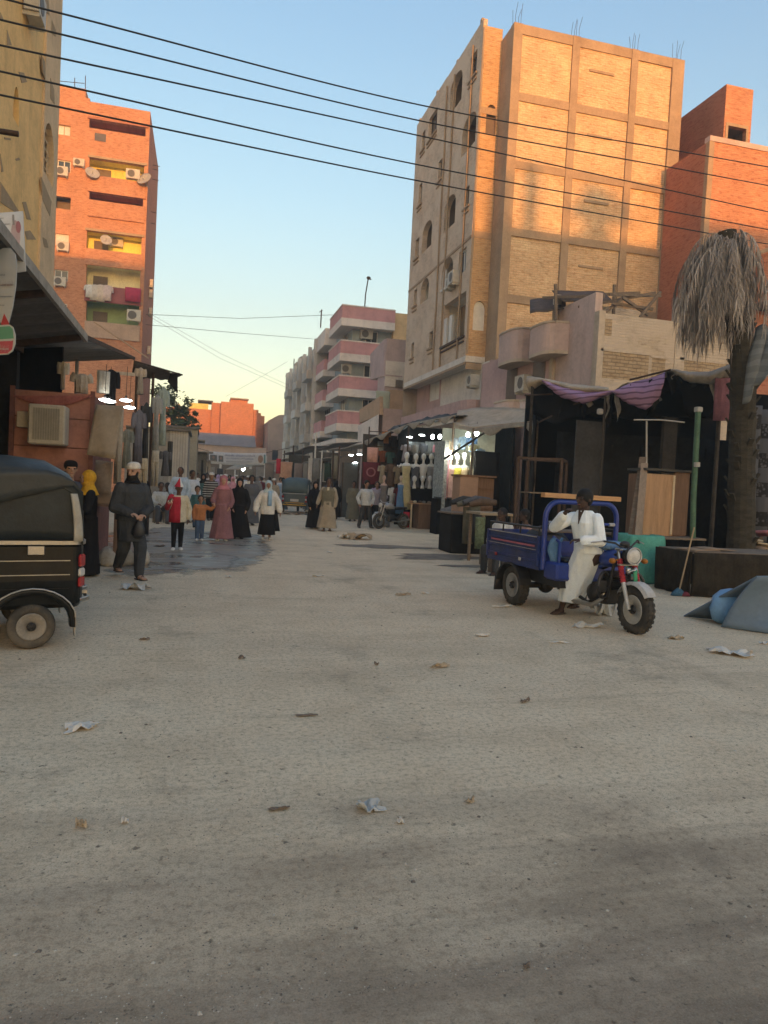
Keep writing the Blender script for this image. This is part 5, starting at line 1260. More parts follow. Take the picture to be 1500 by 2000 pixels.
# 5 — woman in black
p = G(464, 1052); m = Person('woman in a loose black cloak and black headscarf beside the mauve dress', p, R(0), 1.58, 'light', GP, .013, female=True, arms=[((-.055, -.01, -.16), (-.02, -.06, -.27)), ((.055, .0, -.17), (.03, -.05, -.29))])
m.robe(FAB['black'], .03, 1.75, .05, 1.28, (.056, .052)); m.hijab(FAB['black'], True, .22); m.shoes(FAB['charcoal'])
# 6 — woman in white top
p = G(520, 1053); m = Person('woman in a loose white top with a pale blue scarf and long black skirt', p, R(-4), 1.56, 'tan', GP, .013, female=True, arms=[((-.09, .0, -.16), (-.11, -.03, -.30)), ((.09, .0, -.16), (.12, -.03, -.30))])
b = MB(); m.torso(b, -.28, 1.32, 1.4, .03); m.sleeves(b, .055, .056); m.blob('blouse', b, FAB['white']); m.skirt(FAB['black'], .08, 1.55, .05, .75); m.hijab(CLOTH('scarf_paleblue', (.42, .52, .56)), True, .0); m.shoes(SOLE)
b = MB(); b.sheet(lambda u, v: m.neck + Vector((-.01 + .11 * u, -.155 - .02 * math.sin(u * 6) - .05 * v * (1 - v), -.04 - .40 * v)), 5, 6, .012); m.raw('scarf_end', b, FAB['skyblue'])
b = MB(); b.sheet(lambda u, v: Vector((.10 + .16 * u + .10 * v * u, .06 + .05 * u, .80 - .58 * v)), 4, 6, .02); m.raw('skirt_panel', b, FAB['black'])
# 7 — couple walking away from us on the right
p = G(612, 1033); m = Person('woman in black walking beside the man in a beige robe', p, R(18), 1.58, 'light', GP, .014, female=True, arms=[((-.05, -.01, -.16), (-.04, -.05, -.30)), ((.05, .0, -.17), (.03, -.05, -.29))], head_turn=R(-20))
m.robe(FAB['black'], .03, 1.5, .05, 1.25, (.052, .05)); m.hijab(FAB['black'], True, .15); m.shoes(SOLE)
p = G(638, 1037); m = Person('man in a long beige robe with an olive waistcoat', p, R(-14), 1.74, 'brown', GP, .013, stride=.14, arms=[((-.06, .01, -.16), (-.09, -.02, -.28)), ((.05, .0, -.17), (.03, -.03, -.32))], head_turn=R(12))
m.robe(FAB['beige'], .06, 1.5, .07, 1.18); b = MB(); m.torso(b, -.22, 1.24, 1.36); m.blob('waistcoat', b, FAB['olive']); m.hair(); m.sandals(LEATHER)
b = MB(); b.sheet(lambda u, v: m.sh + Vector((-.035 + .07 * u, -.165, .03 - .3 * v)), 2, 3, .01); m.raw('robe_front', b, FAB['cream'])
# 8 — man in white shirt, standing with legs apart
p = G(712, 1031); m = Person('man in a pale grey shirt and dark trousers standing with legs apart', p, R(10), 1.72, 'tan', GP, .013, feet=((-.22, .05, .06), (.24, -.02, .06)), arms=[((-.08, .03, -.15), (-.05, -.02, -.28)), ((.08, .02, -.15), (.03, -.04, -.27))], head_tilt=R(20))
m.shirt(CLOTH('cloth_palegrey', (.46, .49, .50)), -.12); m.trousers(FAB['charcoal'], (.062, .046, .040)); m.hair(); m.shoes(LEATHER)
p = G(733, 1026); m = Person('man in a plaid shirt with his elbow out, just behind the pale grey shirt', p, R(-15), 1.70, 'tan', GP, .014, arms=[((-.06, .0, -.16), (-.02, -.06, -.26)), ((.13, .02, -.13), (.05, -.04, -.25))])
m.shirt(STRIPES('plaid_cloth', (.34, .31, .34), (.24, .22, .27), 22, 2), -.15); m.trousers(FAB['black']); m.hair(); m.shoes(FAB['black'])
# 9 — tall men in pale robes on the left
p = G(349, 1020); m = Person('tall man in a pale blue robe behind the boy in the pointed hood', p, R(-10), 1.84, 'brown', GP, .014, arms=[((-.07, .0, -.16), (-.04, -.08, -.26)), ((.06, .0, -.17), (.04, -.05, -.31))])
m.robe(FAB['paleblue'], .05, 1.4, .06, 1.25); m.hair(size=.97); m.sandals(LEATHER)
p = G(372, 1020); m = Person('man in a near white robe beside the tall man in pale blue', p, R(25), 1.76, 'brown', GP, .016)
m.robe(CLOTH('cloth_ice', (.52, .56, .60)), .05, 1.5, .06, 1.25); m.hair(); m.sandals(LEATHER)
p = G(383, 1030); m = Person('child in a dark jacket and cream hood half hidden behind the orange jumper', p, R(5), 1.28, 'tan', GP, .016, child=True)
m.shirt(FAB['teal'], -.25, w=1.2); m.trousers(FAB['denim']); m.hair(); m.shoes(FAB['black'])
# 10 — woman with the yellow scarf behind the rickshaw
p = G(168, 1124); m = Person('woman in black with a bright yellow headscarf, partly hidden by the black rickshaw', p, R(-70), 1.60, 'tan', GP, .012, female=True, arms=[((-.05, -.05, -.15), (.01, -.15, -.12)), ((.05, -.05, -.15), (-.01, -.15, -.13))])
m.robe(FAB['black'], .02, 1.3, .04, 1.15); m.hijab(FAB['yellow'], True, .14); m.shoes(FAB['black'])
p = G(131, 1118); m = Person('man in a black cap looking over the roof of the black rickshaw', p, R(20), 1.74, 'light', GP, .014)
m.robe(FAB['slate'], .05, 1.3, .04, 1.15); m.cap(FAB['black']); m.hair(); m.shoes(LEATHER)
p = G(268, 1050); m = Person('man in a black cloak standing right behind the white skullcap', p, R(-20), 1.72, 'brown', GP, .016)
m.robe(FAB['black'], .05, 1.25, .04, 1.1); m.hair(); m.shoes(LEATHER)
# 11 — seated man
def seat_person(label, p, rz, skin, shirt_m, trouser_m, h=1.7, vox=.014, group='people sitting by the stalls', arms=None, hz=.50):
    m = Person(label, p, rz, h, skin, group, vox, lean=.12, hips=(0, 0, hz), feet=((-.14, -.42, .06), (.16, -.46, .06)), knees=((-.14, -.42, .50), (.16, -.44, .50)),
               arms=arms or [((-.06, -.03, -.15), (.03, -.16, -.19)), ((.06, -.03, -.15), (-.03, -.16, -.20))])
    m.shirt(shirt_m, -.12); m.trousers(trouser_m, (.066, .05, .042)); m.hair(); m.sandals(LEATHER); return m
p = G(311, 1021); seat_person('seated man in a white shirt with folded arms, at the left side of the street', p, R(14), 'brown', CLOTH('cloth_mistwhite', (.52, .54, .53)), FAB['slate'])
t = thing('stool', 'low wooden stool under the seated man in white', 'stool', (p.x, p.y, 0), R(14)); b = MB(); b.box(-.2, .2, -.16, .18, .38, .42, .01); part('seat', b, WOODDK, t)
for x, y in ((-.17, -.13), (.17, -.13), (-.17, .15), (.17, .15)): b = MB(); b.box(x - .02, x + .02, y - .02, y + .02, 0, .378); part('leg', b, WOODDK, t)
p = G(326, 1018); seat_person('man sitting half hidden next to the seated white shirt', p, R(-10), 'dark', FAB['brown'], FAB['charcoal'], 1.66, .018)
t = thing('stool', 'low wooden stool under the half hidden sitting man', 'stool', (p.x, p.y, 0), R(-10)); b = MB(); b.box(-.2, .2, -.16, .18, .38, .42, .01); part('seat', b, WOODDK, t)
for x, y in ((-.17, -.13), (.17, -.13), (-.17, .15), (.17, .15)): b = MB(); b.box(x - .02, x + .02, y - .02, y + .02, 0, .378); part('leg', b, WOODDK, t)
# 12 — the crowd further up the street, each its own figure
CROWD = [  # px, Y, height, garment, colour, skin, headgear, label
    (413, 27, 1.72, 'shirt', 'striped', 'tan', 'cap', 'man in a black shirt with white stripes and pale cap behind the rose headscarf'),
    (492, 25, 1.70, 'robe', 'slate', 'brown', 'hair', 'man in a dark slate robe between the black cloak and the white top'),
    (441, 34, 1.70, 'robe', 'offwhite', 'tan', 'cap', 'distant man in cream behind the mauve dress'),
    (455, 33, 1.60, 'robe', 'pink', 'tan', 'hijab', 'distant woman in dusty pink between the two cloaks'),
    (474, 37, 1.68, 'robe', 'white', 'brown', 'hair', 'distant man in white over the shoulder of the woman in black'),
    (503, 38, 1.66, 'robe', 'grey', 'tan', 'hijab', 'distant woman in grey left of the white top'),
    (536, 33, 1.62, 'robe', 'beige', 'tan', 'cap', 'distant man in a beige robe just right of the white top'),
    (548, 43, 1.70, 'shirt', 'white', 'tan', 'hair', 'distant man in a white shirt by the green rickshaw'),
    (398, 30, 1.66, 'robe', 'teal', 'tan', 'hijab', 'distant woman in dark teal behind the orange jumper'),
    (404, 42, 1.74, 'robe', 'white', 'brown', 'hair', 'far man in white at the left of the crowd'),
    (421, 46, 1.70, 'shirt', 'grey', 'tan', 'hair', 'far man in a grey shirt under the banner'),
    (432, 52, 1.70, 'robe', 'offwhite', 'tan', 'cap', 'far man in cream under the middle of the banner'),
    (449, 48, 1.68, 'robe', 'black', 'tan', 'hijab', 'far woman in black under the banner'),
    (462, 55, 1.72, 'robe', 'white', 'brown', 'cap', 'far man in white robe and cap below the banner lettering'),
    (470, 47, 1.64, 'shirt', 'lavender', 'tan', 'hair', 'far figure in lavender in the crowd'),
    (481, 53, 1.70, 'robe', 'paleblue', 'brown', 'hair', 'far man in pale blue in the crowd'),
    (489, 46, 1.70, 'robe', 'white', 'brown', 'hair', 'far man in white near the lit bulb'),
    (498, 56, 1.66, 'robe', 'teal', 'tan', 'hijab', 'far woman in teal in the crowd'),
    (508, 49, 1.70, 'shirt', 'skyblue', 'tan', 'hair', 'far man in a sky blue shirt'),
    (515, 58, 1.72, 'robe', 'offwhite', 'tan', 'cap', 'far man in cream at the right end of the banner'),
    (527, 50, 1.70, 'robe', 'grey', 'brown', 'hair', 'far man in grey behind the white top'),
    (534, 60, 1.66, 'robe', 'black', 'tan', 'hijab', 'far woman in black right of the banner'),
    (559, 52, 1.70, 'robe', 'white', 'brown', 'hair', 'far man in white by the orange stall sheet'),
    (386, 48, 1.72, 'shirt', 'white', 'brown', 'hair', 'far man in a white shirt by the grey sheds'),
    (594, 41, 1.68, 'shirt', 'rose', 'tan', 'hair', 'distant figure in rose right of the green rickshaw'),
    (606, 46, 1.68, 'robe', 'beige', 'tan', 'cap', 'distant man in beige behind the couple'),
    (641, 36, 1.70, 'shirt', 'slate', 'tan', 'hair', 'distant man in dark shirt behind the beige robe'),
    (657, 31, 1.66, 'robe', 'black', 'tan', 'hijab', 'woman in full black standing before the grey sheet metal door'),
    (669, 40, 1.62, 'robe', 'charcoal', 'tan', 'hijab', 'distant woman in charcoal by the grey sheet metal'),
    (375, 36, 1.70, 'robe', 'cream', 'tan', 'hair', 'distant man in cream at the mouth of the grey sheds'),
    (430, 62, 1.70, 'robe', 'white', 'brown', 'hair', 'farthest man in white left of the lit bulb'),
    (476, 66, 1.70, 'robe', 'grey', 'brown', 'hair', 'farthest man in grey right of the lit bulb'),
    (505, 68, 1.70, 'robe', 'white', 'tan', 'hair', 'farthest man in white under the banner end'),
    (445, 70, 1.70, 'shirt', 'skyblue', 'tan', 'hair', 'farthest man in sky blue under the banner'),
    (411, 38, 1.70, 'robe', 'brown', 'brown', 'hair', 'distant man in a brown robe behind the striped shirt'), (426, 40, 1.66, 'robe', 'lavender', 'tan', 'hijab', 'distant woman in lavender behind the rose headscarf'), (485, 42, 1.70, 'robe', 'offwhite', 'brown', 'cap', 'distant man in cream by the dark slate robe'), (511, 44, 1.66, 'shirt', 'maroon', 'tan', 'hair', 'distant figure in maroon behind the white top'),
    (553, 37, 1.68, 'robe', 'paleblue', 'brown', 'hair', 'distant man in pale blue left of the green rickshaw'), (603, 38, 1.64, 'robe', 'grey', 'tan', 'hijab', 'distant woman in grey behind the couple'), (624, 44, 1.70, 'robe', 'white', 'brown', 'hair', 'distant man in white between the couple and the posts'), (649, 44, 1.68, 'shirt', 'pink', 'tan', 'hair', 'distant figure in pink by the posts'), (676, 37, 1.70, 'robe', 'offwhite', 'tan', 'cap', 'man in cream standing before the sheet metal door'), (692, 30, 1.68, 'robe', 'olive', 'brown', 'hair', 'man in olive standing left of the pale grey shirt'), (392, 55, 1.70, 'robe', 'grey', 'tan', 'hair', 'far man in grey at the left stalls'), (519, 70, 1.70, 'robe', 'skyblue', 'brown', 'hair', 'farthest man in a sky blue robe right of the banner'),
]
FAB['striped'] = STRIPES('striped_cloth', (.025, .025, .025), (.55, .55, .53), 12, 2, duty=.6, wob=.2)
for i, (px, Y, h, gm, c, sk, hg, lb) in enumerate(CROWD):
    q = PY(px, 935, Y); rr = random.Random(i); far = Y > 40
    m = Person(lb, (q.x, Y, 0), rr.choice((0, 0, 3.14)) + rr.uniform(-.6, .6), h, sk, 'people in the far crowd', .022 if not far else .034, female=hg == 'hijab', stride=rr.uniform(0, .2))
    if gm == 'robe': m.robe(FAB[c], .05, 1.4, .04, 1.18)
    else: m.shirt(FAB[c], -.15); m.trousers(FAB[rr.choice(('charcoal', 'slate', 'black', 'denim'))])
    if hg == 'hijab': m.hijab(FAB['black'] if c in ('black', 'teal', 'charcoal') else FAB[c], True, .1)
    elif hg == 'cap': m.cap(FAB['white'])
    else: m.hair()
    if not far: m.shoes(LEATHER)
# == VEHICLES
BLACKP = M('black_paint', (.008, .010, .011), .3, .35, 5, .06, spec=.22, dirt=.04); VINYL = M('black_vinyl', (.022, .028, .029), .5, .4, 1.6, .3, spec=.4, dirt=.12)
VINYLD = M('dark_curtain', (.012, .017, .018), .5, .4, 2, .35, spec=.4); CHROME = M('dull_chrome', (.45, .45, .44), .35, .12, 9, .08, 1.0, .5); BEIGEP = M('beige_trim', (.38, .36, .31), .7, .15, 4, .1, dirt=.3)
RUB = M('tyre_rubber', (.05, .048, .043), .88, .25, 7, .35, spec=.2, dirt=.45); REDL = M('red_lens', (.30, .02, .025), .25, .15, 10, .05, spec=.6); WLENS = M('clear_lens', (.50, .50, .48), .2, .15, 14, .15, spec=.7)
RIMG = M('dusty_rim', (.26, .245, .215), .7, .25, 8, .15, .2, dirt=.3); BLKM = M('black_metal', (.018, .018, .018), .5, .3, 9, .15, spec=.5); PLATEW = M('plate_white', (.5, .48, .44), .6, .15)
def wheel(parent, c, r, w, rim_mat, n=28, hub=.07, spokes=5, treads=True):
    """tyre, rim and hub about the local X axis"""
    T = Matrix.Translation(Vector(c)) @ Matrix.Rotation(R(90), 4, 'Y')
    ri = r * .60
    b = MB(); b.T = T
    prof = [(ri, -w * .40), (r * .78, -w * .5), (r * .93, -w * .47), (r * .985, -w * .33), (r, 0), (r * .985, w * .33), (r * .93, w * .47), (r * .78, w * .5), (ri, w * .40)]
    b.lathe(prof, n, close=True)
    if treads:
        for k in range(26):
            a = 6.283 * k / 26
            for s in (-1, 1):
                p = Vector((math.cos(a) * r * .99, math.sin(a) * r * .99, s * w * .24)); b.cbox(p, (.022, r * .13, w * .26), Matrix.Rotation(a, 3, 'Z'))
    t = part('tyre', b, RUB, parent)
    b = MB(); b.T = T; b.lathe([(ri * 1.02, -w * .42), (ri * .99, -w * .30), (ri * .80, -w * .18), (ri * .78, w * .18), (ri * .99, w * .30), (ri * 1.02, w * .42), (ri * .94, w * .44), (ri * .72, w * .25), (ri * .30, w * .30), (ri * .28, -w * .30), (ri * .72, -w * .25), (ri * .94, -w * .44)], n, close=True)
    part('rim', b, rim_mat, t)
    b = MB(); b.T = T; b.lathe([(.001, -w * .5), (ri * .30, -w * .46), (ri * .32, w * .46), (.001, w * .5)], 14)
    for k in range(spokes): a = 6.283 * k / spokes; b.cbox((math.cos(a) * ri * .21, math.sin(a) * ri * .21, w * .49), (.018, .018, .02)); b.cbox((math.cos(a) * ri * .21, math.sin(a) * ri * .21, -w * .49), (.018, .018, .02))
    part('hub', b, BLKM, t); return t
def rplan(x, y0, y1, r, n=6):
    """plan outline: square at the front (y0), rounded at the rear (y1)"""
    o = [(-x, y0)]; 
    p = [(x, y0)]
    for k in range(n + 1): a = R(90) * k / n; p.append((x - r + r * math.cos(a), y1 - r + r * math.sin(a)))
    for k in range(n + 1): a = R(90) * k / n; p.append((-x + r - r * math.sin(a), y1 - r + r * math.cos(a)))
    return p + o
def rickshaw(label, loc, rz, paint=BLACKP, roofm=VINYL, curtain=VINYLD, trim=CHROME, group=None, bumper=CHROME):
    t = thing('auto_rickshaw', label, 'auto rickshaw', loc, rz, group)
    b = MB()
    L_ = [[Vector((x, y, z)) for x, y in rplan(.60 + dx, -.62, .50 + dy, .17)] for z, dx, dy in ((.36, -.03, -.03), (.40, 0, 0), (.62, .015, .01), (.93, .0, .0), (.96, -.02, -.02))]
    b.loft(L_, smooth=False); b.box(-.58, .58, -1.25, -.62, .30, .42, .03)
    b.box(-.60, -.57, -1.3, -.62, .42, .62); b.box(.57, .60, -1.3, -.62, .42, .62); part('body', b, paint, t)
    # pressed swage lines along the sides
    for z in (.80, .67, .54):
        b = MB()
        for s in (-1, 1): b.box(s * .617, s * .60, -.6, .31, z, z + .008)
        part('swage_line', b, trim if z > .6 else paint, t)
    b = MB(); ring0 = rplan(.622, -.64, .52, .18)
    for i in range(len(ring0) - 2): b.bar((*ring0[i], .97), (*ring0[i + 1], .97), .022, .035)
    part('waist_trim', b, trim, t)
    # soft top
    path = [(-1.42, 1.60), (-1.3, 1.67), (-.8, 1.715), (-.2, 1.71), (.10, 1.675), (.30, 1.58), (.42, 1.44), (.485, 1.25), (.505, .985)]
    b = MB(); rows = []
    for i, (y, z) in enumerate(path):
        d = min(1, max(0, (z - .98) / .72)); r = []
        for k in range(15):
            u = k / 14 * 2 - 1; e = abs(u) ** 5; r.append(Vector((u * .62, y - .06 * e * (1 if y > .2 else 0), z - .12 * e * (1 if z > 1.5 else .3) + .03 * (1 - u * u))))
        rows.append(r)
    b.sheet(lambda u, v: rows[min(len(rows) - 1, int(round(v * (len(rows) - 1))))][int(round(u * 14))] + Vector((0, 0, wob((u * 5, v * 9, 1), 1, .012))), 14, len(rows) - 1, .02); part('soft_top', b, roofm, t)
    for s in (-1, 1):
        b = MB()
        def side(u, v):
            y = -.70 + 1.14 * u; top = 1.62 if y < .05 else 1.62 - (y - .05) ** 2 * 1.3
            z = .985 + (top - .985) * v; return Vector((s * (.612 + .012 * math.sin(u * 9 + v * 3) * (1 - v)), y, z))
        b.sheet(side, 10, 6, .012); part('side_curtain', b, curtain, t)
        # flap of the hood hanging over the curtain with a swooping edge
        b = MB()
        def flap(u, v):
            y = -.95 + 1.38 * u; top = 1.63 if y < .05 else 1.63 - (y - .05) ** 2 * 1.3; low = 1.10 + .43 * min(1, max(0, (u - .05) / .95)) ** .8
            low = min(low, top - .02); z = low + (top - low) * v; return Vector((s * (.640 + .004 * math.sin(u * 14)), y, z))
        b.sheet(flap, 12, 4, .014); part('hood_flap', b, roofm, t)
        b = MB(); b.sheet(lambda u, v: (s * (.652 - .02 * u), .33 + .12 * u - .10 * v * v * (.4 + .6 * u), .985 + .44 * v), 3, 6, .02); part('rear_post', b, BEIGEP, t)
        b = MB(); b.tube([(s * .60, -.66, .45), (s * .61, -.68, 1.2), (s * .60, -.72, 1.63)], .02, 8); b.tube([(s * .58, -1.32, .6), (s * .58, -1.40, 1.6)], .02, 8); part('post', b, BLKM, t)
        # wheel arch
        b = MB(); N = 14; vs = []
        for rr_, x in ((.345, .555), (.345, .665), (.325, .675), (.30, .675), (.285, .66), (.285, .555)):
            for k in range(N + 1): a = R(-4) + R(188) * k / N; vs.append((s * x, math.cos(a) * rr_ * 1.12, .215 + math.sin(a) * rr_))
        b.add(vs, [(j * (N + 1) + k, j * (N + 1) + k + 1, ((j + 1) % 6) * (N + 1) + k + 1, ((j + 1) % 6) * (N + 1) + k) for j in range(6) for k in range(N)], True); part('wheel_arch', b, paint, t)
        b = MB(); b.tube([(s * .678, math.cos(R(188) * k / N - R(4)) * .345 * 1.12, .215 + math.sin(R(188) * k / N - R(4)) * .345) for k in range(N + 1)], .008, 5); part('arch_trim', b, trim, t)
        b = MB(); b.sheet(lambda u, v: (s * (.55 + .12 * u), .36 + .02 * v, .30 - .20 * v), 2, 3, .012); part('mud_flap', b, BEIGEP, t)
        # lamps on the rounded rear corner
        a = R(45); c = Vector((s * (.43 + .185 * math.sin(a)), .33 + .185 * math.cos(a), 0)); n2 = Matrix.Rotation(-s * a, 3, 'Z')
        for z, h, mt, nm in ((.80, .12, REDL, 'tail_light'), (.69, .08, WLENS, 'reversing_light'), (.60, .10, REDL, 'tail_light')): b = MB(); b.cbox(c + Vector((0, 0, z)), (.13, .05, h), n2, .015); part(nm, b, mt, t)
        b = MB(); b.cbox((s * .625, .02, .90), (.012, .14, .085), None, .006); part('side_reflector', b, CHROME, t)
        wheel(t, (s * .58, 0, .205), .205, .115, RIMG, treads=False)
    b = MB(); b.tube([(-.55, .44, .42), (-.42, .60, .42), (.42, .60, .42), (.55, .44, .42)], .022, 8); b.tube([(-.5, .46, .52), (-.38, .58, .52), (.38, .58, .52), (.5, .46, .52)], .016, 8); b.bar((-.35, .45, .47), (-.35, .6, .47), .03); b.bar((.35, .45, .47), (.35, .6, .47), .03); part('rear_bumper', b, bumper, t)
    b = MB(); b.box(-.2, .2, .515, .525, .58, .70); part('number_plate', b, PLATEW, t)
    b = MB(); b.box(-.5, .5, -.25, .05, .46, .70, .05); b.box(-.5, .5, .05, .15, .66, 1.15, .04); b.box(-.3, .3, -1.0, -.68, .5, .74, .05); part('seat', b, BLKM, t)
    b = MB(); b.loft([[Vector((x, y, z)) for x, y in ((w, -1.3), (w * .9, -1.55), (w * .45, f_), (-w * .45, f_), (-w * .9, -1.55), (-w, -1.3))] for z, w, f_ in ((.34, .45, -1.75), (.6, .55, -1.95), (.9, .58, -1.75), (1.0, .57, -1.62))], False); part('front_cowl', b, paint, t)
    b = MB(); b.add([(-.55, -1.60, 1.0), (.55, -1.60, 1.0), (.52, -1.42, 1.58), (-.52, -1.42, 1.58), (-.55, -1.58, 1.0), (.55, -1.58, 1.0), (.52, -1.40, 1.58), (-.52, -1.40, 1.58)], [(0, 1, 2, 3), (7, 6, 5, 4), (0, 4, 5, 1), (1, 5, 6, 2), (2, 6, 7, 3), (3, 7, 4, 0)]); part('windscreen', b, PANE, t)
    b = MB(); b.ell((0, -1.95, .74), (.1, .06, .1)); part('headlight', b, WLENS, t)
    b = MB(); b.tube([(0, -1.55, .8), (0, -1.95, .205)], .035, 8); b.tube([(-.3, -1.4, 1.0), (.3, -1.4, 1.0)], .015, 6); part('fork', b, BLKM, t)
    wheel(t, (0, -1.95, .205), .205, .115, RIMG, treads=False); return t
rk = rickshaw('black three wheeled auto rickshaw with a worn soft top, its rear quarter in view', (-1.45 - .58 * math.cos(R(-74)), 7.06 - .58 * math.sin(R(-74)), 0), R(-74))
def shorten(o):
    for c in o.children:
        if c.data and not c.name.startswith('tyre'):
            for v in c.data.vertices:
                if v.co.y > .34: v.co.y = .34 + (v.co.y - .34) * .62
            shorten(c)
shorten(rk)
p = G(578, 1003); rickshaw('small grey green auto rickshaw with a yellow bumper parked up the street by the stalls', (p.x, p.y + .5, 0), R(168), M('teal_grey_paint', (.06, .085, .09), .5, .25, 4, .1, spec=.4), M('teal_grey_vinyl', (.08, .115, .12), .7, .2, 3, .2), M('teal_grey_vinyl2', (.05, .07, .075), .7, .2, 3, .2), M('pale_trim', (.4, .4, .37), .6), None, M('yellow_paint', (.60, .34, .04), .6, .15))
# blue cargo tricycle
NAVY = M('navy_paint', (.014, .036, .165), .42, .3, 5, .1, spec=.5, dirt=.18); BLUEP = M('blue_paint', (.015, .045, .26), .38, .25, 6, .08, spec=.5, dirt=.1); PINKS = M('pink_stripe', (.42, .14, .19), .6, .2, 5, .05); WSTR = M('worn_white_stripe', (.42, .42, .42), .6, .25, 8, .1)
ct = thing('cargo_tricycle', 'blue three wheeled cargo motorcycle with a loading bed and round headlight', 'cargo tricycle', (4.99, 9.62, 0), R(5))
b = MB(); b.box(-.60, .60, -.76, .74, .60, .64); part('bed_floor', b, NAVY, ct)
for s in (-1, 1):
    b = MB(); b.box(s * .60, s * .575, -.76, .74, .641, 1.06)
    for z in (.70, .82, .94, 1.03): b.box(s * .603, s * .618, -.75, .73, z, z + .03, .006)
    for y in (-.74, .70): b.box(s * .601, s * .625, y, y + .04, .645, 1.055)
    sp_ = part('side_panel', b, NAVY, ct)
    b = MB(); b.box(s * .6195, s * .6215, -.65, .60, .905, .93); part('stripe', b, PINKS, sp_)
    b = MB(); b.box(s * .6195, s * .6215, -.70, .68, .865, .872); b.box(s * .6195, s * .6215, -.70, .68, 1.04, 1.052); part('stripe', b, WSTR, sp_)
    b = MB(); b.tube([(s * .59, -.74, 1.17), (s * .59, .70, 1.17)], .018, 6)
    for y in (-.7, -.2, .3, .68): b.tube([(s * .59, y, 1.05), (s * .59, y, 1.17)], .013, 6)
    part('side_rail', b, BLKM, ct)
    for y, m2 in ((.42, REDL), (-.28, WLENS)): b = MB(); b.cbox((s * .626, y, .70), (.012, .07, .045), None, .005); part('reflector', b, m2, ct)
    b = MB(); N = 10; vs = []
    for x in (.46, .64):
        for rr_ in (.37, .345):
            for k in range(N + 1): a = R(8) + R(164) * k / N; vs.append((s * x, math.cos(a) * rr_, .29 + math.sin(a) * rr_ * .9))
    n1 = N + 1; b.add(vs, [f for k in range(N) for f in ((k, k + 1, 2 * n1 + k + 1, 2 * n1 + k), (n1 + k + 1, n1 + k, 3 * n1 + k, 3 * n1 + k + 1), (k + 1, k, n1 + k, n1 + k + 1), (2 * n1 + k, 2 * n1 + k + 1, 3 * n1 + k + 1, 3 * n1 + k))]); part('rear_mudguard', b, BLKM, ct)
    b = MB(); b.sheet(lambda u, v: (s * (.47 + .17 * u), .38 + .02 * v, .38 - .22 * v), 2, 2, .012); part('mud_flap', b, BLKM, ct)
    wheel(ct, (s * .50, 0, .29), .29, .15, M('grey_rim', (.30, .31, .31), .5, .2, 8, .1, .3))
b = MB(); b.box(-.575, .575, .715, .74, .641, 1.06); part('tailgate', b, NAVY, ct)
b = MB(); b.box(-.575, .575, -.76, -.735, .641, 1.0)
for z in (.72, .84): b.box(-.5, .5, -.775, -.761, z, z + .03)
part('front_panel', b, BLUEP, ct)
b = MB(); hp = [(-.57, -.80, .62), (-.57, -.80, 1.32)]
for k in range(1, 7): a = R(90) * k / 6; hp.append((-.57 + .20 * (1 - math.cos(a)), -.80, 1.32 + .22 * math.sin(a)))
for k in range(0, 7): a = R(90) * (1 - k / 6); hp.append((.57 - .20 * (1 - math.cos(a)), -.80, 1.32 + .22 * math.sin(a)))
hp += [(.57, -.80, .62)]
b.tube(hp, .036, 10); hoop = part('bed_hoop', b, BLUEP, ct)
b = MB(); b.tube([(-.57, -.80, 1.25), (.57, -.80, 1.25)], .02, 8); part('hoop_bar', b, BLUEP, hoop)
for s in (-1, 1): b = MB(); b.tube([(s * .53, -.81, 1.25), (s * .44, -.81, 1.25)], .026, 8); part('white_tape', b, WSTR, hoop)
b = MB(); b.tube([(-.44, -.98, .62), (-.44, -.98, 1.0), (-.44, -.82, 1.06)], .022, 8); part('seat_rail', b, BLUEP, ct)
b = MB(); b.box(-.55, .55, -1.12, -.78, .50, .74, .03); part('seat_box', b, BLUEP, ct)
b = MB(); b.box(-.42, .42, -1.10, -.80, .741, .80, .025); b.box(-.16, .16, -1.34, -1.12, .74, .83, .035); part('seat', b, BLKM, ct)
b = MB(); b.loft([ring2(Vector((0, y, z)), Vector((1, 0, 0)), Vector((0, 0, 1)), a, c, 14) for y, z, a, c in ((-1.30, .80, .05, .04), (-1.34, .83, .13, .09), (-1.50, .86, .16, .12), (-1.66, .87, .14, .11), (-1.74, .87, .06, .05))]); part('fuel_tank', b, BLUEP, ct)
b = MB(); b.cbox((0, -1.42, .40), (.26, .34, .26), None, .04); b.cbox((0, -1.52, .58), (.2, .2, .14), Matrix.Rotation(R(20), 3, 'X'), .02)
for k in range(7): b.cbox((0, -1.58 - k * .004, .50 + k * .028), (.24, .22, .010), Matrix.Rotation(R(15), 3, 'X'))
b.ell((-.16, -1.38, .40), (.06, .12, .12)); b.ell((.16, -1.38, .40), (.06, .12, .12)); part('engine', b, M('dark_engine', (.035, .034, .033), .45, .4, 10, .3, .5, dirt=.2), ct)
b = MB(); b.tube([(-.13, -1.60, .5), (-.2, -1.62, .36), (-.22, -1.45, .25), (-.24, -.9, .24)], [.025, .025, .028, .04], 8); part('exhaust', b, CHROME, ct)
b = MB()
for s in (-1, 1): b.tube([(s * .12, -1.72, .85), (s * .15, -1.66, .40), (s * .18, -1.3, .26), (s * .2, -.7, .42), (s * .2, .6, .52)], .022, 8); b.tube([(s * .08, -1.75, .95), (s * .14, -1.2, .70), (s * .3, -.75, .60)], .02, 8)
b.tube([(0, -1.71, .78), (0, -1.79, 1.02)], .035, 8); b.tube([(-.5, 0, .29), (.5, 0, .29)], .045, 8); b.ell((0, 0, .29), (.12, .12, .12)); b.box(-.45, .45, -1.05, -.2, .40, .58); part('frame', b, BLKM, ct)
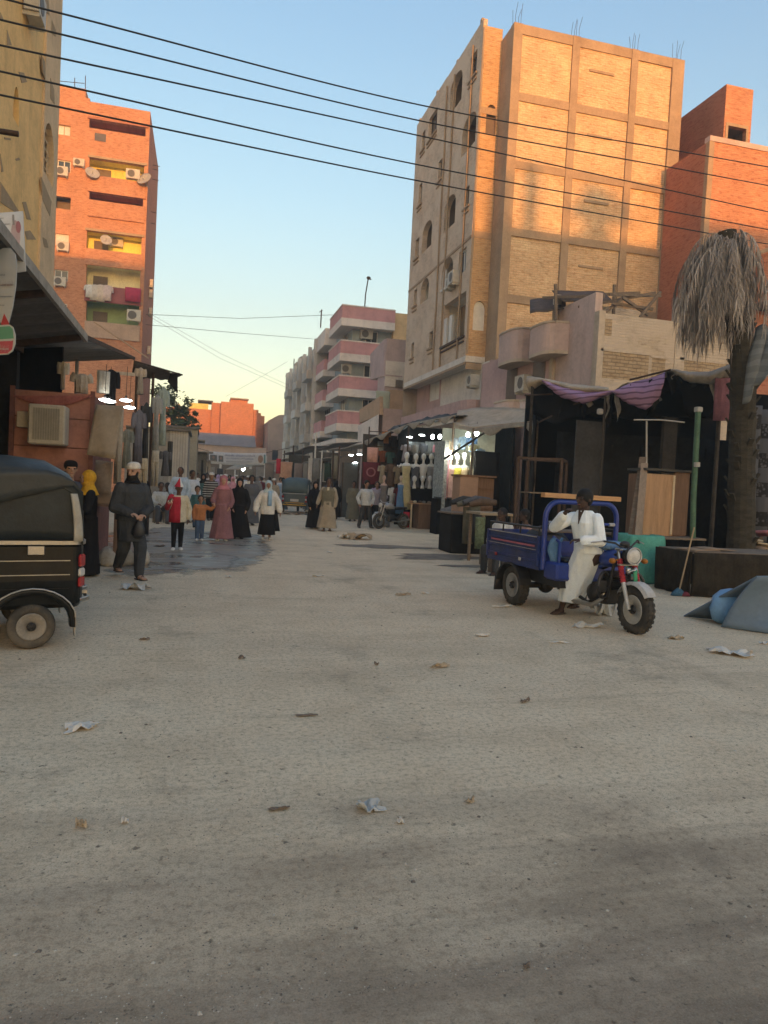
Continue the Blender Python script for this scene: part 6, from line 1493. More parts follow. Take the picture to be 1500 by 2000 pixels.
for s in (-1, 1):
    b = MB(); c = Vector((s * .26, -1.60, .55)); pts = []
    for k in range(17): a = 6.283 * k / 16; pts.append((s * (.10 + .24 * (.5 + .5 * math.cos(a))), -1.66 - .06 * math.cos(a), .54 + .16 * math.sin(a)))
    b.tube(pts, .021, 8); part('crash_guard', b, BLKM, ct)
    b = MB(); b.cbox((s * .24, -1.66, .52), (.14, .05, .17), None, .02); part('leg_shield_pad', b, BLKM, ct)
    # fork leg: pale slider below, red rubber boot above
    b = MB(); b.tube([(s * .105, -1.885, .62), (s * .105, -2.02, .29)], [.028, .024], 10); fk = part('fork_leg', b, M('worn_aluminium', (.50, .50, .48), .5, .15, 8, .1, .3), ct)
    b = MB(); p0, p1 = Vector((s * .105, -1.79, .88)), Vector((s * .105, -1.89, .60)); N = 22; b.tube([p0.lerp(p1, k / N) for k in range(N + 1)], [.038 if k % 2 else .029 for k in range(N + 1)], 12, smooth=False); part('fork_boot', b, M('red_rubber', (.36, .03, .04), .6, .15, 9, .1), fk)
    b = MB(); b.tube([(s * .105, -1.79, .88), (s * .10, -1.745, 1.0)], .022, 8); part('fork_tube', b, CHROME, fk)
    b = MB(); b.ell((s * .24, -1.83, .86), (.04, .05, .035)); b.tube([(s * .1, -1.80, .88), (s * .22, -1.82, .86)], .01, 5); part('indicator', b, M('amber_lens', (.35, .14, .02), .3, .1), ct)
b = MB(); b.tube([(-.07, -1.93, .73), (-.03, -1.96, .76), (.03, -1.96, .76), (.07, -1.93, .73)], .012, 6); b.ell((-.05, -1.90, .75), (.035, .03, .045)); b.ell((.05, -1.90, .75), (.035, .03, .045)); part('horn', b, CHROME, ct)
for q_ in ((-1.85, -1.72, .985), (-1.86, -1.78, .80)): b = MB(); b.box(-.14, .14, q_[0], q_[1], q_[2], q_[2] + .027, .008); part('yoke', b, CHROME, ct)
b = MB(); b.tube([(-.40, -1.50, 1.07), (-.28, -1.62, 1.09), (-.14, -1.74, 1.07), (-.08, -1.76, 1.03), (.08, -1.76, 1.03), (.14, -1.74, 1.07), (.28, -1.62, 1.09), (.40, -1.50, 1.07)], .013, 8); hb2 = part('handlebar', b, BLKM, ct)
for s in (-1, 1): b = MB(); b.tube([(s * .42, -1.48, 1.068), (s * .30, -1.60, 1.09)], .021, 8); part('grip', b, RUB, hb2); b = MB(); b.tube([(s * .27, -1.68, 1.09), (s * .40, -1.60, 1.06)], .008, 5); part('lever', b, CHROME, hb2)
b = MB(); b.T = Matrix.Translation((0, -1.88, .93)) @ Matrix.Rotation(R(90), 4, 'X'); b.lathe([(.02, -.12), (.08, -.09), (.105, 0), (.112, .05), (.10, .055), (.10, .03), (.001, .03)], 24); hl = part('headlight', b, BLKM, ct)
b = MB(); b.T = Matrix.Translation((0, -1.88, .93)) @ Matrix.Rotation(R(90), 4, 'X'); b.lathe([(.098, .04), (.09, .058), (.06, .07), (.001, .074)], 24); b.lathe([(.112, .05), (.106, .066), (.097, .06), (.10, .048)], 24, close=True); part('lens', b, WLENS, hl)
b = MB(); b.ell((0, -1.74, 1.06), (.07, .05, .04)); part('speedometer', b, BLKM, ct)
b = MB(); N = 10; vs = []
for x in (-.085, -.06, .06, .085):
    for k in range(N + 1): a = R(35) + R(115) * k / N; rr_ = .335 - (.035 if abs(x) > .07 else 0); vs.append((x, -2.02 - math.cos(a) * rr_, .29 + math.sin(a) * rr_))
n1 = N + 1; b.add(vs, [(j * n1 + k, j * n1 + k + 1, (j + 1) * n1 + k + 1, (j + 1) * n1 + k) for j in range(3) for k in range(N)]); b.add([(x, y, z + .006) for x, y, z in vs], [((j + 1) * n1 + k, (j + 1) * n1 + k + 1, j * n1 + k + 1, j * n1 + k) for j in range(3) for k in range(N)]); part('front_mudguard', b, M('dirty_white_paint', (.50, .49, .46), .5, .15, 6, .1, dirt=.4), ct)
b = MB(); b.sheet(lambda u, v: (-.01 + .05 * u - .02 * v, -1.97, .60 + .14 * v + .03 * u), 2, 3, .008); part('green_tag', b, M('green_plastic', (.05, .30, .15), .5, .2), ct)
wheel(ct, (0, -2.02, .29), .29, .125, M('pale_rim', (.46, .45, .41), .5, .2, 8, .1, .2, dirt=.25), 32)
CTM = wm(ct)
def onct(b): return b
# wooden plank resting on the hoop, cloth bundle on the tank, load in the bed
b = MB(); b.T = CTM; b.cbox((-.02, -.80, 1.615), (1.22, .10, .065), Matrix.Rotation(R(.5), 3, 'Y'), .004); solo('wooden_plank', b, M('fresh_pine', (.52, .30, .14), .75, .15, 4, .3, stretch=(1, 9, 9)), 'orange pine plank laid across the top of the tricycle\'s blue hoop', 'plank')
b = MB(); b.T = CTM
b.loft([[Vector((.24 * a * math.cos(6.283 * k / 18) * (1 + .2 * noise.noise(Vector((k * .8, z * 9, 2)))) + .04, -1.42 + .17 * a * math.sin(6.283 * k / 18) * (1 + .25 * noise.noise(Vector((k * .8, z * 9, 6)))), z)) for k in range(18)] for z, a in ((.955, .6), (.985, 1.0), (1.03, .95), (1.06, .7), (1.075, .2))]); solo('cloth_bundle', b, CLOTH('cloth_pale_blue_grey', (.16, .27, .42), .3), 'crumpled pale blue cloth bundle lying on the tricycle\'s tank', 'bundle')
b = MB(); b.T = CTM; b.sheet(lambda u, v: (-.52 + .18 * u + .03 * math.sin(v * 7), -.86 - .05 * math.sin(u * 3.1), .62 + .42 * v + .02 * math.sin(u * 9)), 6, 8, .02); solo('blue_sack', b, CLOTH('sack_blue', (.12, .24, .40), .25), 'blue plastic sack hung inside the tricycle\'s hoop', 'sack')
for (x, y, z, sx, sy, sz, mt, lb, seed) in ((-.2, -.35, .64, .35, .32, .30, FAB['slate'], 'dark crumpled bundle in the front of the tricycle bed', 1), (.1, .25, .64, .42, .36, .34, FAB['charcoal'], 'charcoal crumpled bundle in the rear of the tricycle bed', 2)):
    b = MB(); b.T = CTM; b.loft([[Vector((x + sx * a * math.cos(6.283 * k / 18) * (1 + .25 * noise.noise(Vector((k * .7, h * 5, seed)))), y + sy * a * math.sin(6.283 * k / 18) * (1 + .25 * noise.noise(Vector((k * .7, h * 5, seed + 4)))), z + h * sz * 1.5)) for k in range(18)] for h, a in ((.005, .85), (.2, 1), (.55, .95), (.85, .6), (1.0, .2))]); solo('bundle', b, mt, lb, 'bundle')
b = MB(); b.T = CTM; b.cbox((.05, -.40, 1.12), (1.0, .26, .018), Matrix.Rotation(R(4), 3, 'X')); solo('wooden_board', b, WOODDK, 'thin board lying on the load behind the blue hoop', 'board')
# the driver, leaning on his seat with one foot on the ground
hipw = PY(1150, 1085, 8.32); ftw = G(1095, 1199)
rzd = R(-62); base = Vector((hipw.x, hipw.y, 0)); iR = Matrix.Rotation(-rzd, 3, 'Z')
fl = iR @ (Vector((ftw.x, ftw.y, 0)) - base); 
d = Person('young man in a loose white robe leaning on the blue cargo tricycle', base, rzd, 1.66, 'dark', None, .0085, lean=.16, hips=(0, 0, .90), feet=((fl.x, fl.y, .06), (fl.x + .13, fl.y + .14, .16)), shoulder_shift=(-.02, -.03, 0), head_turn=R(-12), head_tilt=R(4),
           arms=[((-.09, -.12, -.085), (.055, -.20, .035)), ((.06, -.03, -.165), (-.05, -.135, -.165))])
k = 1.66; b = MB(); d.torso(b, .0, 1.1, 1.25, .06, 1.12); d.sleeves(b, .047, .042, .9)
hm = Vector((fl.x * .75 + .05, fl.y * .72, .20)); R_ = []
for j in range(10):
    u = j / 9; c = (d.hip + d.up * .06).lerp(hm, u); R_.append(ring(c, .175 - .02 * u + .03 * math.sin(u * 3.1), .175 - .045 * u, 30, .3, .06 + .09 * u, 2 + u * 1.5, 7))
b.loft(R_[::-1]); d.blob('robe', b, CLOTH('driver_white', (.80, .87, .90), .06), 1.0, 2); d.hair(size=1.05); d.sandals(LEATHER)
b = MB(); b.add([tuple(d.neck + Vector(v)) for v in ((-.045, -.085, .01), (.045, -.085, .01), (.0, -.145, -.19), (-.045, -.075, .01), (.045, -.075, .01), (.0, -.125, -.19))], [(0, 1, 2), (5, 4, 3), (0, 3, 4, 1), (1, 4, 5, 2), (2, 5, 3, 0)]); d.raw('open_neck', b, SKIN['dark'])
b = MB(); e0, w0 = d.arm[1][1], d.arm[1][2]; b.loft([ring(e0.lerp(w0, t) + Vector((0, 0, -dz)), a, c, 16, .4, .12, t * 4, 5) for t, dz, a, c in ((.0, .02, .055, .065), (.35, .03, .06, .075), (.7, .045, .055, .075), (.9, .05, .045, .065))]); d.blob('loose_sleeve', b, MATS['driver_white'], 1.0, 2)
# motorcycle by the clothes stall
def motorbike(label, loc, rz):
    t = thing('motorcycle', label, 'motorcycle', loc, rz)
    for y in (-.62, .62): wheel(t, (0, y, .29), .29, .09, CHROME, 24, treads=False)
    b = MB(); b.tube([(0, -.45, .85), (0, -.1, .45), (0, .3, .42), (0, .5, .6)], .03, 8); b.tube([(0, -.42, .8), (0, .1, .72), (0, .65, .75)], .025, 8); b.tube([(0, .3, .4), (0, .62, .29)], .025, 8); b.cbox((0, -.05, .4), (.22, .34, .28), None, .05); part('frame', b, BLKM, t)
    for s in (-1, 1): b = MB(); b.tube([(s * .07, -.42, .9), (s * .07, -.62, .29)], .02, 8); part('fork_leg', b, CHROME, t)
    b = MB(); b.loft([ring2(Vector((0, y, z)), Vector((1, 0, 0)), Vector((0, 0, 1)), a, c, 12) for y, z, a, c in ((-.38, .82, .05, .05), (-.25, .85, .13, .12), (0, .83, .12, .1), (.1, .78, .06, .05))]); part('fuel_tank', b, M('silver_paint', (.32, .33, .34), .4, .15, 7, .1, .3), t)
    b = MB(); b.box(-.12, .12, .06, .72, .75, .83, .03); part('seat', b, BLKM, t)
    b = MB(); b.tube([(-.32, -.3, 1.05), (-.1, -.42, .98), (.1, -.42, .98), (.32, -.3, 1.05)], .013, 6); part('handlebar', b, CHROME, t)
    b = MB(); b.ell((0, -.58, .88), (.09, .08, .09)); part('headlight', b, WLENS, t)
    b = MB(); b.sheet(lambda u, v: (-.07 + .14 * u, -.62 - .34 * math.cos(R(50) + R(100) * v), .29 + .34 * math.sin(R(50) + R(100) * v)), 2, 8, .01); part('front_mudguard', b, MATS['silver_paint'], t)
    b = MB(); b.tube([(.13, -.1, .3), (.15, .3, .28), (.16, .75, .36)], [.02, .03, .04], 8); part('exhaust', b, CHROME, t); return t
p = PY(766, 1020, 25.2); p.z = 0; motorbike('small silver motorcycle parked before the clothes stall behind the pale grey shirt', (p.x + .1, p.y + .5, 0), R(-62))
# == STALLS AND GOODS
TARP = M('black_tarp', (.006, .006, .007), .85, .5, 2, .5, spec=.1); TARP2 = M('dark_grey_tarp', (.015, .016, .017), .85, .5, 2, .5, spec=.15)
CANV = M('dusty_canvas', (.48, .40, .30), .92, .2, 2.5, .5, dirt=.3); CANV2 = M('grey_canvas', (.34, .31, .265), .92, .25, 2.5, .5, dirt=.3)
LILAC = STRIPES('lilac_striped_cloth', (.42, .26, .40), (.075, .035, .075), 7.5, 2, duty=.72, wob=.9)
CARD = M('cardboard', (.34, .235, .15), .9, .15, 4, .2, dirt=.25); CARDD = M('old_cardboard', (.22, .165, .115), .9, .25, 3, .3, dirt=.3)
PLY = M('plywood', (.40, .25, .14), .8, .2, 3, .2, stretch=(6, 6, .5)); PLYD = M('dark_plywood', (.20, .12, .075), .85, .25, 3, .2, stretch=(6, 6, .5)); PINE = M('pale_batten', (.55, .45, .30), .8, .12, 4, .2)
CORR = M('galvanised_sheet', (.30, .295, .28), .6, .2, 2, .15, .3, dirt=.35); CORRD = M('dark_galvanised_sheet', (.16, .15, .14), .7, .25, 2, .15, .2, dirt=.3)
def LAMP(n, c, e):
    if n in MATS: return MATS[n]
    m, t, p = newmat(n); p.inputs['Base Color'].default_value = (.8, .8, .8, 1); p.inputs['Emission Color'].default_value = (*c, 1); p.inputs['Emission Strength'].default_value = e; MATS[n] = m; return m
BULB = LAMP('lit_bulb', (.90, 1.0, .96), 26.0); BULBW = LAMP('lit_warm_bulb', (1.0, .95, .78), 90.0)
def bulb(p, label, mat=BULB, r=.06, group='lit bulbs in the clothes stalls', tube_=False, drop=.5):
    t = thing('light_bulb', label, 'lamp', tuple(p), 0, group); b = MB()
    if tube_: b.ell((0, 0, 0), (.12, .05, .03), 14, 8)
    else: b.ell((0, 0, 0), (r, r, r * 1.25), 12, 8)
    part('bulb', b, mat, t); b = MB(); b.lathe([(.02, r * .9), (.024, r * 1.6), (.012, r * 1.9)], 8); b.tube([(0, 0, r * 1.8), (.01, 0, r * 1.8 + drop * .5)], .006, 5); part('cord', b, WIRE, t); return t
def garment(kind, p, w, h, mat, label, rz=0.0, group='clothes hung out for sale', seed=0, dep=.09, name=None):
    """a hanging garment; p = top centre"""
    b = MB(); b.T = Matrix.Translation(Vector(p)) @ Matrix.Rotation(rz, 4, 'Z'); n = 20; am = .16
    def rg(z, a, d, x=0): return [Vector((x + a * math.cos(6.283 * k / n) * (1 + am * .3 * math.sin(k * 1.9 + seed)), d * math.sin(6.283 * k / n) * (1 + am * 2 * math.sin(k * 2.5 + z * 3 + seed)), z)) for k in range(n)]
    if kind == 'dress': pr = ((0, .10, .4), (-.05, .34, .8), (-.12, .40, 1), (-.38, .33, 1), (-.7, .44, 1.3), (-1, .5, 1.6))
    elif kind == 'shirt': pr = ((0, .14, .4), (-.06, .44, .8), (-.2, .46, 1), (-.6, .40, 1), (-1, .43, 1.1))
    elif kind == 'trousers': pr = ((0, .42, .7), (-.1, .44, .9), (-.3, .47, 1.1), (-.34, .48, 1.1))
    else: pr = ((0, .5, .4), (-.06, .5, .7), (-.5, .48, 1), (-1, .47, 1.1))
    b.loft([rg(z * h, a * w, dep * d) for z, a, d in pr[::-1]])
    if kind == 'trousers':
        for s in (-1, 1): b.loft([rg(z * h, a * w * .5, dep * .9, s * w * .24) for z, a in ((-1, .36), (-.6, .42), (-.33, .47))])
    if kind in ('shirt', 'dress'):
        for s in (-1, 1):
            sw = .62 * w; b.tube([(s * .36 * w, 0, -.07 * h), (s * .5 * w, 0, -.2 * h), (s * sw * .9, .01, -.46 * h if kind == 'shirt' else -.34 * h)], [dep * .8, dep * .75, dep * .6], 8)
    b2 = b; o = solo(name or {'dress': 'dress', 'shirt': 'shirt', 'trousers': 'trousers'}.get(kind, 'hanging_cloth'), b2, mat, label, {'dress': 'dress', 'shirt': 'shirt', 'trousers': 'trousers'}.get(kind, 'cloth'), group); return o
def gpx(kind, x0, x1, y0, y1, Y, mat, label, rz=R(-16), **kw):
    a, c = PY((x0 + x1) / 2, y0, Y), PY((x0 + x1) / 2, y1, Y); w = (PY(x1, y0, Y) - PY(x0, y0, Y)).length; return garment(kind, a, w * (1.0 if kind != 'shirt' else .85), a.z - c.z, mat, label, rz, seed=x0, **kw)
# right: the big dark stall under the black canopy
A_ = Vector((9.05, 18.4, 0)); B_ = Vector((11.15, 13.3, 0))
st = thing('market_stall', 'large dark stall draped in black tarpaulin under a sagging striped canopy', 'stall', (11.5, 16.5, 0))
edge = [(1040, 738, 18.4), (1090, 752, 17.4), (1140, 768, 16.6), (1185, 772, 15.9), (1225, 752, 15.3), (1262, 744, 14.8), (1300, 730, 14.4), (1330, 722, 14.0), (1360, 738, 13.8), (1392, 735, 13.5), (1425, 716, 13.2)]
EP = [PY(*e) for e in edge]
def along(u):
    s = u * (len(EP) - 1); i = min(len(EP) - 2, int(s)); return EP[i].lerp(EP[i + 1], s - i)
def back(u): return Vector((9.6 + 6.0 * u, 19.75, 4.35 + .1 * math.sin(u * 9)))
b = MB(); b.sheet(lambda u, v: along(u).lerp(back(u), v) + Vector((0, 0, -.38 * math.sin(math.pi * v) + wob((u * 9, v * 6, 2), 1, .16))), 40, 12, .02); part('canopy', b, CANV2, st, True)
b = MB(); b.sheet(lambda u, v: along(u).lerp(back(u), v) + Vector((0, 0, -.10 - .38 * math.sin(math.pi * v))), 20, 6, .02); part('canopy_lining', b, TARP, st, True)
b = MB(); b.sheet(lambda u, v: along(u) + Vector((.05 + .1 * math.sin(u * 30) * v, .10, -.10 - v * (.55 + .25 * math.sin(u * 17) + .3 * max(0, 1 - u * 6)))), 50, 6, .015); part('black_valance', b, TARP, st, True)
def swag(name, pts_t, pts_b, mat, n=20):
    b = MB(); T_ = [PY(*q) for q in pts_t]; B2 = [PY(*q) for q in pts_b]
    def at(P, u): s = u * (len(P) - 1); i = min(len(P) - 2, int(s)); return P[i].lerp(P[i + 1], s - i)
    b.sheet(lambda u, v: at(T_, u).lerp(at(B2, u), v) + Vector((-.04 - .12 * math.sin(math.pi * v), -.06 - .15 * math.sin(math.pi * v) + .03 * math.sin(u * 40 + v * 5), 0)), n, 8, .02); return part(name, b, mat, st, True)
swag('striped_swag', [(1062, 744, 17.8), (1100, 756, 17.2), (1150, 766, 16.4), (1198, 764, 15.7)], [(1064, 750, 17.7), (1095, 776, 17.1), (1140, 790, 16.3), (1200, 768, 15.6)], LILAC)
swag('striped_swag', [(1196, 766, 15.6), (1235, 748, 15.1), (1270, 740, 14.7), (1300, 728, 14.3)], [(1200, 770, 15.5), (1225, 788, 15.0), (1262, 802, 14.6), (1290, 775, 14.2)], LILAC)
swag('canvas_swag', [(1312, 722, 14.2), (1345, 728, 13.9), (1385, 728, 13.5), (1428, 712, 13.1)], [(1316, 730, 14.1), (1345, 748, 13.8), (1390, 752, 13.4), (1428, 735, 13.1)], CANV2)
swag('canvas_fold', [(1030, 735, 18.6), (1060, 740, 18.0), (1120, 752, 17.0), (1190, 758, 15.9)], [(1034, 768, 18.5), (1062, 748, 17.9), (1120, 768, 16.9), (1190, 770, 15.8)], CANV)
rr = random.Random(31)
for i in range(26):
    u = rr.random(); q = along(u) + Vector((-.05, -.10, -.06)); w, l = rr.uniform(.08, .3), rr.uniform(.2, .85) * (1 if u < .6 else .6); b = MB(); b.sheet(lambda s, v: q + Vector((w * (s - .5) * (1 - .5 * v) + .05 * math.sin(v * 5 + i), .03 * math.sin(s * 7 + i), -l * v * (1 - .3 * s))), 4, 6, .012); part('ragged_strip', b, (TARP, TARP2, CANV2, TARP)[i % 4], st, True)
b = MB(); b.box(9.3, 16, 19.8, 19.88, 0, 4.5); part('back_curtain', b, TARP, st, True)
b = MB(); b.sheet(lambda u, v: Vector((9.02 + .5 * u, 18.5 + 1.3 * u, 3.9 * v)) + Vector((wob((u * 4, v * 5, 1), 1, .1), 0, 0)), 8, 10, .02); part('side_curtain', b, TARP, st, True)
b = MB(); b.sheet(lambda u, v: Vector((16.2 - 3.6 * u, 19.6 - 5.2 * u, 4.2 * v)), 8, 10, .02); part('side_curtain', b, TARP, st, True)
b = MB(); b.sheet(lambda u, v: Vector((9.2 + 6 * u, 17.6 - 1.4 * u, .0 + 3.3 * v)) + Vector((0, wob((u * 9, v * 2, 1), 1, .3), 0)), 30, 4, .02); part('inner_curtain', b, TARP2, st, True)
for (px, y0, Y, r) in ((1043, 742, 18.2, .045), (1184, 775, 15.7, .03), (1412, 722, 13.3, .045)):
    q = PY(px, y0, Y); b = MB(); b.tube([(q.x, q.y, 0), (q.x + uni(-.05, .05), q.y, q.z)], r, 8); part('post', b, M('shade_dark_wood', (.06, .05, .04), .9, .4, 5, .3), st, True)  # posts coloured dark so they sink into the stall's inner shade
for (a, c, lb) in (((1025, 772, 18), (1080, 770, 17.5), 0), ((1120, 790, 16.5), (1210, 762, 15.4), 0), ((1230, 742, 15), (1310, 722, 14.2), 0), ((1050, 826, 18), (1078, 812, 17.2), 0)): b = MB(); b.tube([PY(*a), PY(*c)], .022, 6); part('canopy_pole', b, STEEL, st, True)
b = MB(); q = PY(1172, 804, 15.6); b.cbox(q, (.14, .1, .14), None, .02); part('junction_box', b, GREYM, st, True)
b = MB(); q = PY(1150, 890, 16.2); b.box(q.x - .38, q.x + .42, 16.2, 16.25, .2, PY(1150, 822, 16.2).z); part('sheet_metal_panel', b, M('dark_sheet_metal', (.05, .05, .052), .6, .35, 2, .15, .2), st, True)
b = MB(); q = PY(1310, 870, 14.5); b.box(q.x - .2, q.x + .15, 14.5, 14.6, .3, PY(1310, 815, 14.5).z); part('board', b, M('dark_board', (.035, .03, .024), .9, .4, 3, .3), st, True)
# T-shaped stand, planks, plywood cabinet, green pole
t = thing('clothes_stand', 'thin metal T stand behind the plywood cabinet', 'stand', G(1262, 1100).xyz * 1.0); Y = 12.9
b = MB(); b.tube([PY(1262, 1060, Y), PY(1263, 822, Y)], .018, 8); b.tube([(PY(1262, 1060, Y).x, Y, 0), PY(1262, 1060, Y)], .018, 8); part('upright', b, GREYM, t, True)
b = MB(); b.tube([PY(1238, 820, Y), PY(1290, 820, Y - .1), PY(1337, 825, Y - .2)], .014, 6); part('crossbar', b, GREYM, t, True)
for i, (x0, x1, y0, m2) in enumerate(((1256, 1232, 893, WOODDK), (1262, 1238, 935, PLYD), (1259, 1246, 905, M('grey_plank', (.30, .24, .185), .85, .2, 4, .3, stretch=(6, 6, .6))))):
    q = PY(x1, 1055, 12.3 - .1 * i); top = PY(x0, y0, 12.7 - .1 * i); d_ = (q - top); foot = top + d_ * (top.z / (top.z - q.z)); b = MB(); b.bar(foot, top, .13, .03); solo('wooden_plank', b, m2, ['dark plank leaning left of the plywood cabinet, outermost of three', 'thin brown plank leaning between two others by the plywood cabinet', 'pale grey plank leaning right against the plywood cabinet'][i], 'plank')
cb = thing('plywood_cabinet', 'upright plywood cabinet with a pale batten standing on a dark table behind the teal drum', 'cabinet', (PY(1300, 1045, 12.4).x, 12.6, PY(1300, 1045, 12.4).z)); Y = 12.4
z0, z1 = PY(1285, 1046, Y).z, PY(1285, 926, Y).z; x0, x1, x2 = PY(1259, 980, Y).x, PY(1316, 980, Y).x, PY(1346, 980, Y).x
b = MB(); b.box(x0, x1, Y, Y + .03, z0, z1); part('door', b, PLY, cb, True); b = MB(); b.box(x1 + .003, x2, Y + .03, Y + .06, z0 + .02, z1 + .06); part('side_panel', b, PLYD, cb, True)
b = MB(); b.box(x1 - .055, x1 - .01, Y - .02, Y - .001, z0 + .03, z1 - .01); part('batten', b, PINE, cb, True); b = MB(); b.box(x0, x2, Y + .065, Y + .6, z0, z1); part('carcass', b, PLYD, cb, True); b = MB(); b.box(x0 - .03, x2 + .02, Y - .03, Y + .62, z1 + .062, z1 + .11); part('top', b, BLKM, cb, True)
tb2 = thing('table', 'dark covered table under the plywood cabinet', 'table', (PY(1290, 1100, 12.2).x, 12.4, 0)); b = MB(); b.box(x0 - .5, x2 + .1, 11.95, 13.0, z0 - .04, z0 - .003); part('table_top', b, WOODDK, tb2, True)
b = MB(); b.sheet(lambda u, v: Vector((x0 - .48 + (x2 - x0 + .55) * u, 12.0 + .04 * math.sin(u * 30), .02 + (z0 - .07) * v)), 30, 3, .02); part('table_cloth', b, TARP, tb2, True)
for xx in (x0 - .45, x2 + .05): b = MB(); b.box(xx - .03, xx + .03, 12.5, 12.56, 0, z0 - .042); part('leg', b, WOODDK, tb2, True)
q = PY(1360, 1045, 12.1); b = MB(); b.tube([(q.x - .02, 12.1, 0), PY(1354, 980, 12.1), PY(1364, 797, 12.2)], .055, 8); gp = thing('green_pole', 'painted green pole standing beside the plywood cabinet', 'pole', (q.x, 12.1, 0)); part('pole', b, M('green_paint', (.07, .14, .085), .6, .3, 4, .2), gp, True)
b = MB(); b.T = I4; c = PY(1364, 800, 12.2); b.cbox(c, (.12, .12, .10), None, .01); part('white_cap', b, GREYM, gp, True); b = MB(); b.tube([PY(1361, 912, 12.09), PY(1361.3, 903, 12.09)], .06, 8); part('white_band', b, GREYM, gp, True)
# teal drum, dark table with cardboard, broom, folded blue tarps
q = G(1266, 1142); zt_ = PY(1266, 1046, q.y).z
b = MB(); n = 28
def sq(k, a): c, s = math.cos(6.283 * k / n), math.sin(6.283 * k / n); e = .45; return Vector((math.copysign(abs(c) ** e, c) * a, math.copysign(abs(s) ** e, s) * a * .85, 0))
b.loft([[q + Vector((0, .36, z)) + sq(k, a) * (1 + .03 * math.sin(k * 2.2 + z * 9)) for k in range(n)] for z, a in ((.01, .36), (.06, .39), (zt_ * .5, .42), (zt_ * .85, .41), (zt_ - .03, .405), (zt_, .37), (zt_ - .02, .33))]); solo('cloth_drum', b, CLOTH('teal_cloth', (.10, .34, .275), .2), 'teal fabric covered drum standing in front of the plywood cabinet', 'drum')
tq = G(1400, 1166); tzt = PY(1400, 1078, tq.y + .1).z
dt = thing('covered_table', 'low table draped in dark brown cloth with cardboard sheets on top, right edge', 'table', (tq.x + .4, tq.y + .5, 0))
DKB = CLOTH('dark_brown_cloth', (.032, .026, .018), .4)
b = MB(); b.sheet(lambda u, v: Vector((tq.x - .52 + 2.3 * u, tq.y - .02 - .25 * u + .04 * math.sin(u * 26 + 1) * (1 - v), .01 + (tzt - .02) * v)), 44, 4, .02); part('cloth_front', b, DKB, dt, True)
b = MB(); b.sheet(lambda u, v: Vector((tq.x - .54 + .03 * math.sin(u * 20) * (1 - v), tq.y + .02 + 1.0 * u, .01 + (tzt - .02) * v)), 16, 4, .02); part('cloth_side', b, DKB, dt, True)
b = MB(); b.prism([(tq.x - .5, tq.y + .02), (tq.x + 1.8, tq.y - .22), (tq.x + 1.8, tq.y + 1.0), (tq.x - .5, tq.y + 1.0)], tzt - .04, tzt, 'z'); part('table_top', b, WOODDK, dt, True)
for i, (x, y, w, d_, r_) in enumerate(((-.18, .33, .62, .42, .2), (.22, .42, .6, .4, -.12))): b = MB(); b.T = Matrix.Translation((tq.x + x, tq.y + y, tzt + .012 + .016 * i)) @ Matrix.Rotation(r_, 4, 'Z'); b.sheet(lambda u, v: (w * (u - .5), d_ * (v - .5), .02 * math.sin(u * 4) * v), 5, 4, .008); solo('cardboard_sheet', b, CARD, ['worn cardboard sheet lying on the near corner of the dark covered table', 'second cardboard sheet, overlapping the first on the dark covered table'][i], 'cardboard')
bq = G(1326, 1164); bt_ = PY(1356, 1030, bq.y - .12)
br = thing('broom', 'long handled broom with a blue and maroon head leaning by the dark covered table', 'broom', tuple(bq)); b = MB(); b.tube([bq + Vector((0, 0, .1)), bt_], .013, 8); part('handle', b, M('bamboo', (.36, .27, .17), .7, .15, 6), br, True)
b = MB(); b.loft([ring2(bq + Vector((.0, .02, z)), Vector((1, 0, 0)), Vector((0, 1, 0)), a, c, 14) for z, a, c in ((.005, .15, .07), (.06, .12, .06), (.12, .045, .035), (.14, .02, .02))]); part('broom_head', b, M('blue_bristle', (.05, .13, .20), .9, .4, 30, .8), br, True)
b = MB(); b.loft([ring2(bq + Vector((.11, -.02, z)), Vector((1, 0, 0)), Vector((0, 1, 0)), a, c, 12) for z, a, c in ((.004, .10, .06), (.05, .07, .04), (.08, .02, .02))]); part('bristle_tuft', b, FAB['maroon'], br, True)
q0 = G(1408, 1226); q1 = G(1520, 1250)
b = MB(); pk = PY(1478, 1128, 7.6); c1 = q1 + Vector((.5, -.05, .0)); pk2 = pk + Vector((1.1, -.1, .05)); bk = Vector((0, .75, 0))
b.sheet(lambda u, v: q0.lerp(c1, u).lerp(pk.lerp(pk2, u), v) + Vector((0, .06 * math.sin(math.pi * v), .012 + .015 * math.sin(u * 12) * math.sin(math.pi * v))), 14, 10, .02); b.sheet(lambda u, v: (q0 + bk).lerp(c1 + bk * 1.3, u).lerp(pk.lerp(pk2, u), v) + Vector((0, 0, .012)), 10, 8, .02)
solo('folded_tarpaulin', b, M('slate_blue_tarp', (.125, .18, .24), .6, .12, 2, .25, spec=.4), 'slate blue folded tarpaulin pitched like a small tent at the right edge', 'tarpaulin')
b = MB(); c = PY(1432, 1165, 8.1); b.loft([[Vector((c.x + .04 + .30 * a * math.cos(6.283 * k / 20) * (1 + .12 * math.sin(k * 1.3)), 8.2 + .22 * a * math.sin(6.283 * k / 20), z)) for k in range(20)] for z, a in ((.01, .55), (.06, .85), (.2, 1), (.36, .85), (.45, .5), (.48, .1))]); solo('stuffed_sack', b, M('sky_blue_sack', (.17, .33, .52), .55, .15, 3, .3, spec=.4), 'plump sky blue sack behind the slate blue tarpaulin', 'sack')
gpx('cloth', 1400, 1428, 738, 822, 13.1, CLOTH('dusty_pink_cloth', (.25, .12, .155)), 'dusty pink cloth hanging beside the palm trunk', R(-30), dep=.04)
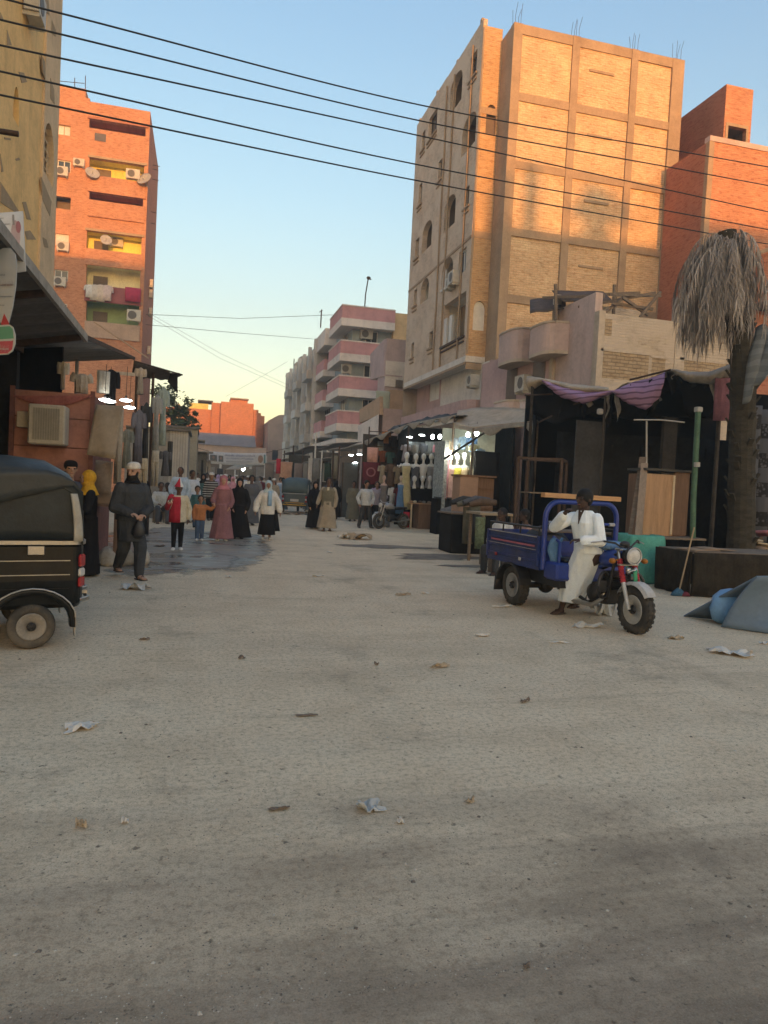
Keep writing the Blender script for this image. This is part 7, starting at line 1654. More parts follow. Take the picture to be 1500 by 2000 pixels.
# grey striped tarp slung from the palm and the patterned cloths beneath it, right edge
pq = pg
GT = STRIPES('grey_green_striped_tarp', (.20, .205, .19), (.13, .135, .125), 4.5, 2, wob=1.2)
gt_ = thing('tarpaulin', 'grey green striped tarpaulin slung from the palm trunk to the right', 'tarpaulin', tuple(PY(1480, 700, 13.2)))
b = MB(); P0 = [PY(1476, 640, 11.9), PY(1458, 720, 11.6), PY(1450, 790, 11.5)]; P1 = [PY(1530, 640, 11.6), PY(1520, 690, 11.2), PY(1490, 738, 11.2)]
def tri(P, v): s = v * 2; i = min(1, int(s)); return P[i].lerp(P[i + 1], s - i)
b.sheet(lambda u, v: tri(P0, v).lerp(tri(P1, v), u) + Vector((0, -.08 * math.sin(u * 7), .05 * math.sin(u * 9 + v * 3))), 14, 12, .02); part('sheet', b, GT, gt_, True)
b = MB(); b.tube([PY(1420, 712, 13.1), PY(1470, 706, 13.0)], .02, 6); part('tie_rope', b, CANV, gt_, True)
def PATT():
    m, t, p = newmat('patterned_cloth'); tcn = t.new('ShaderNodeTexCoord'); v = t.new('ShaderNodeTexVoronoi'); v.inputs['Scale'].default_value = 14; t.l(tcn.outputs['Object'], v.inputs['Vector']); sp = t.new('ShaderNodeSeparateXYZ'); t.l(tcn.outputs['Object'], sp.inputs[0])
    f = t.math('GREATER_THAN', t.math('FRACT', t.math('MULTIPLY', sp.outputs[2], 1.55)), .5); c = t.mix(f, t.ramp(v.outputs['Distance'], [(.25, (.11, .11, .12)), (.5, (.012, .012, .015))]), (.085, .09, .105)); t.l(c, p.inputs['Base Color']); p.inputs['Roughness'].default_value = .9; return m
PT = PATT()
for i, (x0, x1, y0, y1, lb) in enumerate(((1466, 1486, 792, 1070, 'dark cloth with pale printed bands hanging just right of the palm trunk'), (1486, 1512, 800, 1085, 'dark printed cloth cut off by the right edge'))): gpx('cloth', x0, x1, y0, y1, 13.2 + .1 * i, PT, lb, R(-30), dep=.06)
b = MB(); b.sheet(lambda u, v: Vector((12.3 + 4 * u, 14.3 - .8 * u, 4.2 * v)), 6, 4, .03); solo('dark_curtain', b, TARP, 'black curtain behind the printed cloths at the right edge', 'curtain')
b = MB(); rr = random.Random(2)
for i in range(5):
    c = PY(1478 + rr.uniform(-12, 16), 1075 - 8 * i, 12.2 + .1 * i); b = MB(); b.T = Matrix.Translation(c) @ Matrix.Rotation(i * .9, 4, 'Z'); b.sheet(lambda u, v: (.34 * (u - .5), .26 * (v - .5), .05 * math.sin(u * 5 + i) + .03 * v), 6, 4, .03); solo('folded_cloth', b, (CARD, PINE, FAB['beige'], FAB['brown'], FAB['rose'])[i], ['tan', 'straw coloured', 'beige', 'brown', 'rose'][i] + ' folded cloth in the pile on the dark counter at the right edge', 'cloth', 'folded cloths at the right edge')
ct2 = thing('counter', 'dark counter under the folded cloths at the right edge', 'counter', (PY(1480, 1100, 12.3).x, 12.5, 0)); b = MB(); c = PY(1478, 1084, 12.0); b.box(c.x - .25, c.x + 1.5, 12.0, 13.0, 0, c.z - .02); part('body', b, TARP2, ct2, True)
# tables and frames between the tricycle and the clothes shops
fr = thing('metal_frame_table', 'tall empty steel frame table standing in the dark stall behind the tricycle', 'frame table', tuple(G(1040, 1075)))
Yf = 13.6; xa, xb = PY(1008, 960, Yf).x, PY(1080, 960, Yf).x; zt_ = PY(1040, 897, Yf).z
for x, y in ((xa, Yf), (xb, Yf - .3), (xa + .55, Yf + .7), (xb + .6, Yf + .6)): b = MB(); b.box(x - .025, x + .025, y - .025, y + .025, 0, zt_); part('leg', b, STEEL, fr, True)
for (p, q_) in (((xa, Yf), (xb, Yf - .3)), ((xb, Yf - .3), (xb + .6, Yf + .6)), ((xa + .55, Yf + .7), (xb + .6, Yf + .6)), ((xa, Yf), (xa + .55, Yf + .7))): b = MB(); b.bar((*p, zt_ + .02), (*q_, zt_ + .02), .045, .04); part('top_rail', b, STEEL, fr, True)
zm = PY(1040, 962, Yf).z; b = MB(); b.bar((xa + .2, Yf, zm), (xb + .5, Yf + .3, zm), .3, .03); part('shelf', b, WOODDK, fr, True)
wt = thing('wooden_table', 'rough wooden plank table with a hanging green cloth, left of the tricycle', 'table', tuple(G(975, 1075))); Y = 14.6
x0, x1 = PY(938, 1000, Y).x, PY(1010, 1000, Y).x; z = PY(960, 1002, Y).z; z = max(.7, z)
for k in range(4): b = MB(); b.box(x0, x1, Y + .22 * k, Y + .22 * k + .205, z - .05, z); part('plank', b, M('pale_table_wood', (.36, .29, .20), .85, .2, 4, .2, stretch=(.6, 6, 6)), wt, True)
for x, y in ((x0 + .1, Y + .05), (x1 - .1, Y + .05), (x0 + .1, Y + .8), (x1 - .1, Y + .8)): b = MB(); b.box(x - .03, x + .03, y - .03, y + .03, 0, z - .052); part('leg', b, WOODDK, wt, True)
gpx('cloth', 930, 948, 1010, 1072, 14.4, M('green_netting', (.17, .21, .12), .95, .45, 14, .9), 'pale green netting hanging off the wooden plank table', R(-20), dep=.05)
for i, (x0, x1, y0, y1, Y, mt, lb) in enumerate(((906, 926, 990, 1062, 16.8, FAB['olive'], 'olive cloth hanging in front of the dark tables'), (918, 938, 985, 1058, 16.5, CLOTH('grey_green_cloth', (.14, .15, .125)), 'grey green cloth hanging beside the olive one'), (925, 945, 1000, 1060, 16.2, FAB['charcoal'], 'charcoal cloth at the corner of the dark tables'))): gpx('cloth', x0, x1, y0, y1, Y, mt, lb, R(-20), dep=.1)
b = MB(); c = PY(925, 985, 16.9)
for i in range(4):
    b = MB(); c = PY(905 + 12 * i, 978 + 4 * (i % 2), 17 - .2 * i); b.tube([c + Vector((-.32, 0, -.06)), c + Vector((0, 0, .03)), c + Vector((.34, -.1, .02))], [.06, .1, .07], 10); solo('cloth_roll', b, (FAB['charcoal'], FAB['olive'], FAB['slate'], FAB['brown'])[i], ['charcoal', 'olive', 'slate grey', 'brown'][i] + ' roll of cloth lying on the dark table left of the plank table', 'cloth roll', 'rolls of cloth on the dark table')
t4 = thing('covered_table', 'dark tarpaulin covered table below the rolls of cloth', 'table', tuple(G(925, 1062))); c = PY(925, 1000, 16.9); b = MB(); b.box(c.x - .55, c.x + .7, 16.95, 17.9, 0, c.z - .08, .03); part('cloth_front', b, TARP2, t4, True)
b = MB(); b.box(c.x - .6, c.x + .75, 16.9, 17.95, c.z - .078, c.z - .04); part('table_top', b, WOODDK, t4, True)
q = G(872, 1043); dz = PY(872, 972, q.y).z
t5 = thing('covered_table', 'wide table wrapped in dark slate cloth with a grey panel on its side', 'table', tuple(q)); b = MB(); b.sheet(lambda u, v: Vector((q.x - .55 + 1.25 * u, q.y - .4 - .55 * u + .03 * math.sin(u * 24), .02 + (dz - .03) * v)), 24, 4, .02); part('cloth_front', b, TARP2, t5, True)
b = MB(); b.prism([(q.x - .6, q.y - .4), (q.x + .75, q.y - 1.0), (q.x + 1.3, q.y + .4), (q.x - .3, q.y + .9)], dz - .03, dz + .02, 'z'); part('table_top', b, CLOTH('slate_cloth', (.06, .07, .075)), t5, True)
b = MB(); b.sheet(lambda u, v: PY(860 + 30 * u, 1032 - 8 * u - 38 * v, q.y - .95 - .2 * u) + Vector((0, 0, 0)), 5, 5, .02); part('grey_panel', b, CLOTH('blue_grey_cloth', (.19, .20, .22)), t5, True)
b = MB(); b.box(q.x - .5, q.x + 1.1, q.y - .3, q.y + .4, 0, dz - .04); part('body', b, TARP, t5, True)
q = G(818, 1033); bz = PY(818, 985, q.y).z; bx = thing('wooden_counter', 'brown wooden counter box with goods on top at the stall corner', 'counter', tuple(q)); b = MB(); b.box(q.x - .05, q.x + .75, q.y, q.y + .8, 0, bz, .01); part('front', b, PLYD, bx, True)
b = MB(); b.box(q.x - .4, q.x + .8, q.y - .04, q.y + .85, bz + .002, bz + .04, .006); part('counter_top', b, PLY, bx, True); b = MB(); b.box(q.x - .36, q.x - .3, q.y, q.y + .06, 0, bz); part('leg', b, PINE, bx, True)
for i in range(6): c = Vector((q.x - .3 + .18 * i, q.y + .2 + .1 * (i % 2), bz + .04)); b = MB(); b.ell(c + Vector((0, 0, .05)), (.08, .07, .05), 10, 6); solo('small_parcel', b, (CARD, FAB['offwhite'], FAB['brown'], FAB['grey'], CARDD, FAB['cream'])[i], ['tan', 'off white', 'brown', 'grey', 'dark tan', 'cream'][i] + ' small parcel on the brown wooden counter', 'parcel', 'parcels on the wooden counter')
gpx('cloth', 788, 800, 1000, 1030, q.y - .05, FAB['red'], 'small red cloth hanging on the brown wooden counter\'s open end', R(-10), dep=.04)
cab = thing('wooden_cabinet', 'plain tan wooden cabinet standing among the dark stalls', 'cabinet', (PY(918, 985, 18.6).x, 18.8, PY(918, 985, 18.6).z)); Y = 18.6; a, c = PY(896, 985, Y), PY(935, 932, Y); b = MB(); b.box(a.x, c.x, Y, Y + .6, a.z - .8, c.z, .01); part('front', b, M('tan_laminate', (.36, .235, .165), .7, .12, 3, .1), cab, True)
b = MB(); b.box(c.x + .003, c.x + .5, Y + .08, Y + .6, a.z - .8, c.z - .02); part('shelf_side', b, PLYD, cab, True); b = MB(); b.box(a.x - .04, c.x + .52, Y - .03, Y + .63, c.z + .003, c.z + .05); part('top', b, PLYD, cab, True)
for k in range(3): b = MB(); b.box(c.x + .05, c.x + .47, Y + .02, Y + .075, a.z - .1 + .28 * k, a.z - .07 + .28 * k); part('shelf', b, PLYD, cab, True)
# two people crouching at the stall behind the tricycle
p = PY(985, 1040, 13.2); seat_person('stall keeper in a white shirt sitting behind the tricycle bed', (p.x, 13.2, 0), R(-60), 'dark', FAB['white'], FAB['charcoal'], 1.65, .016, hz=.48)
p = PY(1032, 1040, 12.9); seat_person('man in a dusty rose shirt sitting behind the blue hoop', (p.x, 12.9, 0), R(-100), 'dark', CLOTH('dusty_rose_cloth', (.38, .25, .22)), FAB['grey'], 1.62, .016, hz=.5)
for px, Y in ((985, 13.2), (1032, 12.9)):
    c = PY(px, 1040, Y); t = thing('crate', 'low wooden crate under the stall keeper in white' if px == 985 else 'low wooden crate under the man in dusty rose', 'crate', (c.x, Y, 0)); b = MB(); b.box(-.22, .22, -.2, .22, .36, .40); part('lid', b, WOODDK, t)
    for s in (-1, 1): b = MB(); b.box(s * .22, s * .19, -.2, .22, 0, .358); part('side', b, WOODDK, t)
# canvas awning and lit clothes shops
aw = thing('awning', 'dusty cream canvas awning with a torn end over the lit clothes shops', 'awning', tuple(PY(950, 830, 22)))
T_ = [(878, 812, 26.0), (915, 806, 25.2), (970, 806, 23.5), (1036, 812, 21.5)]; Bt = [(886, 826, 23.6), (925, 836, 22.6), (985, 828, 21.2), (1050, 822, 19.2)]
TT = [PY(*q) + Vector((.6, .8, .3)) for q in T_]; BB = [PY(*q) for q in Bt]
def at(P, u): s = u * (len(P) - 1); i = min(len(P) - 2, int(s)); return P[i].lerp(P[i + 1], s - i)
b = MB(); b.sheet(lambda u, v: at(TT, u).lerp(at(BB, u), v) + Vector((0, 0, -.15 * math.sin(math.pi * v) * (1 + .5 * math.sin(u * 11)))), 26, 8, .02); part('sheet', b, CANV, aw, True)
b = MB(); b.sheet(lambda u, v: at(BB, u) + Vector((0, .02, -.02 - v * (.12 + .35 * max(0, math.sin(u * 13 + 1)) * u))), 40, 4, .015); part('torn_edge', b, CANV2, aw, True)
for i in (0, 1, 3): b = MB(); b.tube([(BB[i].x, BB[i].y, 0), BB[i]], .04, 8); part('post', b, WOODDK, aw, True)
b = MB(); b.tube([PY(868, 896, 22), PY(945, 846, 20.5)], .035, 6); part('brace', b, BLKM, aw, True)
a2 = thing('awning', 'dark patched sheet awning over the mannequin display', 'awning', tuple(PY(820, 840, 28)))
T2 = [PY(720, 850, 33) + Vector((1.2, 0, .5)), PY(800, 822, 30) + Vector((1.2, 0, .3)), PY(885, 806, 27) + Vector((1.2, 0, .2))]; B3 = [PY(712, 862, 31), PY(800, 828, 27.5), PY(890, 812, 24.5)]
b = MB(); b.sheet(lambda u, v: at(T2, u).lerp(at(B3, u), v) + Vector((0, 0, -.1 * math.sin(math.pi * v) + wob((u * 14, v * 5, 1), 1, .12))), 30, 6, .03); part('sheet', b, M('patched_dark_sheet', (.06, .065, .065), .8, .5, 3, .4), a2, True)
b = MB(); b.sheet(lambda u, v: at(B3, u) + Vector((0, -.02, .03 - v * (.15 + .12 * math.sin(u * 37)))), 40, 3, .015); part('torn_edge', b, CANV2, a2, True)
for q_, dx in ((B3[0], 0), (B3[1], 0), (B3[2], 0)): b = MB(); b.tube([(q_.x, q_.y + .1, 0), q_ + Vector((0, .1, 0))], .035, 8); part('post', b, STEEL, a2, True)
sp2 = thing('clothes_shop', 'dark backed clothes shop with grey curtains behind the mannequins', 'shop', (8.8, 28.5, 0)); Y = 28.6
x0, x1 = PY(752, 930, Y).x, PY(880, 930, Y).x; zt_ = PY(820, 830, Y).z
b = MB(); b.box(x0 + .5, x1 + 1.2, Y, Y + .1, 0, zt_ - .1); part('back_wall', b, TARP, sp2, True)
for (a, c, mt) in ((798, 829, M('grey_shop_curtain', (.115, .125, .13), .9, .2, 2, .3)), (831, 848, M('pale_shop_curtain', (.27, .29, .29), .9, .15, 2, .3)), (850, 868, M('grey_shop_curtain2', (.15, .16, .16), .9, .2, 2, .3))):
    q0, q1 = PY(a, 862, Y - .1), PY(c, 890, Y - .1); b = MB(); b.sheet(lambda u, v: Vector((q0.x + (q1.x - q0.x) * u, Y - .1 + .04 * math.sin(u * 20), q1.z + (q0.z - q1.z) * v)), 16, 3, .02); part('curtain', b, mt, sp2, True)
b = MB(); b.box(x1 + 1.1, x1 + 1.2, 25.0, Y, 0, zt_ - .1); part('side_wall', b, TARP2, sp2, True)
cq = PY(830, 968, 27.0); b = MB(); b.box(PY(798, 968, 27).x, PY(872, 968, 27).x, 27.0, 27.7, 0, PY(830, 953, 27).z); part('black_counter', b, TARP, sp2, True)
MANN = M('mannequin_white', (.66, .68, .67), .45, .06, 4, .03, spec=.4)
def mannequin(p, h, mat, label, kind='bust', group='white shop mannequins', dress=None, rz=R(-16)):
    """p = neck base height origin; kind head / bust / full"""
    t = thing('mannequin', label, 'mannequin', tuple(p), rz, group); s = h
    b = MB()
    b.ell((0, 0, .30 * s), (.105 * s, .125 * s, .15 * s), 14, 10); b.ell((0, -.06 * s, .24 * s), (.07 * s, .07 * s, .09 * s), 10, 8)
    b.loft([ring((0, .01 * s, z * s), a * s, c * s, 14) for z, a, c in ((-.02, .075, .07), (.08, .05, .055), (.2, .055, .06))])
    if kind != 'head': b.loft([ring((0, 0, z * s), a * s, c * s, 18) for z, a, c in ((-.62, .15, .10), (-.45, .13, .095), (-.25, .175, .12), (-.12, .20, .11), (-.04, .16, .08), (.0, .07, .06))])
    if kind == 'full':
        for sx in (-1, 1): b.tube([(sx * .19 * s, 0, -.06 * s), (sx * .30 * s, -.02 * s, -.18 * s), (sx * .36 * s, -.10 * s, -.12 * s)], [.05 * s, .04 * s, .03 * s], 8)
    else: b.loft([ring((0, 0, z * s), a * s, c * s, 14) for z, a, c in ((-.16, .09, .08), (-.02, .08, .075))]) if kind == 'head' else None
    part('torso' if kind != 'head' else 'head', b, mat, t)
    if dress: b = MB(); b.loft([ring((0, 0, z * s), a * s, c * s, 22, 0, .08 * (-z), z * 5, 6) for z, a, c in ((-1.9, .26, .18), (-1.4, .24, .16), (-.9, .20, .14), (-.45, .15, .11), (-.25, .185, .13), (-.12, .19, .12))]); part('dress', b, dress, t)
    return t
ml_ = ['first white mannequin bust in the upper row, next to the cream dress', 'second white mannequin bust in the upper row', 'third white mannequin bust in the upper row', 'last white mannequin bust in the upper row, by the post']
for i, px in enumerate((812, 827, 842, 855)): q = PY(px, 906, 27.3); mannequin(q, .92, MANN, ml_[i], 'bust', dress=[FAB['slate'], FAB['grey'], CLOTH('mann_grey', (.30, .30, .31)), FAB['charcoal']][i] if i != 1 else None)
for i, px in enumerate((809, 825, 839, 853)): q = PY(px, 948, 26.9); mannequin(q, .85, MANN, ['first', 'second', 'third', 'last'][i] + ' white mannequin head in the lower row above the black counter', 'head')
q = PY(794, 904, 26.8); mannequin(q, .95, MANN, 'tall mannequin in a long pale yellow dress with arms out', 'full', dress=CLOTH('straw_dress', (.46, .42, .25)))
q = PY(783, 943, 26.4); mannequin(q, .62, CLOTH('mann_beige', (.48, .40, .33)), 'mannequin in a blue denim dress beside the motorcycle', 'bust', dress=CLOTH('denim_dress', (.10, .20, .36)))
q = PY(750, 944, 27.0); mannequin(q, .7, CLOTH('mann_pink', (.50, .36, .30)), 'mannequin in a grey cardigan behind the plaid shirt', 'bust', dress=CLOTH('taupe_dress', (.17, .155, .15)))
for i, (px, mt) in enumerate(((879, None), (893, CLOTH('bright_yellow_dress', (.66, .60, .12))), (907, CLOTH('cream_lace_dress', (.60, .50, .33))))): q = PY(px, 908, 23.6); mannequin(q, .85, MANN, ['mannequin in a pale pink top under the warm bulbs', 'mannequin in a bright yellow top under the warm bulbs', 'mannequin in a cream lace top under the warm bulbs'][i], 'bust', dress=mt or CLOTH('pale_pink_dress', (.55, .36, .32)))
s3 = thing('clothes_shop', 'brightly lit small clothes shop with yellow and white garments under the canvas awning', 'shop', (8.9, 24.5, 0)); Y = 24.6
b = MB(); b.box(PY(862, 900, Y).x, PY(965, 900, Y).x, Y, Y + .08, 0, PY(900, 838, Y).z); part('back_wall', b, PLASTER('mint_shop_wall', (.42, .44, .36), streak=.1), s3, True)
b = MB(); q = PY(868, 960, 23.4); b.box(q.x - .07, q.x + .07, 23.4, 24.5, 0, PY(868, 860, 23.4).z); part('side_wall', b, M('mosaic_wall', (.30, .33, .32), .8, .5, 12, .3), s3, True)
b = MB(); b.sheet(lambda u, v: PY(925 + 50 * u, 880 + 4 * u + 110 * (1 - v) , 22.4 - 1.5 * u), 8, 5, .02); part('side_curtain', b, TARP, s3, True)
HG = [('shirt', 872, 886, 918, 960, 23.9, FAB['rose'], 'rose shirt hanging low in the lit shop'), ('shirt', 884, 900, 920, 968, 23.8, CLOTH('mint_cloth', (.40, .50, .42)), 'mint green shirt hanging low in the lit shop'), ('dress', 920, 934, 868, 905, 23.0, CLOTH('pale_lemon_cloth', (.52, .54, .36)), 'pale lemon dress hanging beside the warm bulbs'), ('shirt', 932, 946, 876, 912, 22.8, FAB['skyblue'], 'sky blue shirt hanging at the edge of the lit shop'), ('shirt', 884, 898, 855, 878, 23.8, FAB['paleblue'], 'pale blue shirt hanging high in the lit shop'), ('shirt', 899, 912, 853, 878, 23.6, FAB['skyblue'], 'brighter blue shirt hanging high in the lit shop'), ('shirt', 914, 930, 855, 882, 23.4, FAB['blue'], 'deep blue shirt hanging high in the lit shop'), ('dress', 876, 890, 966, 990, 23.6, FAB['white'], 'small white dress hanging lowest in the lit shop'), ('cloth', 868, 878, 890, 975, 23.5, FAB['pink'], 'pale pink length of cloth at the left jamb of the lit shop')]
for kd, x0, x1, y0, y1, Y_, mt, lb in HG: gpx(kd, x0, x1, y0, y1, Y_, mt, lb)
for i, (kd, x0, y0, Y_, c, lb) in enumerate((('shirt', 870, 860, 23.9, 'offwhite', 'off white shirt hanging at the left end of the lit shop'), ('shirt', 900, 918, 23.9, 'lavender', 'lavender shirt hanging low right in the lit shop'), ('dress', 914, 915, 23.7, 'cream', 'cream dress hanging low right in the lit shop'), ('shirt', 806, 868, 28.2, 'grey', 'grey shirt hung above the mannequins, left'), ('shirt', 820, 866, 28.1, 'slate', 'slate shirt hung above the mannequins, middle'), ('shirt', 848, 868, 27.9, 'rose', 'rose shirt hung above the mannequins, right'), ('dress', 786, 868, 28.4, 'plaid', 'plaid dress hung over the pale yellow dress'), ('dress', 728, 952, 29.3, 'lavender', 'lavender dress hanging under the maroon cloth'), ('shirt', 760, 952, 28.8, 'white', 'white shirt hanging low left of the blue denim dress'), ('dress', 772, 952, 28.3, 'maroon', 'maroon dress hanging low by the black counter'))): gpx(kd, x0, x0 + 14, y0, y0 + 34, Y_, FAB[c], lb)
for i, (px, py, Y_) in enumerate(((845, 853, 27.6), (859, 853, 27.4), (914, 849, 23.6), (931, 846, 23.2))): bulb(PY(px, py, Y_), ['left of two round white bulbs over the mannequins', 'right of two round white bulbs over the mannequins', 'round white bulb over the blue shirts', 'round white bulb at the end of the canvas awning'][i], BULB, .075)
for i, (px, py, Y_) in enumerate(((824, 850, 27.8), (800, 854, 28.4), (702, 888, 34), (686, 889, 35), (694, 904, 33))): bulb(PY(px, py, Y_), ['flat white lamp left of the two round bulbs', 'small flat white lamp at the left of the mannequin display', 'white lamp above the grey sheet metal door', 'white lamp left of the door, above the grey sheet', 'low white tube lamp beside the maroon cloth'][i], BULB, .06, tube_=True)
for i, (px, py, Y_) in enumerate(((879, 884, 23.3), (892, 889, 23.2), (907, 888, 23.1))): bulb(PY(px, py, Y_), ['warm bulb over the pale pink top', 'warm bulb over the yellow top', 'warm bulb over the cream lace top'][i], BULBW, .05)
HG = [('cloth', 718, 739, 874, 903, 30.0, CLOTH('salmon_towel', (.60, .36, .32)), 'stack of salmon pink towels hanging above the maroon cloth'), ('cloth', 708, 743, 903, 946, 29.6, FAB['maroon'], 'large maroon cloth with a pale ring printed on it'), ('shirt', 740, 755, 880, 902, 30.4, CLOTH('rust_cloth', (.27, .105, .07)), 'rust coloured shirt hanging right of the pink towels'), ('shirt', 755, 770, 883, 905, 30.0, FAB['teal'], 'dark teal shirt hanging high in the left clothes stall'), ('dress', 741, 754, 908, 945, 29.2, FAB['beige'], 'beige dress hanging right of the maroon cloth'), ('dress', 756, 772, 905, 950, 29.0, FAB['brown'], 'dark brown patterned dress hanging in the left clothes stall'), ('dress', 771, 784, 910, 945, 28.6, CLOTH('khaki_cloth', (.25, .20, .13)), 'khaki dress beside the long pale yellow one'), ('shirt', 748, 762, 842, 866, 30.5, CLOTH('bright_orange_cloth', (.60, .25, .06)), 'bright orange shirt hanging under the patched awning'), ('shirt', 764, 776, 852, 878, 30.2, FAB['charcoal'], 'charcoal shirt hanging under the patched awning'), ('shirt', 778, 791, 848, 872, 29.6, CLOTH('grey_lilac_cloth', (.30, .29, .31)), 'grey lilac shirt hanging under the patched awning'), ('cloth', 738, 750, 862, 884, 31, FAB['paleblue'], 'pale blue scarf hanging above the rust shirt'), ('trousers', 700, 712, 955, 1000, 30.5, CLOTH('pinkish_trousers', (.42, .30, .28)), 'dusty pink trousers hanging behind the pale grey shirt')]
for kd, x0, x1, y0, y1, Y_, mt, lb in HG: gpx(kd, x0, x1, y0, y1, Y_, mt, lb, R(-14))
b = MB(); q = PY(724.5, 922, 29.35); N = 20; b.T = Matrix.Translation(q) @ Matrix.Rotation(R(-14), 4, 'Z')
b.add([(.20 * math.cos(6.283 * k / N), 0, .20 * math.sin(6.283 * k / N)) for k in range(N)] + [(.14 * math.cos(6.283 * k / N), 0, .14 * math.sin(6.283 * k / N)) for k in range(N)], [(k, (k + 1) % N, N + (k + 1) % N, N + k) for k in range(N)])
mo = [o for o in bpy.data.objects if o.get('label') == 'large maroon cloth with a pale ring printed on it'][0]; part('printed_ring', b, CLOTH('ring_print', (.30, .14, .15)), mo, True)
bw = thing('clothes_stall', 'open clothes stall with hanging rails behind the man in the pale grey shirt', 'stall', (8.2, 31, 0)); b = MB(); x0, x1 = PY(706, 930, 31.5).x, PY(800, 930, 31.5).x
b.box(x0, x1, 31.5, 31.58, 0, PY(750, 850, 31.5).z); part('back_cloth', b, CLOTH('dim_taupe_cloth', (.09, .08, .07), .4), bw, True)
for z in (PY(750, 874, 30.6).z, PY(750, 903, 29.8).z, PY(750, 846, 30.9).z): b = MB(); b.tube([(x0, 30.4, z), (x1 + .4, 29.4, z)], .018, 6); part('hanging_rail', b, STEEL, bw, True)
for x, y in ((x0, 30.4), (x1 + .4, 29.4)): b = MB(); b.tube([(x, y, 0), (x, y, PY(750, 846, 30.9).z + .2)], .03, 6); part('post', b, STEEL, bw, True)
# grey sheet metal door, leaning pole and stalls beyond
dr = thing('metal_door', 'tall dark grey sheet metal door panel leaning at the stall beyond the couple', 'door', tuple(G(680, 992))); a, c = PY(664, 992, 33), PY(702, 905, 33); b = MB(); b.box(a.x, c.x, 33, 33.06, 0, c.z); part('sheet', b, M('slate_sheet_metal', (.10, .115, .12), .55, .2, 2, .1, .2), dr, True)
for x in (a.x + .02, c.x - .06): b = MB(); b.box(x, x + .05, 32.96, 32.998, 0, c.z); part('edge_bar', b, STEEL, dr, True)
b = MB(); b.tube([G(682, 984), PY(704, 915, 31.5)], .02, 6); solo('leaning_pole', b, GREYM, 'thin grey pole leaning against the sheet metal door', 'pole')
shd = [(545, 572, 902, 955, 46, CLOTH('peach_sheet', (.46, .28, .19)), 'large peach coloured sheet hanging at the far stalls'), (540, 549, 896, 925, 45.6, FAB['red'], 'narrow red cloth hanging beside the peach sheet'), (575, 592, 905, 950, 44, CLOTH('taupe_sheet', (.22, .18, .16)), 'taupe sheet hanging right of the peach one'), (592, 612, 915, 945, 43, CLOTH('plum_sheet', (.16, .11, .12)), 'plum brown sheet hanging low at the far stalls'), (634, 648, 905, 940, 39, FAB['darkgreen'], 'dark green cloth hanging by the thin white post'), (648, 662, 890, 935, 38, CLOTH('khaki_sheet', (.24, .22, .165)), 'khaki cloth hanging left of the sheet metal door'), (612, 628, 895, 935, 41, CLOTH('ash_sheet', (.21, .21, .20)), 'ash grey cloth hanging between the two posts')]
for x0, x1, y0, y1, Y_, mt, lb in shd: gpx('cloth', x0, x1, y0, y1, Y_, mt, lb, R(-8), dep=.06)
fs = thing('stall_row', 'row of ramshackle grey stalls with poles and sheets below the pink block', 'stall', (8.5, 44, 0))
for (px, y0, Y_) in ((618, 845, 42), (629, 880, 40.5), (574, 870, 48), (592, 880, 46), (652, 880, 37), (662, 872, 36), (556, 880, 52)): q = PY(px, y0, Y_); b = MB(); b.tube([(q.x, Y_, 0), (q.x + uni(-.04, .04), Y_, q.z)], .05, 8); part('post', b, GR2 if px in (618, 629) else STEEL, fs, True)
for (a, c, e, f_, mt) in (((552, 888, 52), (606, 872, 46), 1.6, .1, CORRD), ((590, 905, 44), (640, 895, 39.5), 1.2, .2, CORR), ((605, 880, 47), (662, 866, 41), 1.4, .15, CORRD), ((640, 880, 40), (704, 868, 35), 1.5, .1, CANV2), ((520, 905, 60), (560, 896, 50), 1.5, .2, CANV2)):
    P, Q = PY(*a), PY(*c); b = MB(); b.sheet(lambda u, v: P.lerp(Q, u) + Vector((e * v, .2 * v, f_ * v + .05 * math.sin(u * 9))), 10, 4, .04); part('roof_sheet', b, mt, fs, True)
for (x0, x1, y0, y1, Y_, mt) in ((560, 606, 890, 990, 47, M('dim_stall_back', (.06, .06, .055), .9, .5, 2, .3)), (606, 664, 885, 990, 42.5, M('dim_stall_back2', (.095, .09, .08), .9, .5, 2, .3))):
    a, c = PY(x0, y1, Y_), PY(x1, y0, Y_); b = MB(); b.box(a.x, c.x, Y_, Y_ + .08, 0, c.z); part('back_sheet', b, mt, fs, True)
for i in range(7): px = 596 + 9.5 * i; q = PY(px, 905, 41.8); b = MB(); b.box(q.x - .12, q.x + .12, 41.6, 41.68, q.z - .9 - .2 * (i % 3), q.z + .3 * (i % 2)); part('slatted_shutter', b, (SHUT, GR2, CORR)[i % 3], fs, True)
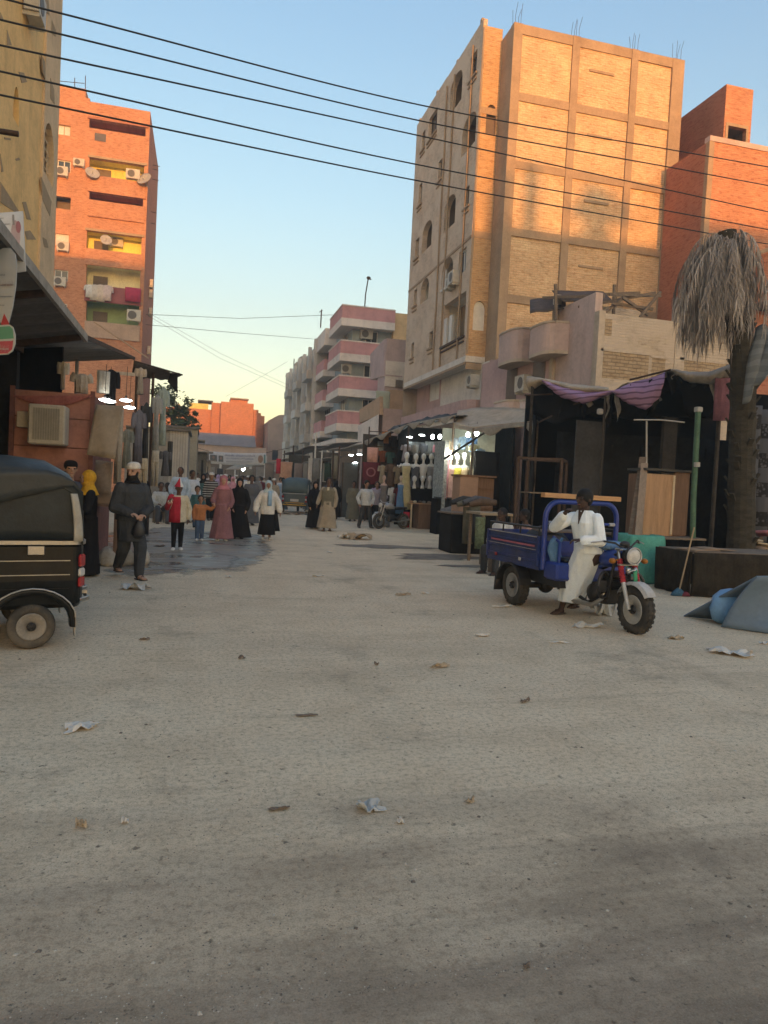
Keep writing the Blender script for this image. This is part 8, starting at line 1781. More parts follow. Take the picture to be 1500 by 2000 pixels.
# sacks, crates and scrap along the right side
for i, (px, py, r, mt, lb) in enumerate(((664, 1000, .34, M('blue_white_sack', (.24, .34, .52), .7, .4, 5, .3), 'blue and white sack by the sheet metal door'), (656, 1000, .26, FAB['white'], 'white sack left of the blue and white one'), (668, 982, .26, CLOTH('lilac_white_sack', (.48, .44, .46)), 'lilac white sack stacked behind the blue and white one'), (728, 1026, .22, FAB['white'], 'white plastic bundle on the ground behind the pale grey shirt'), (741, 1024, .2, FAB['offwhite'], 'off white bundle on the ground next to the white plastic one'), (748, 1028, .14, FAB['grey'], 'small grey bundle before the motorcycle'))):
    q = G(px, py); b = MB(); b.loft([[Vector((q.x + r * a * math.cos(6.283 * k / 16) * (1 + .2 * noise.noise(Vector((k, i, z * 4)))), q.y - .5 + r * .8 * a * math.sin(6.283 * k / 16) * (1 + .2 * noise.noise(Vector((k, i + 3, z * 4)))), z * r * 2.4)) for k in range(16)] for z, a in ((.005, .8), (.15, 1), (.5, .95), (.8, .7), (.95, .3), (1.05, .35))]); solo('sack', b, mt, lb, 'sack', 'sacks and bundles on the right')
rr = random.Random(12)
for i in range(9):
    q = G(672 + i * 7, 996 + (i % 3) * 5); a = rr.uniform(-.6, .6); b = MB(); b.T = Matrix.Translation(q + Vector((0, .4, .06 + .05 * (i % 3)))) @ Matrix.Rotation(a, 4, 'Z') @ Matrix.Rotation(rr.uniform(-.15, .15), 4, 'Y'); b.box(-.5, .5, -.05, .05, -.02, .02) if i % 2 else b.sheet(lambda u, v: (.9 * (u - .5), .5 * (v - .5), .08 * math.sin(u * 5) * v), 6, 4, .015)
    solo('scrap_plank' if i % 2 else 'scrap_sheet', b, (GREYM, PINE, CORR, CANV2)[i % 4], ['grey', 'pale', 'rusty grey', 'canvas', 'dull grey', 'straw', 'zinc', 'beige', 'ash grey'][i] + ' piece of scrap in the heap beyond the pale grey shirt, %s' % ('leaning flat' if i % 2 else 'crumpled'), 'scrap', 'scrap heap by the sheet metal door')
q = G(569, 1004)
for i in range(6): c = q + Vector((-.9 + .35 * i, -.3 - .1 * (i % 2), 0)); b = MB(); b.T = Matrix.Translation(c + Vector((0, 0, .03))) @ Matrix.Rotation(i * .7, 4, 'Z'); b.sheet(lambda u, v: (.5 * (u - .5), .4 * (v - .5), .10 * math.sin(u * 4 + i) * v), 5, 4, .012); solo('scrap_cardboard', b, (CARD, CANV2, GREYM)[i % 3], ['tan', 'canvas coloured', 'grey', 'brown', 'pale canvas', 'dull grey'][i] + ' scrap of packing on the ground under the green rickshaw', 'scrap', 'packing scraps under the green rickshaw')
# laundry and cloth on the balconies
q = PY(752, 778, 45.0); garment('cloth', PY(748, 764, 45.0), .9, 1.5, CLOTH('pale_green_sheet', (.42, .46, .36)), 'pale green sheet drying over the ochre balcony rail', 0, None); garment('cloth', PY(757, 766, 45.1), .35, 1.2, CLOTH('mint_grey_sheet', (.46, .50, .44)), 'narrow mint grey cloth beside the green sheet on the balcony rail', 0, None)
for i, (x, y0, w, h, mt) in enumerate(((176, 556, .45, .9, FAB['white']), (186, 556, .5, 1.1, CLOTH('laundry_offwhite', (.58, .53, .46))), (197, 556, .45, 1.2, CLOTH('laundry_cream', (.60, .52, .44))), (209, 557, .5, 1.1, CLOTH('laundry_pinkwhite', (.60, .50, .48))), (260, 562, .75, 1.0, CLOTH('laundry_crimson', (.40, .05, .10))))):
    garment('shirt' if i < 4 else 'cloth', PY(x, y0, 55.6), w * 1.5, h, mt, ['white shirt at the left end of the washing on the red tower', 'off white shirt second in the washing on the red tower', 'cream shirt third in the washing on the red tower', 'pinkish white shirt last in the pale washing on the red tower', 'crimson cloth drying on the maroon balcony of the red tower'][i], 0, 'washing on the red tower', i)
# == LEFT SIDE: awnings, kiosk and hanging clothes
YK = 12.6
kx0, kx1 = PY(22, 850, YK).x, PY(182, 850, YK).x
ks = thing('kiosk', 'faded red sheet metal kiosk with a window air cooler', 'kiosk', ((kx0 + kx1) / 2, YK + .6, 0))
TERRA = M('faded_red_paint', (.34, .165, .125), .75, .25, 1.6, .2, dirt=.4); zk = PY(100, 765, YK).z
def kp(x0, x1, y0, y1, d=0.0): a, c = PY(x0, y1, YK), PY(x1, y0, YK); a.z, c.z = PY(102, y1, YK).z, PY(102, y0, YK).z; b = MB(); b.box(a.x, c.x, YK - d - .02, YK - d, a.z, c.z); return b
for i, (y0, y1) in enumerate(((766, 815), (817, 872), (874, 935))): part('wall_panel', kp(24, 182, y0, y1), TERRA, ks, True)
b = MB(); b.box(kx0 + .005, kx1, YK, YK + .05, 0, zk); b.box(kx0, kx1, YK + .05, YK + 2.5, 0, zk - .02); part('carcass', b, M('dark_red_paint', (.17, .075, .06), .8, .3, 2, .2), ks, True)
for x in (24, 180): q = PY(x, 850, YK); b = MB(); b.box(q.x - .04, q.x + .03, YK - .05, YK - .021, 0, zk + .05); part('frame_post', b, M('dark_red_paint', (.17, .075, .06)), ks, True)
b = MB(); b.sheet(lambda u, v: PY(26 + 154 * u, 770 + 22 * v * math.sin(math.pi * u) + 3, YK - .06), 14, 3, .02); part('cloth_trim', b, CLOTH('faded_red_cloth', (.27, .10, .085)), ks, True)
a, c = PY(65, 868, YK), PY(137, 797, YK); b = MB(); b.box(a.x, c.x, YK - .42, YK - .03, a.z, c.z, .02); cool = part('air_cooler', b, M('ac_cream2', (.44, .41, .33), .65, .15, 4, .1, dirt=.2), ks, True)
for k in range(11): x = a.x + .07 + (c.x - a.x - .14) * k / 11; b = MB(); b.box(x, x + (c.x - a.x) * .055, YK - .432, YK - .421, a.z + .07, c.z - .06); part('louvre', b, M('ac_louvre', (.27, .25, .20), .7, .15), cool, True)
a, c = PY(38, 835, YK), PY(62, 806, YK); b = MB(); b.box(a.x, c.x, YK - .2, YK - .03, a.z, c.z, .01); part('fuse_box', b, M('ac_cream2', (.44, .41, .33)), ks, True)
b = MB(); b.box(kx0 - 2.2, kx0 - .02, YK + .3, YK + .5, 0, zk + 1.2); part('dark_side', b, TARP2, ks, True)
# hanging cardboard / sheets beside the kiosk
def sheetpx(name, quad, Y, mat, label, cat, group=None, th=.02, wv=.02):
    P = [PY(x, y, Y) for x, y in quad]; b = MB(); b.sheet(lambda u, v: P[3].lerp(P[2], u).lerp(P[0].lerp(P[1], u), v) + Vector((0, wv * math.sin(u * 6 + v * 4), 0)), 10, 8, th); return solo(name, b, mat, label, cat, group)
sheetpx('hanging_board', [(188, 790), (240, 793), (224, 897), (169, 888)], 12.0, M('grey_cardboard', (.29, .245, .185), .9, .2, 2, .2, dirt=.3), 'tilted grey brown board hanging beside the red kiosk', 'board', th=.04)
sheetpx('hanging_board', [(176, 897), (220, 902), (216, 966), (173, 964)], 13.0, CARDD, 'brown cardboard panel standing under the tilted board', 'cardboard', th=.04)
q = PY(195, 985, 13.2); t = thing('small_table', 'small red brown wooden table carrying a carton, left of the robed man', 'table', (q.x, 13.4, 0)); zt_ = PY(195, 984, 13.2).z
b = MB(); b.box(q.x - .3, q.x + .32, 13.1, 13.7, zt_ - .04, zt_); part('table_top', b, PLYD, t, True)
for x, y in ((-.27, 13.13), (.28, 13.13), (-.27, 13.66), (.28, 13.66)): b = MB(); b.box(q.x + x - .03, q.x + x + .03, y - .03, y + .03, 0, zt_ - .042); part('leg', b, PLYD, t, True)
b = MB(); b.box(q.x - .27, q.x + .28, 13.15, 13.6, zt_ + .002, PY(195, 963, 13.2).z, .01)
for s in (-1, 1): b.bar((q.x + s * .27, 13.2, PY(195, 963, 13.2).z), (q.x + s * .36, 13.5, PY(195, 963, 13.2).z + .04), .3, .012)
solo('carton', b, CARD, 'open cardboard carton on the small red brown table', 'carton')
for i in range(4): c = Vector((q.x - .1 + .26 * i, 13.0 + .15 * i, 0)); b = MB(); b.loft([[Vector((c.x + .17 * a * math.cos(6.283 * k / 14) * (1 + .25 * noise.noise(Vector((k, i, z * 3)))), c.y + .15 * a * math.sin(6.283 * k / 14), z * .34)) for k in range(14)] for z, a in ((.005, .8), (.2, 1), (.6, .9), (.9, .5), (1, .2))]); solo('sack', b, (CLOTH('sack_tan', (.33, .28, .21)), CLOTH('sack_stone', (.42, .38, .31)), CLOTH('sack_dust', (.27, .24, .19)), CLOTH('sack_pale', (.46, .42, .35)))[i], ['tan', 'stone coloured', 'dust brown', 'pale'][i] + ' lumpy sack on the ground under the small red brown table', 'sack', 'lumpy sacks by the kiosk')
# hanging clothes
HC = [('cloth', 226, 242, 800, 945, 13.6, CLOTH('stone_cloth', (.36, .325, .265)), 'long stone coloured cloth hanging right of the tilted board'), ('dress', 240, 258, 838, 915, 17.5, CLOTH('greenish_grey_cloth', (.25, .25, .205)), 'greenish grey gown hanging by the lamps'),
      ('dress', 263, 282, 800, 905, 17.0, CLOTH('violet_grey_cloth', (.12, .115, .13)), 'dark violet grey gown hanging under the low awning'), ('dress', 280, 293, 786, 900, 17.6, FAB['charcoal'], 'charcoal gown hanging beside the violet grey one'), ('dress', 300, 314, 770, 880, 19.0, CLOTH('silver_grey_cloth', (.33, .345, .34)), 'silver grey gown hanging at the corner of the low awning'), ('dress', 312, 328, 755, 870, 19.5, CLOTH('seafoam_cloth', (.33, .40, .375)), 'long sea foam green gown hanging highest at the awning corner'),
      ('dress', 316, 332, 880, 930, 19.3, FAB['slate'], 'slate blue dress hanging lowest at the awning corner'), ('trousers', 268, 290, 895, 960, 17.2, CLOTH('straw_trousers', (.42, .35, .24)), 'pair of straw coloured trousers hanging behind the white skullcap'), ('trousers', 296, 312, 880, 950, 18.6, CLOTH('pale_cream_trousers', (.46, .42, .34)), 'pair of pale cream trousers hanging behind the seated white shirt'), ('cloth', 328, 338, 862, 930, 20.5, FAB['charcoal'], 'charcoal cloth hanging before the white corrugated door'),
      ('shirt', 118, 130, 706, 760, 14.5, CLOTH('bone_cloth', (.50, .47, .40)), 'bone white garment hanging high under the dark awning'), ('shirt', 142, 178, 730, 768, 14.2, CLOTH('ecru_cloth', (.44, .385, .31)), 'ecru shirt hanging wide under the dark awning'), ('cloth', 190, 215, 725, 768, 15.5, CLOTH('bone_cloth', (.50, .47, .40)), 'bone white scarf under the far end of the dark awning'), ('shirt', 204, 232, 722, 800, 16.5, FAB['black'], 'black shirt hanging between the pale ones under the awning'), ('dress', 268, 282, 718, 770, 17.5, CLOTH('sand_cloth', (.40, .34, .27)), 'sand coloured gown hanging high by the tower corner')]
for kd, x0, x1, y0, y1, Y_, mt, lb in HC: gpx(kd, x0, x1, y0, y1, Y_, mt, lb, R(12), group='clothes hung on the left side')
for i, (px, py, Y_) in enumerate(((205, 781, 15.0), (214, 784, 15.3), (246, 782, 15.6), (253, 796, 16.5))):
    bulb(PY(px, py, Y_), ['first bright oval lamp under the left awning', 'second oval lamp, touching the first under the left awning', 'third bright oval lamp under the left awning, the largest', 'lowest of the oval lamps under the left awning'][i], LAMP('oval_lamp', (.95, 1, .97), 11), .05, 'oval lamps under the left awnings', True, 1.2)
# awnings along the left
a1 = thing('awning', 'big dark corrugated awning sloping down from the ochre building', 'awning', tuple(PX(100, 580, -1.95)))
E0, E1 = PX(40, 502, -1.95), PX(166, 661, -1.95); E0 = E0 - (E1 - E0) * .9
def awn(u, v, drop=1.0):
    p = E0.lerp(E1, u); return p + Vector((-2.7 * v, 0, -.55 * v + .025 * math.sin(u * 90)))
b = MB(); b.sheet(awn, 120, 6, .012, False); part('sheet', b, CORRD, a1, True)
b = MB(); b.bar(E0 + Vector((.02, 0, .0)), E1 + Vector((.02, 0, .0)), .05, .12); part('edge_board', b, CANV2, a1, True)
for u in (.3, .62, .95): p = E0.lerp(E1, u); b = MB(); b.bar(p + Vector((0, 0, -.06)), p + Vector((-2.7, 0, -.61)), .06, .1); part('rafter', b, STEEL, a1, True)
for v in (.35, .7): b = MB(); b.bar(awn(0, v) + Vector((0, 0, -.12)), awn(1, v) + Vector((0, 0, -.12)), .06, .08); part('purlin', b, STEEL, a1, True)
for u in (.0, .55, .97): p = awn(u, .97); b = MB(); b.tube([(p.x, p.y, 0), p], .05, 8); part('post', b, STEEL, a1, True)
b = MB(); b.box(-4.6, -4.5, E0.y, 16, 0, 3.6); part('back_curtain', b, TARP, a1, True); b = MB(); b.box(-4.5, PY(120, 760, 14.8).x, 14.8, 14.9, zk, 4.2); part('inner_curtain', b, TARP, a1, True)
a3 = thing('awning', 'lower dark sheet awning beyond the big corrugated one', 'awning', tuple(PX(215, 680, -1.9)))
F0, F1 = PX(158, 654, -2.05), PX(262, 700, -1.75)
b = MB(); b.sheet(lambda u, v: F0.lerp(F1, u) + Vector((-2.6 * v, 0, -.35 * v + .03 * math.sin(u * 60))), 60, 4, .015, False); part('sheet', b, CORRD, a3, True)
b = MB(); b.bar(F0, F1, .05, .07); part('edge_board', b, STEEL, a3, True)
for u in (.1, .9): p = F0.lerp(F1, u) + Vector((-1.2, 0, -.2)); b = MB(); b.tube([(p.x, p.y, 0), p], .04, 8); part('post', b, GREYM, a3, True)
b = MB(); q0, q1 = PY(190, 722, 16.8), PY(262, 745, 16.8); b.box(q0.x, q1.x, 16.8, 16.86, q1.z + .12, q0.z); part('white_fascia', b, CANV, a3, True)
a4 = thing('awning', 'thin far awning poking out against the sky with a torn black cloth', 'awning', tuple(PY(320, 722, 20)))
b = MB(); H0, H1, H2, H3 = PY(262, 706, 18.5), PY(355, 733, 20.5), PY(330, 742, 22), PY(258, 735, 19); b.sheet(lambda u, v: H3.lerp(H2, u).lerp(H0.lerp(H1, u), v) + Vector((0, 0, wob((u * 6, v * 4, 0), 1, .06))), 16, 5, .03); part('sheet', b, DKP, a4, True)
b = MB(); b.tube([PY(262, 705, 18.5), PY(356, 732, 20.5)], .02, 6); part('edge_pole', b, STEEL, a4, True)
b = MB(); b.sheet(lambda u, v: PY(333 + 14 * u - 6 * v * (1 - u), 730 + 38 * v * (.4 + .6 * u), 20.3), 6, 8, .015); part('torn_cloth', b, TARP2, a4, True)
for x in (268, 300): q = PY(x, 718, 18.8 + (x - 268) * .03); b = MB(); b.tube([(q.x, q.y, 0), q], .035, 8); part('post', b, STEEL, a4, True)
# white corrugated door and pale sheds further up on the left
wd = thing('corrugated_shed', 'pale corrugated metal shed with tall doors on the left side', 'shed', tuple(PY(350, 945, 27))); Y = 27.0; x0, x1, zt_ = PY(330, 900, Y).x, PY(366, 900, Y).x, PY(350, 842, Y).z
n = 7
for k in range(n): xa = x0 + (x1 - x0) * k / n; b = MB(); b.box(xa + .008, xa + (x1 - x0) / n - .008, Y - .02 * (k % 2), Y + .04, 0, zt_); part('door_panel', b, M('pale_sheet_metal', (.46, .45, .42), .6, .12, 2, .1, .1, dirt=.25), wd, True)
b = MB(); b.box(x0 - 1.5, x0 - .005, Y - .01, Y + 4, 0, zt_); b.box(x0, x1, Y + .05, Y + 4, 0, zt_ - .02); part('side_wall', b, CORR, wd, True); b = MB(); b.box(x0 - 1.5, x1 + .08, Y - .15, Y + 4.1, zt_ + .003, zt_ + .08); part('roof', b, CORRD, wd, True)
gs = thing('shed', 'grey plastered shed wall behind the tree on the left side', 'shed', tuple(PY(345, 940, 33))); Y = 33; b = MB(); b.box(PY(310, 900, Y).x, PY(384, 900, Y).x, Y, Y + 5, 0, PY(350, 836, Y).z); part('wall', b, PLASTER('olive_grey_plaster', (.25, .235, .19)), gs, True); b = MB(); b.box(PY(310, 900, Y).x, PY(386, 900, Y).x, Y - .1, Y + 5.1, PY(350, 836, Y).z + .003, PY(350, 832, Y).z); part('roof', b, CORRD, gs, True)
for i, (x0, x1, y0, Y, mt, lb) in enumerate(((366, 384, 862, 36, GR2, 'narrow light grey stall front left of the crowd'), (384, 404, 884, 48, M('dim_stall_back3', (.12, .115, .10), .9, .4, 2, .3), 'dim stall with a dark opening left of the far banner'), (398, 412, 900, 62, CANV2, 'far canvas stall below the left end of the banner'))):
    t = thing('stall', lb, 'stall', tuple(PY((x0 + x1) / 2, 940, Y))); a = PY(x0, 940, Y); c = PY(x1, y0, Y); b = MB(); b.box(a.x, c.x, Y, Y + 2, 0, c.z); part('body', b, mt, t, True); b = MB(); b.box(a.x - .2, c.x + .4, Y - .8, Y + 2, c.z + .003, c.z + .06); part('roof_sheet', b, CORR, t, True); b = MB(); b.box(a.x + .25, c.x - .2, Y - .03, Y - .003, 0, c.z - .5); part('opening', b, TARP2, t, True)
for i, (px, py, Y) in enumerate(((475, 915, 86), (427, 918, 84))): bulb(PY(px, py, Y), ['bright bulb glowing under the far banner', 'small far bulb left under the banner'][i], LAMP('far_bulb', (.95, 1, .9), 60), .22 if i == 0 else .10, 'far bulbs under the banner', False, 1.0)
cv = thing('canopy', 'pale slanting canopy over the far stalls under the banner', 'canopy', tuple(PY(455, 915, 80))); P = [PY(440, 917, 80), PY(468, 917, 80), PY(500, 908, 84), PY(462, 907, 84)]; b = MB(); b.sheet(lambda u, v: P[0].lerp(P[1], u).lerp(P[3].lerp(P[2], u), v), 6, 4, .05); part('sheet', b, CANV, cv, True)
for q in P: b = MB(); b.tube([(q.x, q.y, 0), q], .05, 6); part('post', b, STEEL, cv, True)
for i, (x0, x1, y0, y1, Y, mt) in enumerate(((500, 516, 912, 935, 74, CLOTH('far_grey_cloth', (.27, .26, .24))), (518, 536, 905, 935, 66, CLOTH('far_brown_cloth', (.21, .17, .14))), (405, 420, 912, 935, 72, CLOTH('far_stone_cloth', (.30, .29, .26))), (424, 436, 915, 936, 75, FAB['charcoal']), (480, 494, 916, 936, 77, CLOTH('far_khaki_cloth', (.24, .22, .17))))): gpx('cloth', x0, x1, y0, y1 + 10, Y, mt, ['grey', 'brown', 'stone', 'charcoal', 'khaki'][i] + ' cloth hanging at the farthest stalls below the banner', 0, group='cloths at the farthest stalls')
# sign boards at the left edge
def prt(P): return lambda u, v, d=0.0: P[3].lerp(P[2], u).lerp(P[0].lerp(P[1], u), v) + Vector((0, -.012 - d, 0))
s1 = thing('sign_board', 'white printed shop sign with red lettering and a pink picture, at the left edge', 'sign', tuple(PY(20, 530, 8.4))); P = [PY(-55, 420, 8.4), PY(45, 413, 8.4), PY(51, 530, 8.4), PY(-50, 545, 8.4)]
b = MB(); b.sheet(lambda u, v: P[3].lerp(P[2], u).lerp(P[0].lerp(P[1], u), v), 2, 2, .02); part('board', b, M('sign_white', (.56, .55, .52), .6, .06, 2, .03), s1, True); f1 = prt(P)
for n_, (u0, u1, v, h, mt) in enumerate(((.50, .68, .62, .16, INKR), (.52, .74, .80, .08, INKG), (.5, .62, .90, .07, INKG), (.5, .78, .48, .10, INKG), (.5, .88, .38, .07, INKG), (.5, .92, .30, .07, INKG))): b = MB(); scrib(b, f1, u0, u1, v, h, 7, 80 + n_); part('lettering', b, mt, s1, True)['kind'] = 'stuff'
b = MB(); N = 16; b.add([f1(.84 + .09 * math.cos(6.283 * k / N), .62 + .24 * math.sin(6.283 * k / N), .002) for k in range(N)], [tuple(range(N))]); pr_ = part('printed_picture', b, M('print_pink', (.42, .33, .34), .7, .15), s1, True)
b = MB(); b.add([f1(.90 + .05 * math.cos(6.283 * k / N), .74 + .10 * math.sin(6.283 * k / N), .006) for k in range(N)], [tuple(range(N))]); part('printed_blot', b, M('print_rose', (.32, .14, .16), .7, .15), pr_, True)
b = MB(); b.add([f1(.79, .78, .006), f1(.83, .78, .006), f1(.83, .95, .006), f1(.79, .95, .006)], [(0, 1, 2, 3)]); part('printed_stem', b, M('print_grey', (.26, .25, .25), .7, .15), pr_, True)
s2 = thing('sign_board', 'grey drop shaped shop sign hanging in front of the white printed one', 'sign', tuple(PY(5, 640, 7.9))); Y = 7.9
sh = [(-60, 560), (-40, 520), (-10, 495), (8, 486), (22, 486), (31, 497), (34, 520), (32, 560), (26, 600), (18, 632), (10, 645), (3, 632), (-20, 600)]; pts = [PY(x, y, Y) for x, y in sh]
b = MB(); b.prism([(q.x, q.z) for q in pts], Y - .03, Y, 'y'); part('board', b, M('sign_grey', (.42, .43, .41), .6, .06, 2, .03), s2, True)
Q = [PY(-55, 500, Y - .022), PY(32, 500, Y - .022), PY(32, 630, Y - .022), PY(-55, 630, Y - .022)]; f2 = lambda u, v, d=0.0: Q[3].lerp(Q[2], u).lerp(Q[0].lerp(Q[1], u), v) + Vector((0, -.02, 0))
for n_, (u0, u1, v, h, mt) in enumerate(((.62, .76, .70, .10, INKG), (.62, .94, .55, .11, M('ink_brown', (.22, .13, .10), .8)), (.62, .92, .38, .06, INKG), (.62, .74, .25, .06, INKG))): b = MB(); scrib(b, f2, u0, u1, v, h, 6, 95 + n_); part('lettering', b, mt, s2, True)['kind'] = 'stuff'
b = MB(); b.add([PY(2, 632, Y - .035), PY(8, 612, Y - .035), PY(18, 632, Y - .035), PY(10, 648, Y - .035)], [(3, 2, 1, 0)]); part('red_tip', b, INKR, s2, True)
s3_ = thing('sign_board', 'rounded green and red shop sign below the drop shaped one', 'sign', tuple(PY(5, 695, 7.8))); Y = 7.8
sh = [(-60, 640), (20, 635), (27, 640), (31, 655), (31, 672), (26, 686), (16, 693), (-60, 697)]; pts = [PY(x, y, Y) for x, y in sh]; b = MB(); b.prism([(q.x, q.z) for q in pts], Y - .03, Y, 'y'); part('board', b, M('sign_pale', (.45, .46, .42), .6, .08), s3_, True)
for (sh, mt, nm) in (([(-58, 642), (19, 637), (25, 643), (27, 661), (-58, 667)], M('sign_green', (.10, .28, .17), .6, .12), 'green_band'), ([(-58, 671), (26, 665), (24, 682), (15, 690), (-58, 694)], M('sign_red', (.42, .07, .09), .6, .12), 'red_band')):
    pts = [PY(x, y, Y - .031) for x, y in sh]; b = MB(); b.add([(q.x, Y - .033, q.z) for q in pts], [tuple(range(len(pts)))]); part(nm, b, mt, s3_, True)
Q = [PY(-55, 640, Y - .04), PY(26, 640, Y - .04), PY(26, 692, Y - .04), PY(-55, 692, Y - .04)]; f3 = lambda u, v, d=0.0: Q[3].lerp(Q[2], u).lerp(Q[0].lerp(Q[1], u), v)
b = MB(); scrib(b, f3, .64, .9, .18, .22, 5, 120); part('lettering', b, MATS['sign_pale'], s3_, True)['kind'] = 'stuff'; b = MB(); scrib(b, f3, .64, .98, .50, .08, 8, 121); part('lettering', b, MATS['sign_pale'], s3_, True)['kind'] = 'stuff'
br_ = MB(); br_.tube([(PY(30, 470, 8.6).x, 8.6, 5.2), (PY(-60, 470, 8.6).x - 1, 8.6, 5.2)], .03, 6); part('bracket', br_, STEEL, s1, True)
# == LITTER
PAP = M('litter_paper', (.56, .54, .49), .85, .12, 5, .3); PAPG = M('litter_grey_plastic', (.42, .43, .41), .45, .15, 5, .4, spec=.5); PAPT = M('litter_card', (.36, .29, .20), .9, .2, 5, .3)
def litter(px, py, w, d, mat, label, rz=0.0, hgt=.06, seed=0, name='paper_scrap', cat='paper', group='litter on the street'):
    q = G(px, py); b = MB(); b.T = Matrix.Translation(q + Vector((0, 0, .008))) @ Matrix.Rotation(rz, 4, 'Z'); rr = random.Random(seed * 7 + 1); ou = [1 + rr.uniform(-.28, .2) for _ in range(12)]
    def fn(u, v):
        x, y = (u - .5), (v - .5); a = math.atan2(y, x); k = ou[int((a + math.pi) / 6.2832 * 12) % 12]
        return Vector((w * x * k, d * y * k, hgt * max(0, noise.noise(Vector((u * 2.6 + seed, v * 2.6, seed * .3))) + .25)))
    b.sheet(fn, 9, 7, .004, False); return solo(name, b, mat, label, cat, group)
litter(158, 1424, .19, .11, PAP, 'white paper scrap with a dark fold at the left of the bare street', R(20), .05, 1); litter(720, 1582, .12, .10, PAPG, 'crumpled pale plastic scrap in the middle of the near street', R(15), .06, 2, 'plastic_scrap', 'plastic')
litter(1432, 1278, .42, .30, PAP, 'large torn white sheet lying at the right below the blue tarpaulin', R(-32), .10, 3, 'paper_sheet'); litter(262, 1151, .36, .22, PAPG, 'crumpled translucent bag behind the robed man\'s feet', R(-12), .14, 4, 'plastic_bag', 'bag')
litter(1318, 1248, .17, .09, PAPT, 'tan paper scrap right of the tricycle\'s front wheel', R(-14), .05, 5); litter(1148, 1226, .36, .10, PAPG, 'flattened bottle and wrapper beside the tricycle\'s front wheel', R(-5), .08, 6, 'wrapper', 'wrapper'); litter(1090, 1256, .20, .035, PAP, 'thin white strip of card below the tricycle', R(-8), .02, 7); litter(858, 1304, .17, .05, PAPT, 'folded tan card lying alone in mid street', R(18), .05, 8)
litter(942, 1243, .15, .05, PAP, 'small white scrap in mid street left of the tricycle', 0, .04, 9); litter(1172, 1200, .28, .30, PAPG, 'grey plastic bag heaped under the tricycle\'s engine', R(10), .30, 10, 'plastic_bag', 'bag'); litter(700, 1053, .85, .55, PAPT, 'flattened tan cardboard rubbish on the damp stain', R(8), .22, 11, 'cardboard_rubbish', 'rubbish'); litter(672, 1052, .35, .28, PAP, 'pale torn scrap at the left of the cardboard rubbish', R(40), .16, 12)
litter(1495, 1258, .12, .07, PAP, 'white scrap at the very right edge below the tarpaulin', 0, .04, 13); litter(158, 1618, .05, .03, PAPT, 'tiny brown crumple at the near left of the street', 0, .05, 14); litter(244, 1608, .03, .025, PAP, 'tiny white crumb right of the brown crumple', 0, .03, 15); litter(918, 1568, .045, .03, PAPT, 'small tan crumb right of the pale plastic scrap', 0, .03, 16); litter(782, 1608, .03, .03, PAP, 'small pale crumb below the plastic scrap', 0, .03, 17)
litter(620, 1126, .20, .06, PAP, 'thin pale scrap on the street before the couple', R(5), .03, 18); litter(445, 1128, .10, .06, PAP, 'white fleck below the wet patch', 0, .04, 19); litter(644, 1080, .12, .08, PAP, 'white scrap near the feet of the beige robe', 0, .05, 20); litter(787, 1163, .22, .06, PAPT, 'tan strip in mid street before the stalls', R(12), .04, 21); litter(830, 1160, .12, .05, PAP, 'pale strip right of the tan strip', R(-10), .03, 22); litter(898, 1066, .45, .25, PAPG, 'white crumpled bag at the foot of the dark tables', R(15), .25, 23, 'plastic_bag', 'bag')
litter(472, 1287, .06, .04, M('litter_dark', (.16, .13, .105), .9), 'small dark scrap alone in mid street', 0, .04, 24, 'dark_scrap', 'scrap'); litter(735, 1300, .035, .03, M('litter_dark', (.07, .06, .05)), 'tiny dark pebble of rubbish in the centre of the street', 0, .04, 25, 'dark_scrap', 'scrap'); litter(1025, 1372, .10, .03, M('litter_dark', (.07, .06, .05)), 'dark twig like scrap right of centre', R(25), .04, 26, 'dark_scrap', 'scrap'); litter(598, 1399, .14, .03, M('litter_dark', (.07, .06, .05)), 'flat dark smear of cloth in mid street', R(4), .012, 27, 'dark_scrap', 'scrap'); litter(545, 1583, .10, .03, M('litter_dark', (.07, .06, .05)), 'dark twig left of the pale plastic scrap', R(6), .02, 28, 'twig', 'twig'); litter(282, 1250, .10, .05, M('litter_dark', (.07, .06, .05)), 'thin dark sprig below the rickshaw', R(20), .03, 29, 'dark_scrap', 'scrap'); litter(1028, 1892, .02, .016, M('litter_dark', (.07, .06, .05)), 'dark stone near the bottom right of the street', 0, .02, 30, 'dark_scrap', 'scrap')
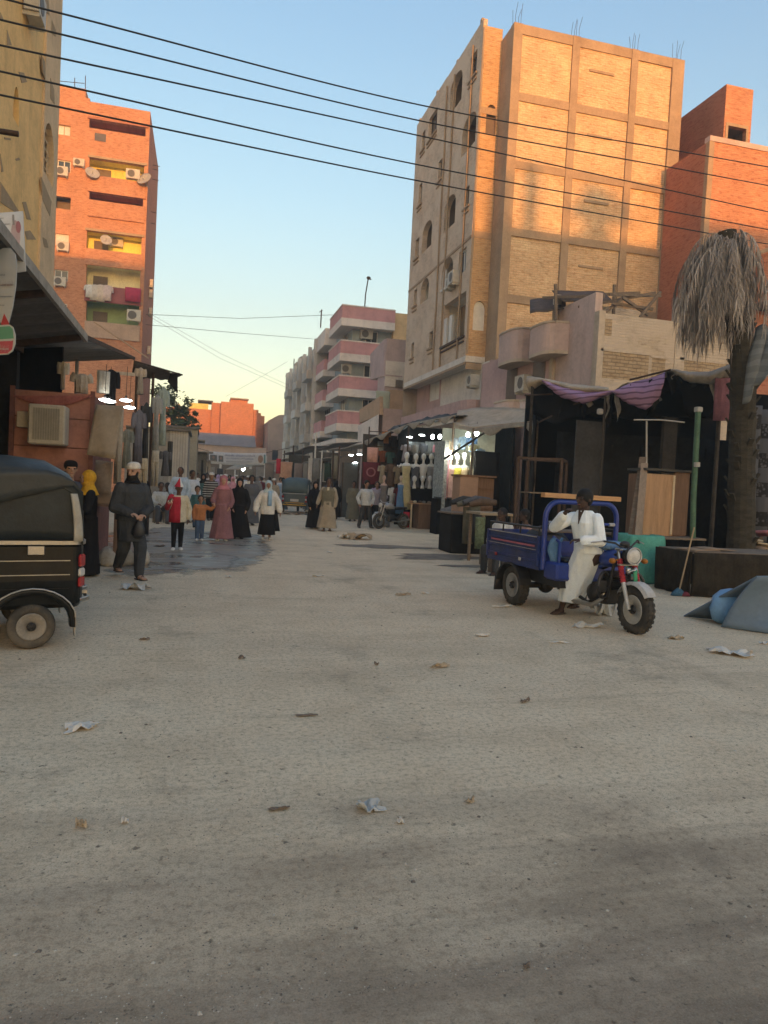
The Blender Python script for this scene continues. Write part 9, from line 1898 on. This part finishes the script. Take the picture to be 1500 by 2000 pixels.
litter(1190, 1092, .2, .1, PAP, 'white scrap under the bed of the tricycle', 0, .05, 31); litter(980, 1186, .3, .06, PAP, 'pale strip beside the tricycle\'s rear wheel', R(5), .03, 32); litter(310, 1068, .25, .1, M('litter_dark', (.07, .06, .05)), 'dark rag floating on the wet patch', R(5), .04, 33, 'rag', 'rag')
# loose grit and pebbles on the near road
b = MB(); rr = random.Random(77)
oct_ = [(1, 0, 0), (0, 1, 0), (-1, 0, 0), (0, -1, 0), (0, 0, .7), (0, 0, -.3)]; of = [(0, 1, 4), (1, 2, 4), (2, 3, 4), (3, 0, 4)]
def grit(n, mat, seed, y0=2.2, y1=13):
    b = MB(); rr = random.Random(seed)
    for _ in range(n):
        Y = y0 + (y1 - y0) * rr.random() ** 1.8; X = math.tan(R(14.4) + R(rr.uniform(-31, 31))) * Y; s = rr.uniform(.0012, .0042) * (1 + (rr.random() < .03) * 1.6) * (1 + Y * .05); a = rr.uniform(0, 6.28)
        b.add([(X + s * (x * math.cos(a) - y * math.sin(a)) * rr.uniform(.7, 1.3), Y + s * (x * math.sin(a) + y * math.cos(a)), s * z * .9) for x, y, z in oct_], of)
    return b
for i, (n, c) in enumerate(((2600, (.15, .125, .10)), (1700, (.48, .43, .35)), (1400, (.25, .21, .16)))):
    o = link('gravel', grit(n, None, 200 + i).mesh('gravel', M('grit_%s' % ['dark', 'pale', 'brown'][i], c, .9, .2))); tag(o, ['dark', 'pale', 'brown'][i] + ' grit scattered over the near road', 'gravel', None, 'stuff')
# evening haze over the street
b = MB(); b.box(-160, 190, -150, 220, -1, 52)
m = bpy.data.materials.new('haze_air'); m.use_nodes = True; n_ = m.node_tree; n_.nodes.clear()
o_ = n_.nodes.new('ShaderNodeOutputMaterial'); v_ = n_.nodes.new('ShaderNodeVolumePrincipled'); v_.inputs['Color'].default_value = (.92, .90, .86, 1); v_.inputs['Density'].default_value = .0022; v_.inputs['Anisotropy'].default_value = .2
n_.links.new(v_.outputs[0], o_.inputs['Volume']); hz = link('haze', b.mesh('haze', m)); tag(hz, 'thin dusty evening air', None, None, 'stuff')
SC.cycles.volume_max_steps = 64; SC.cycles.volume_step_rate = 4
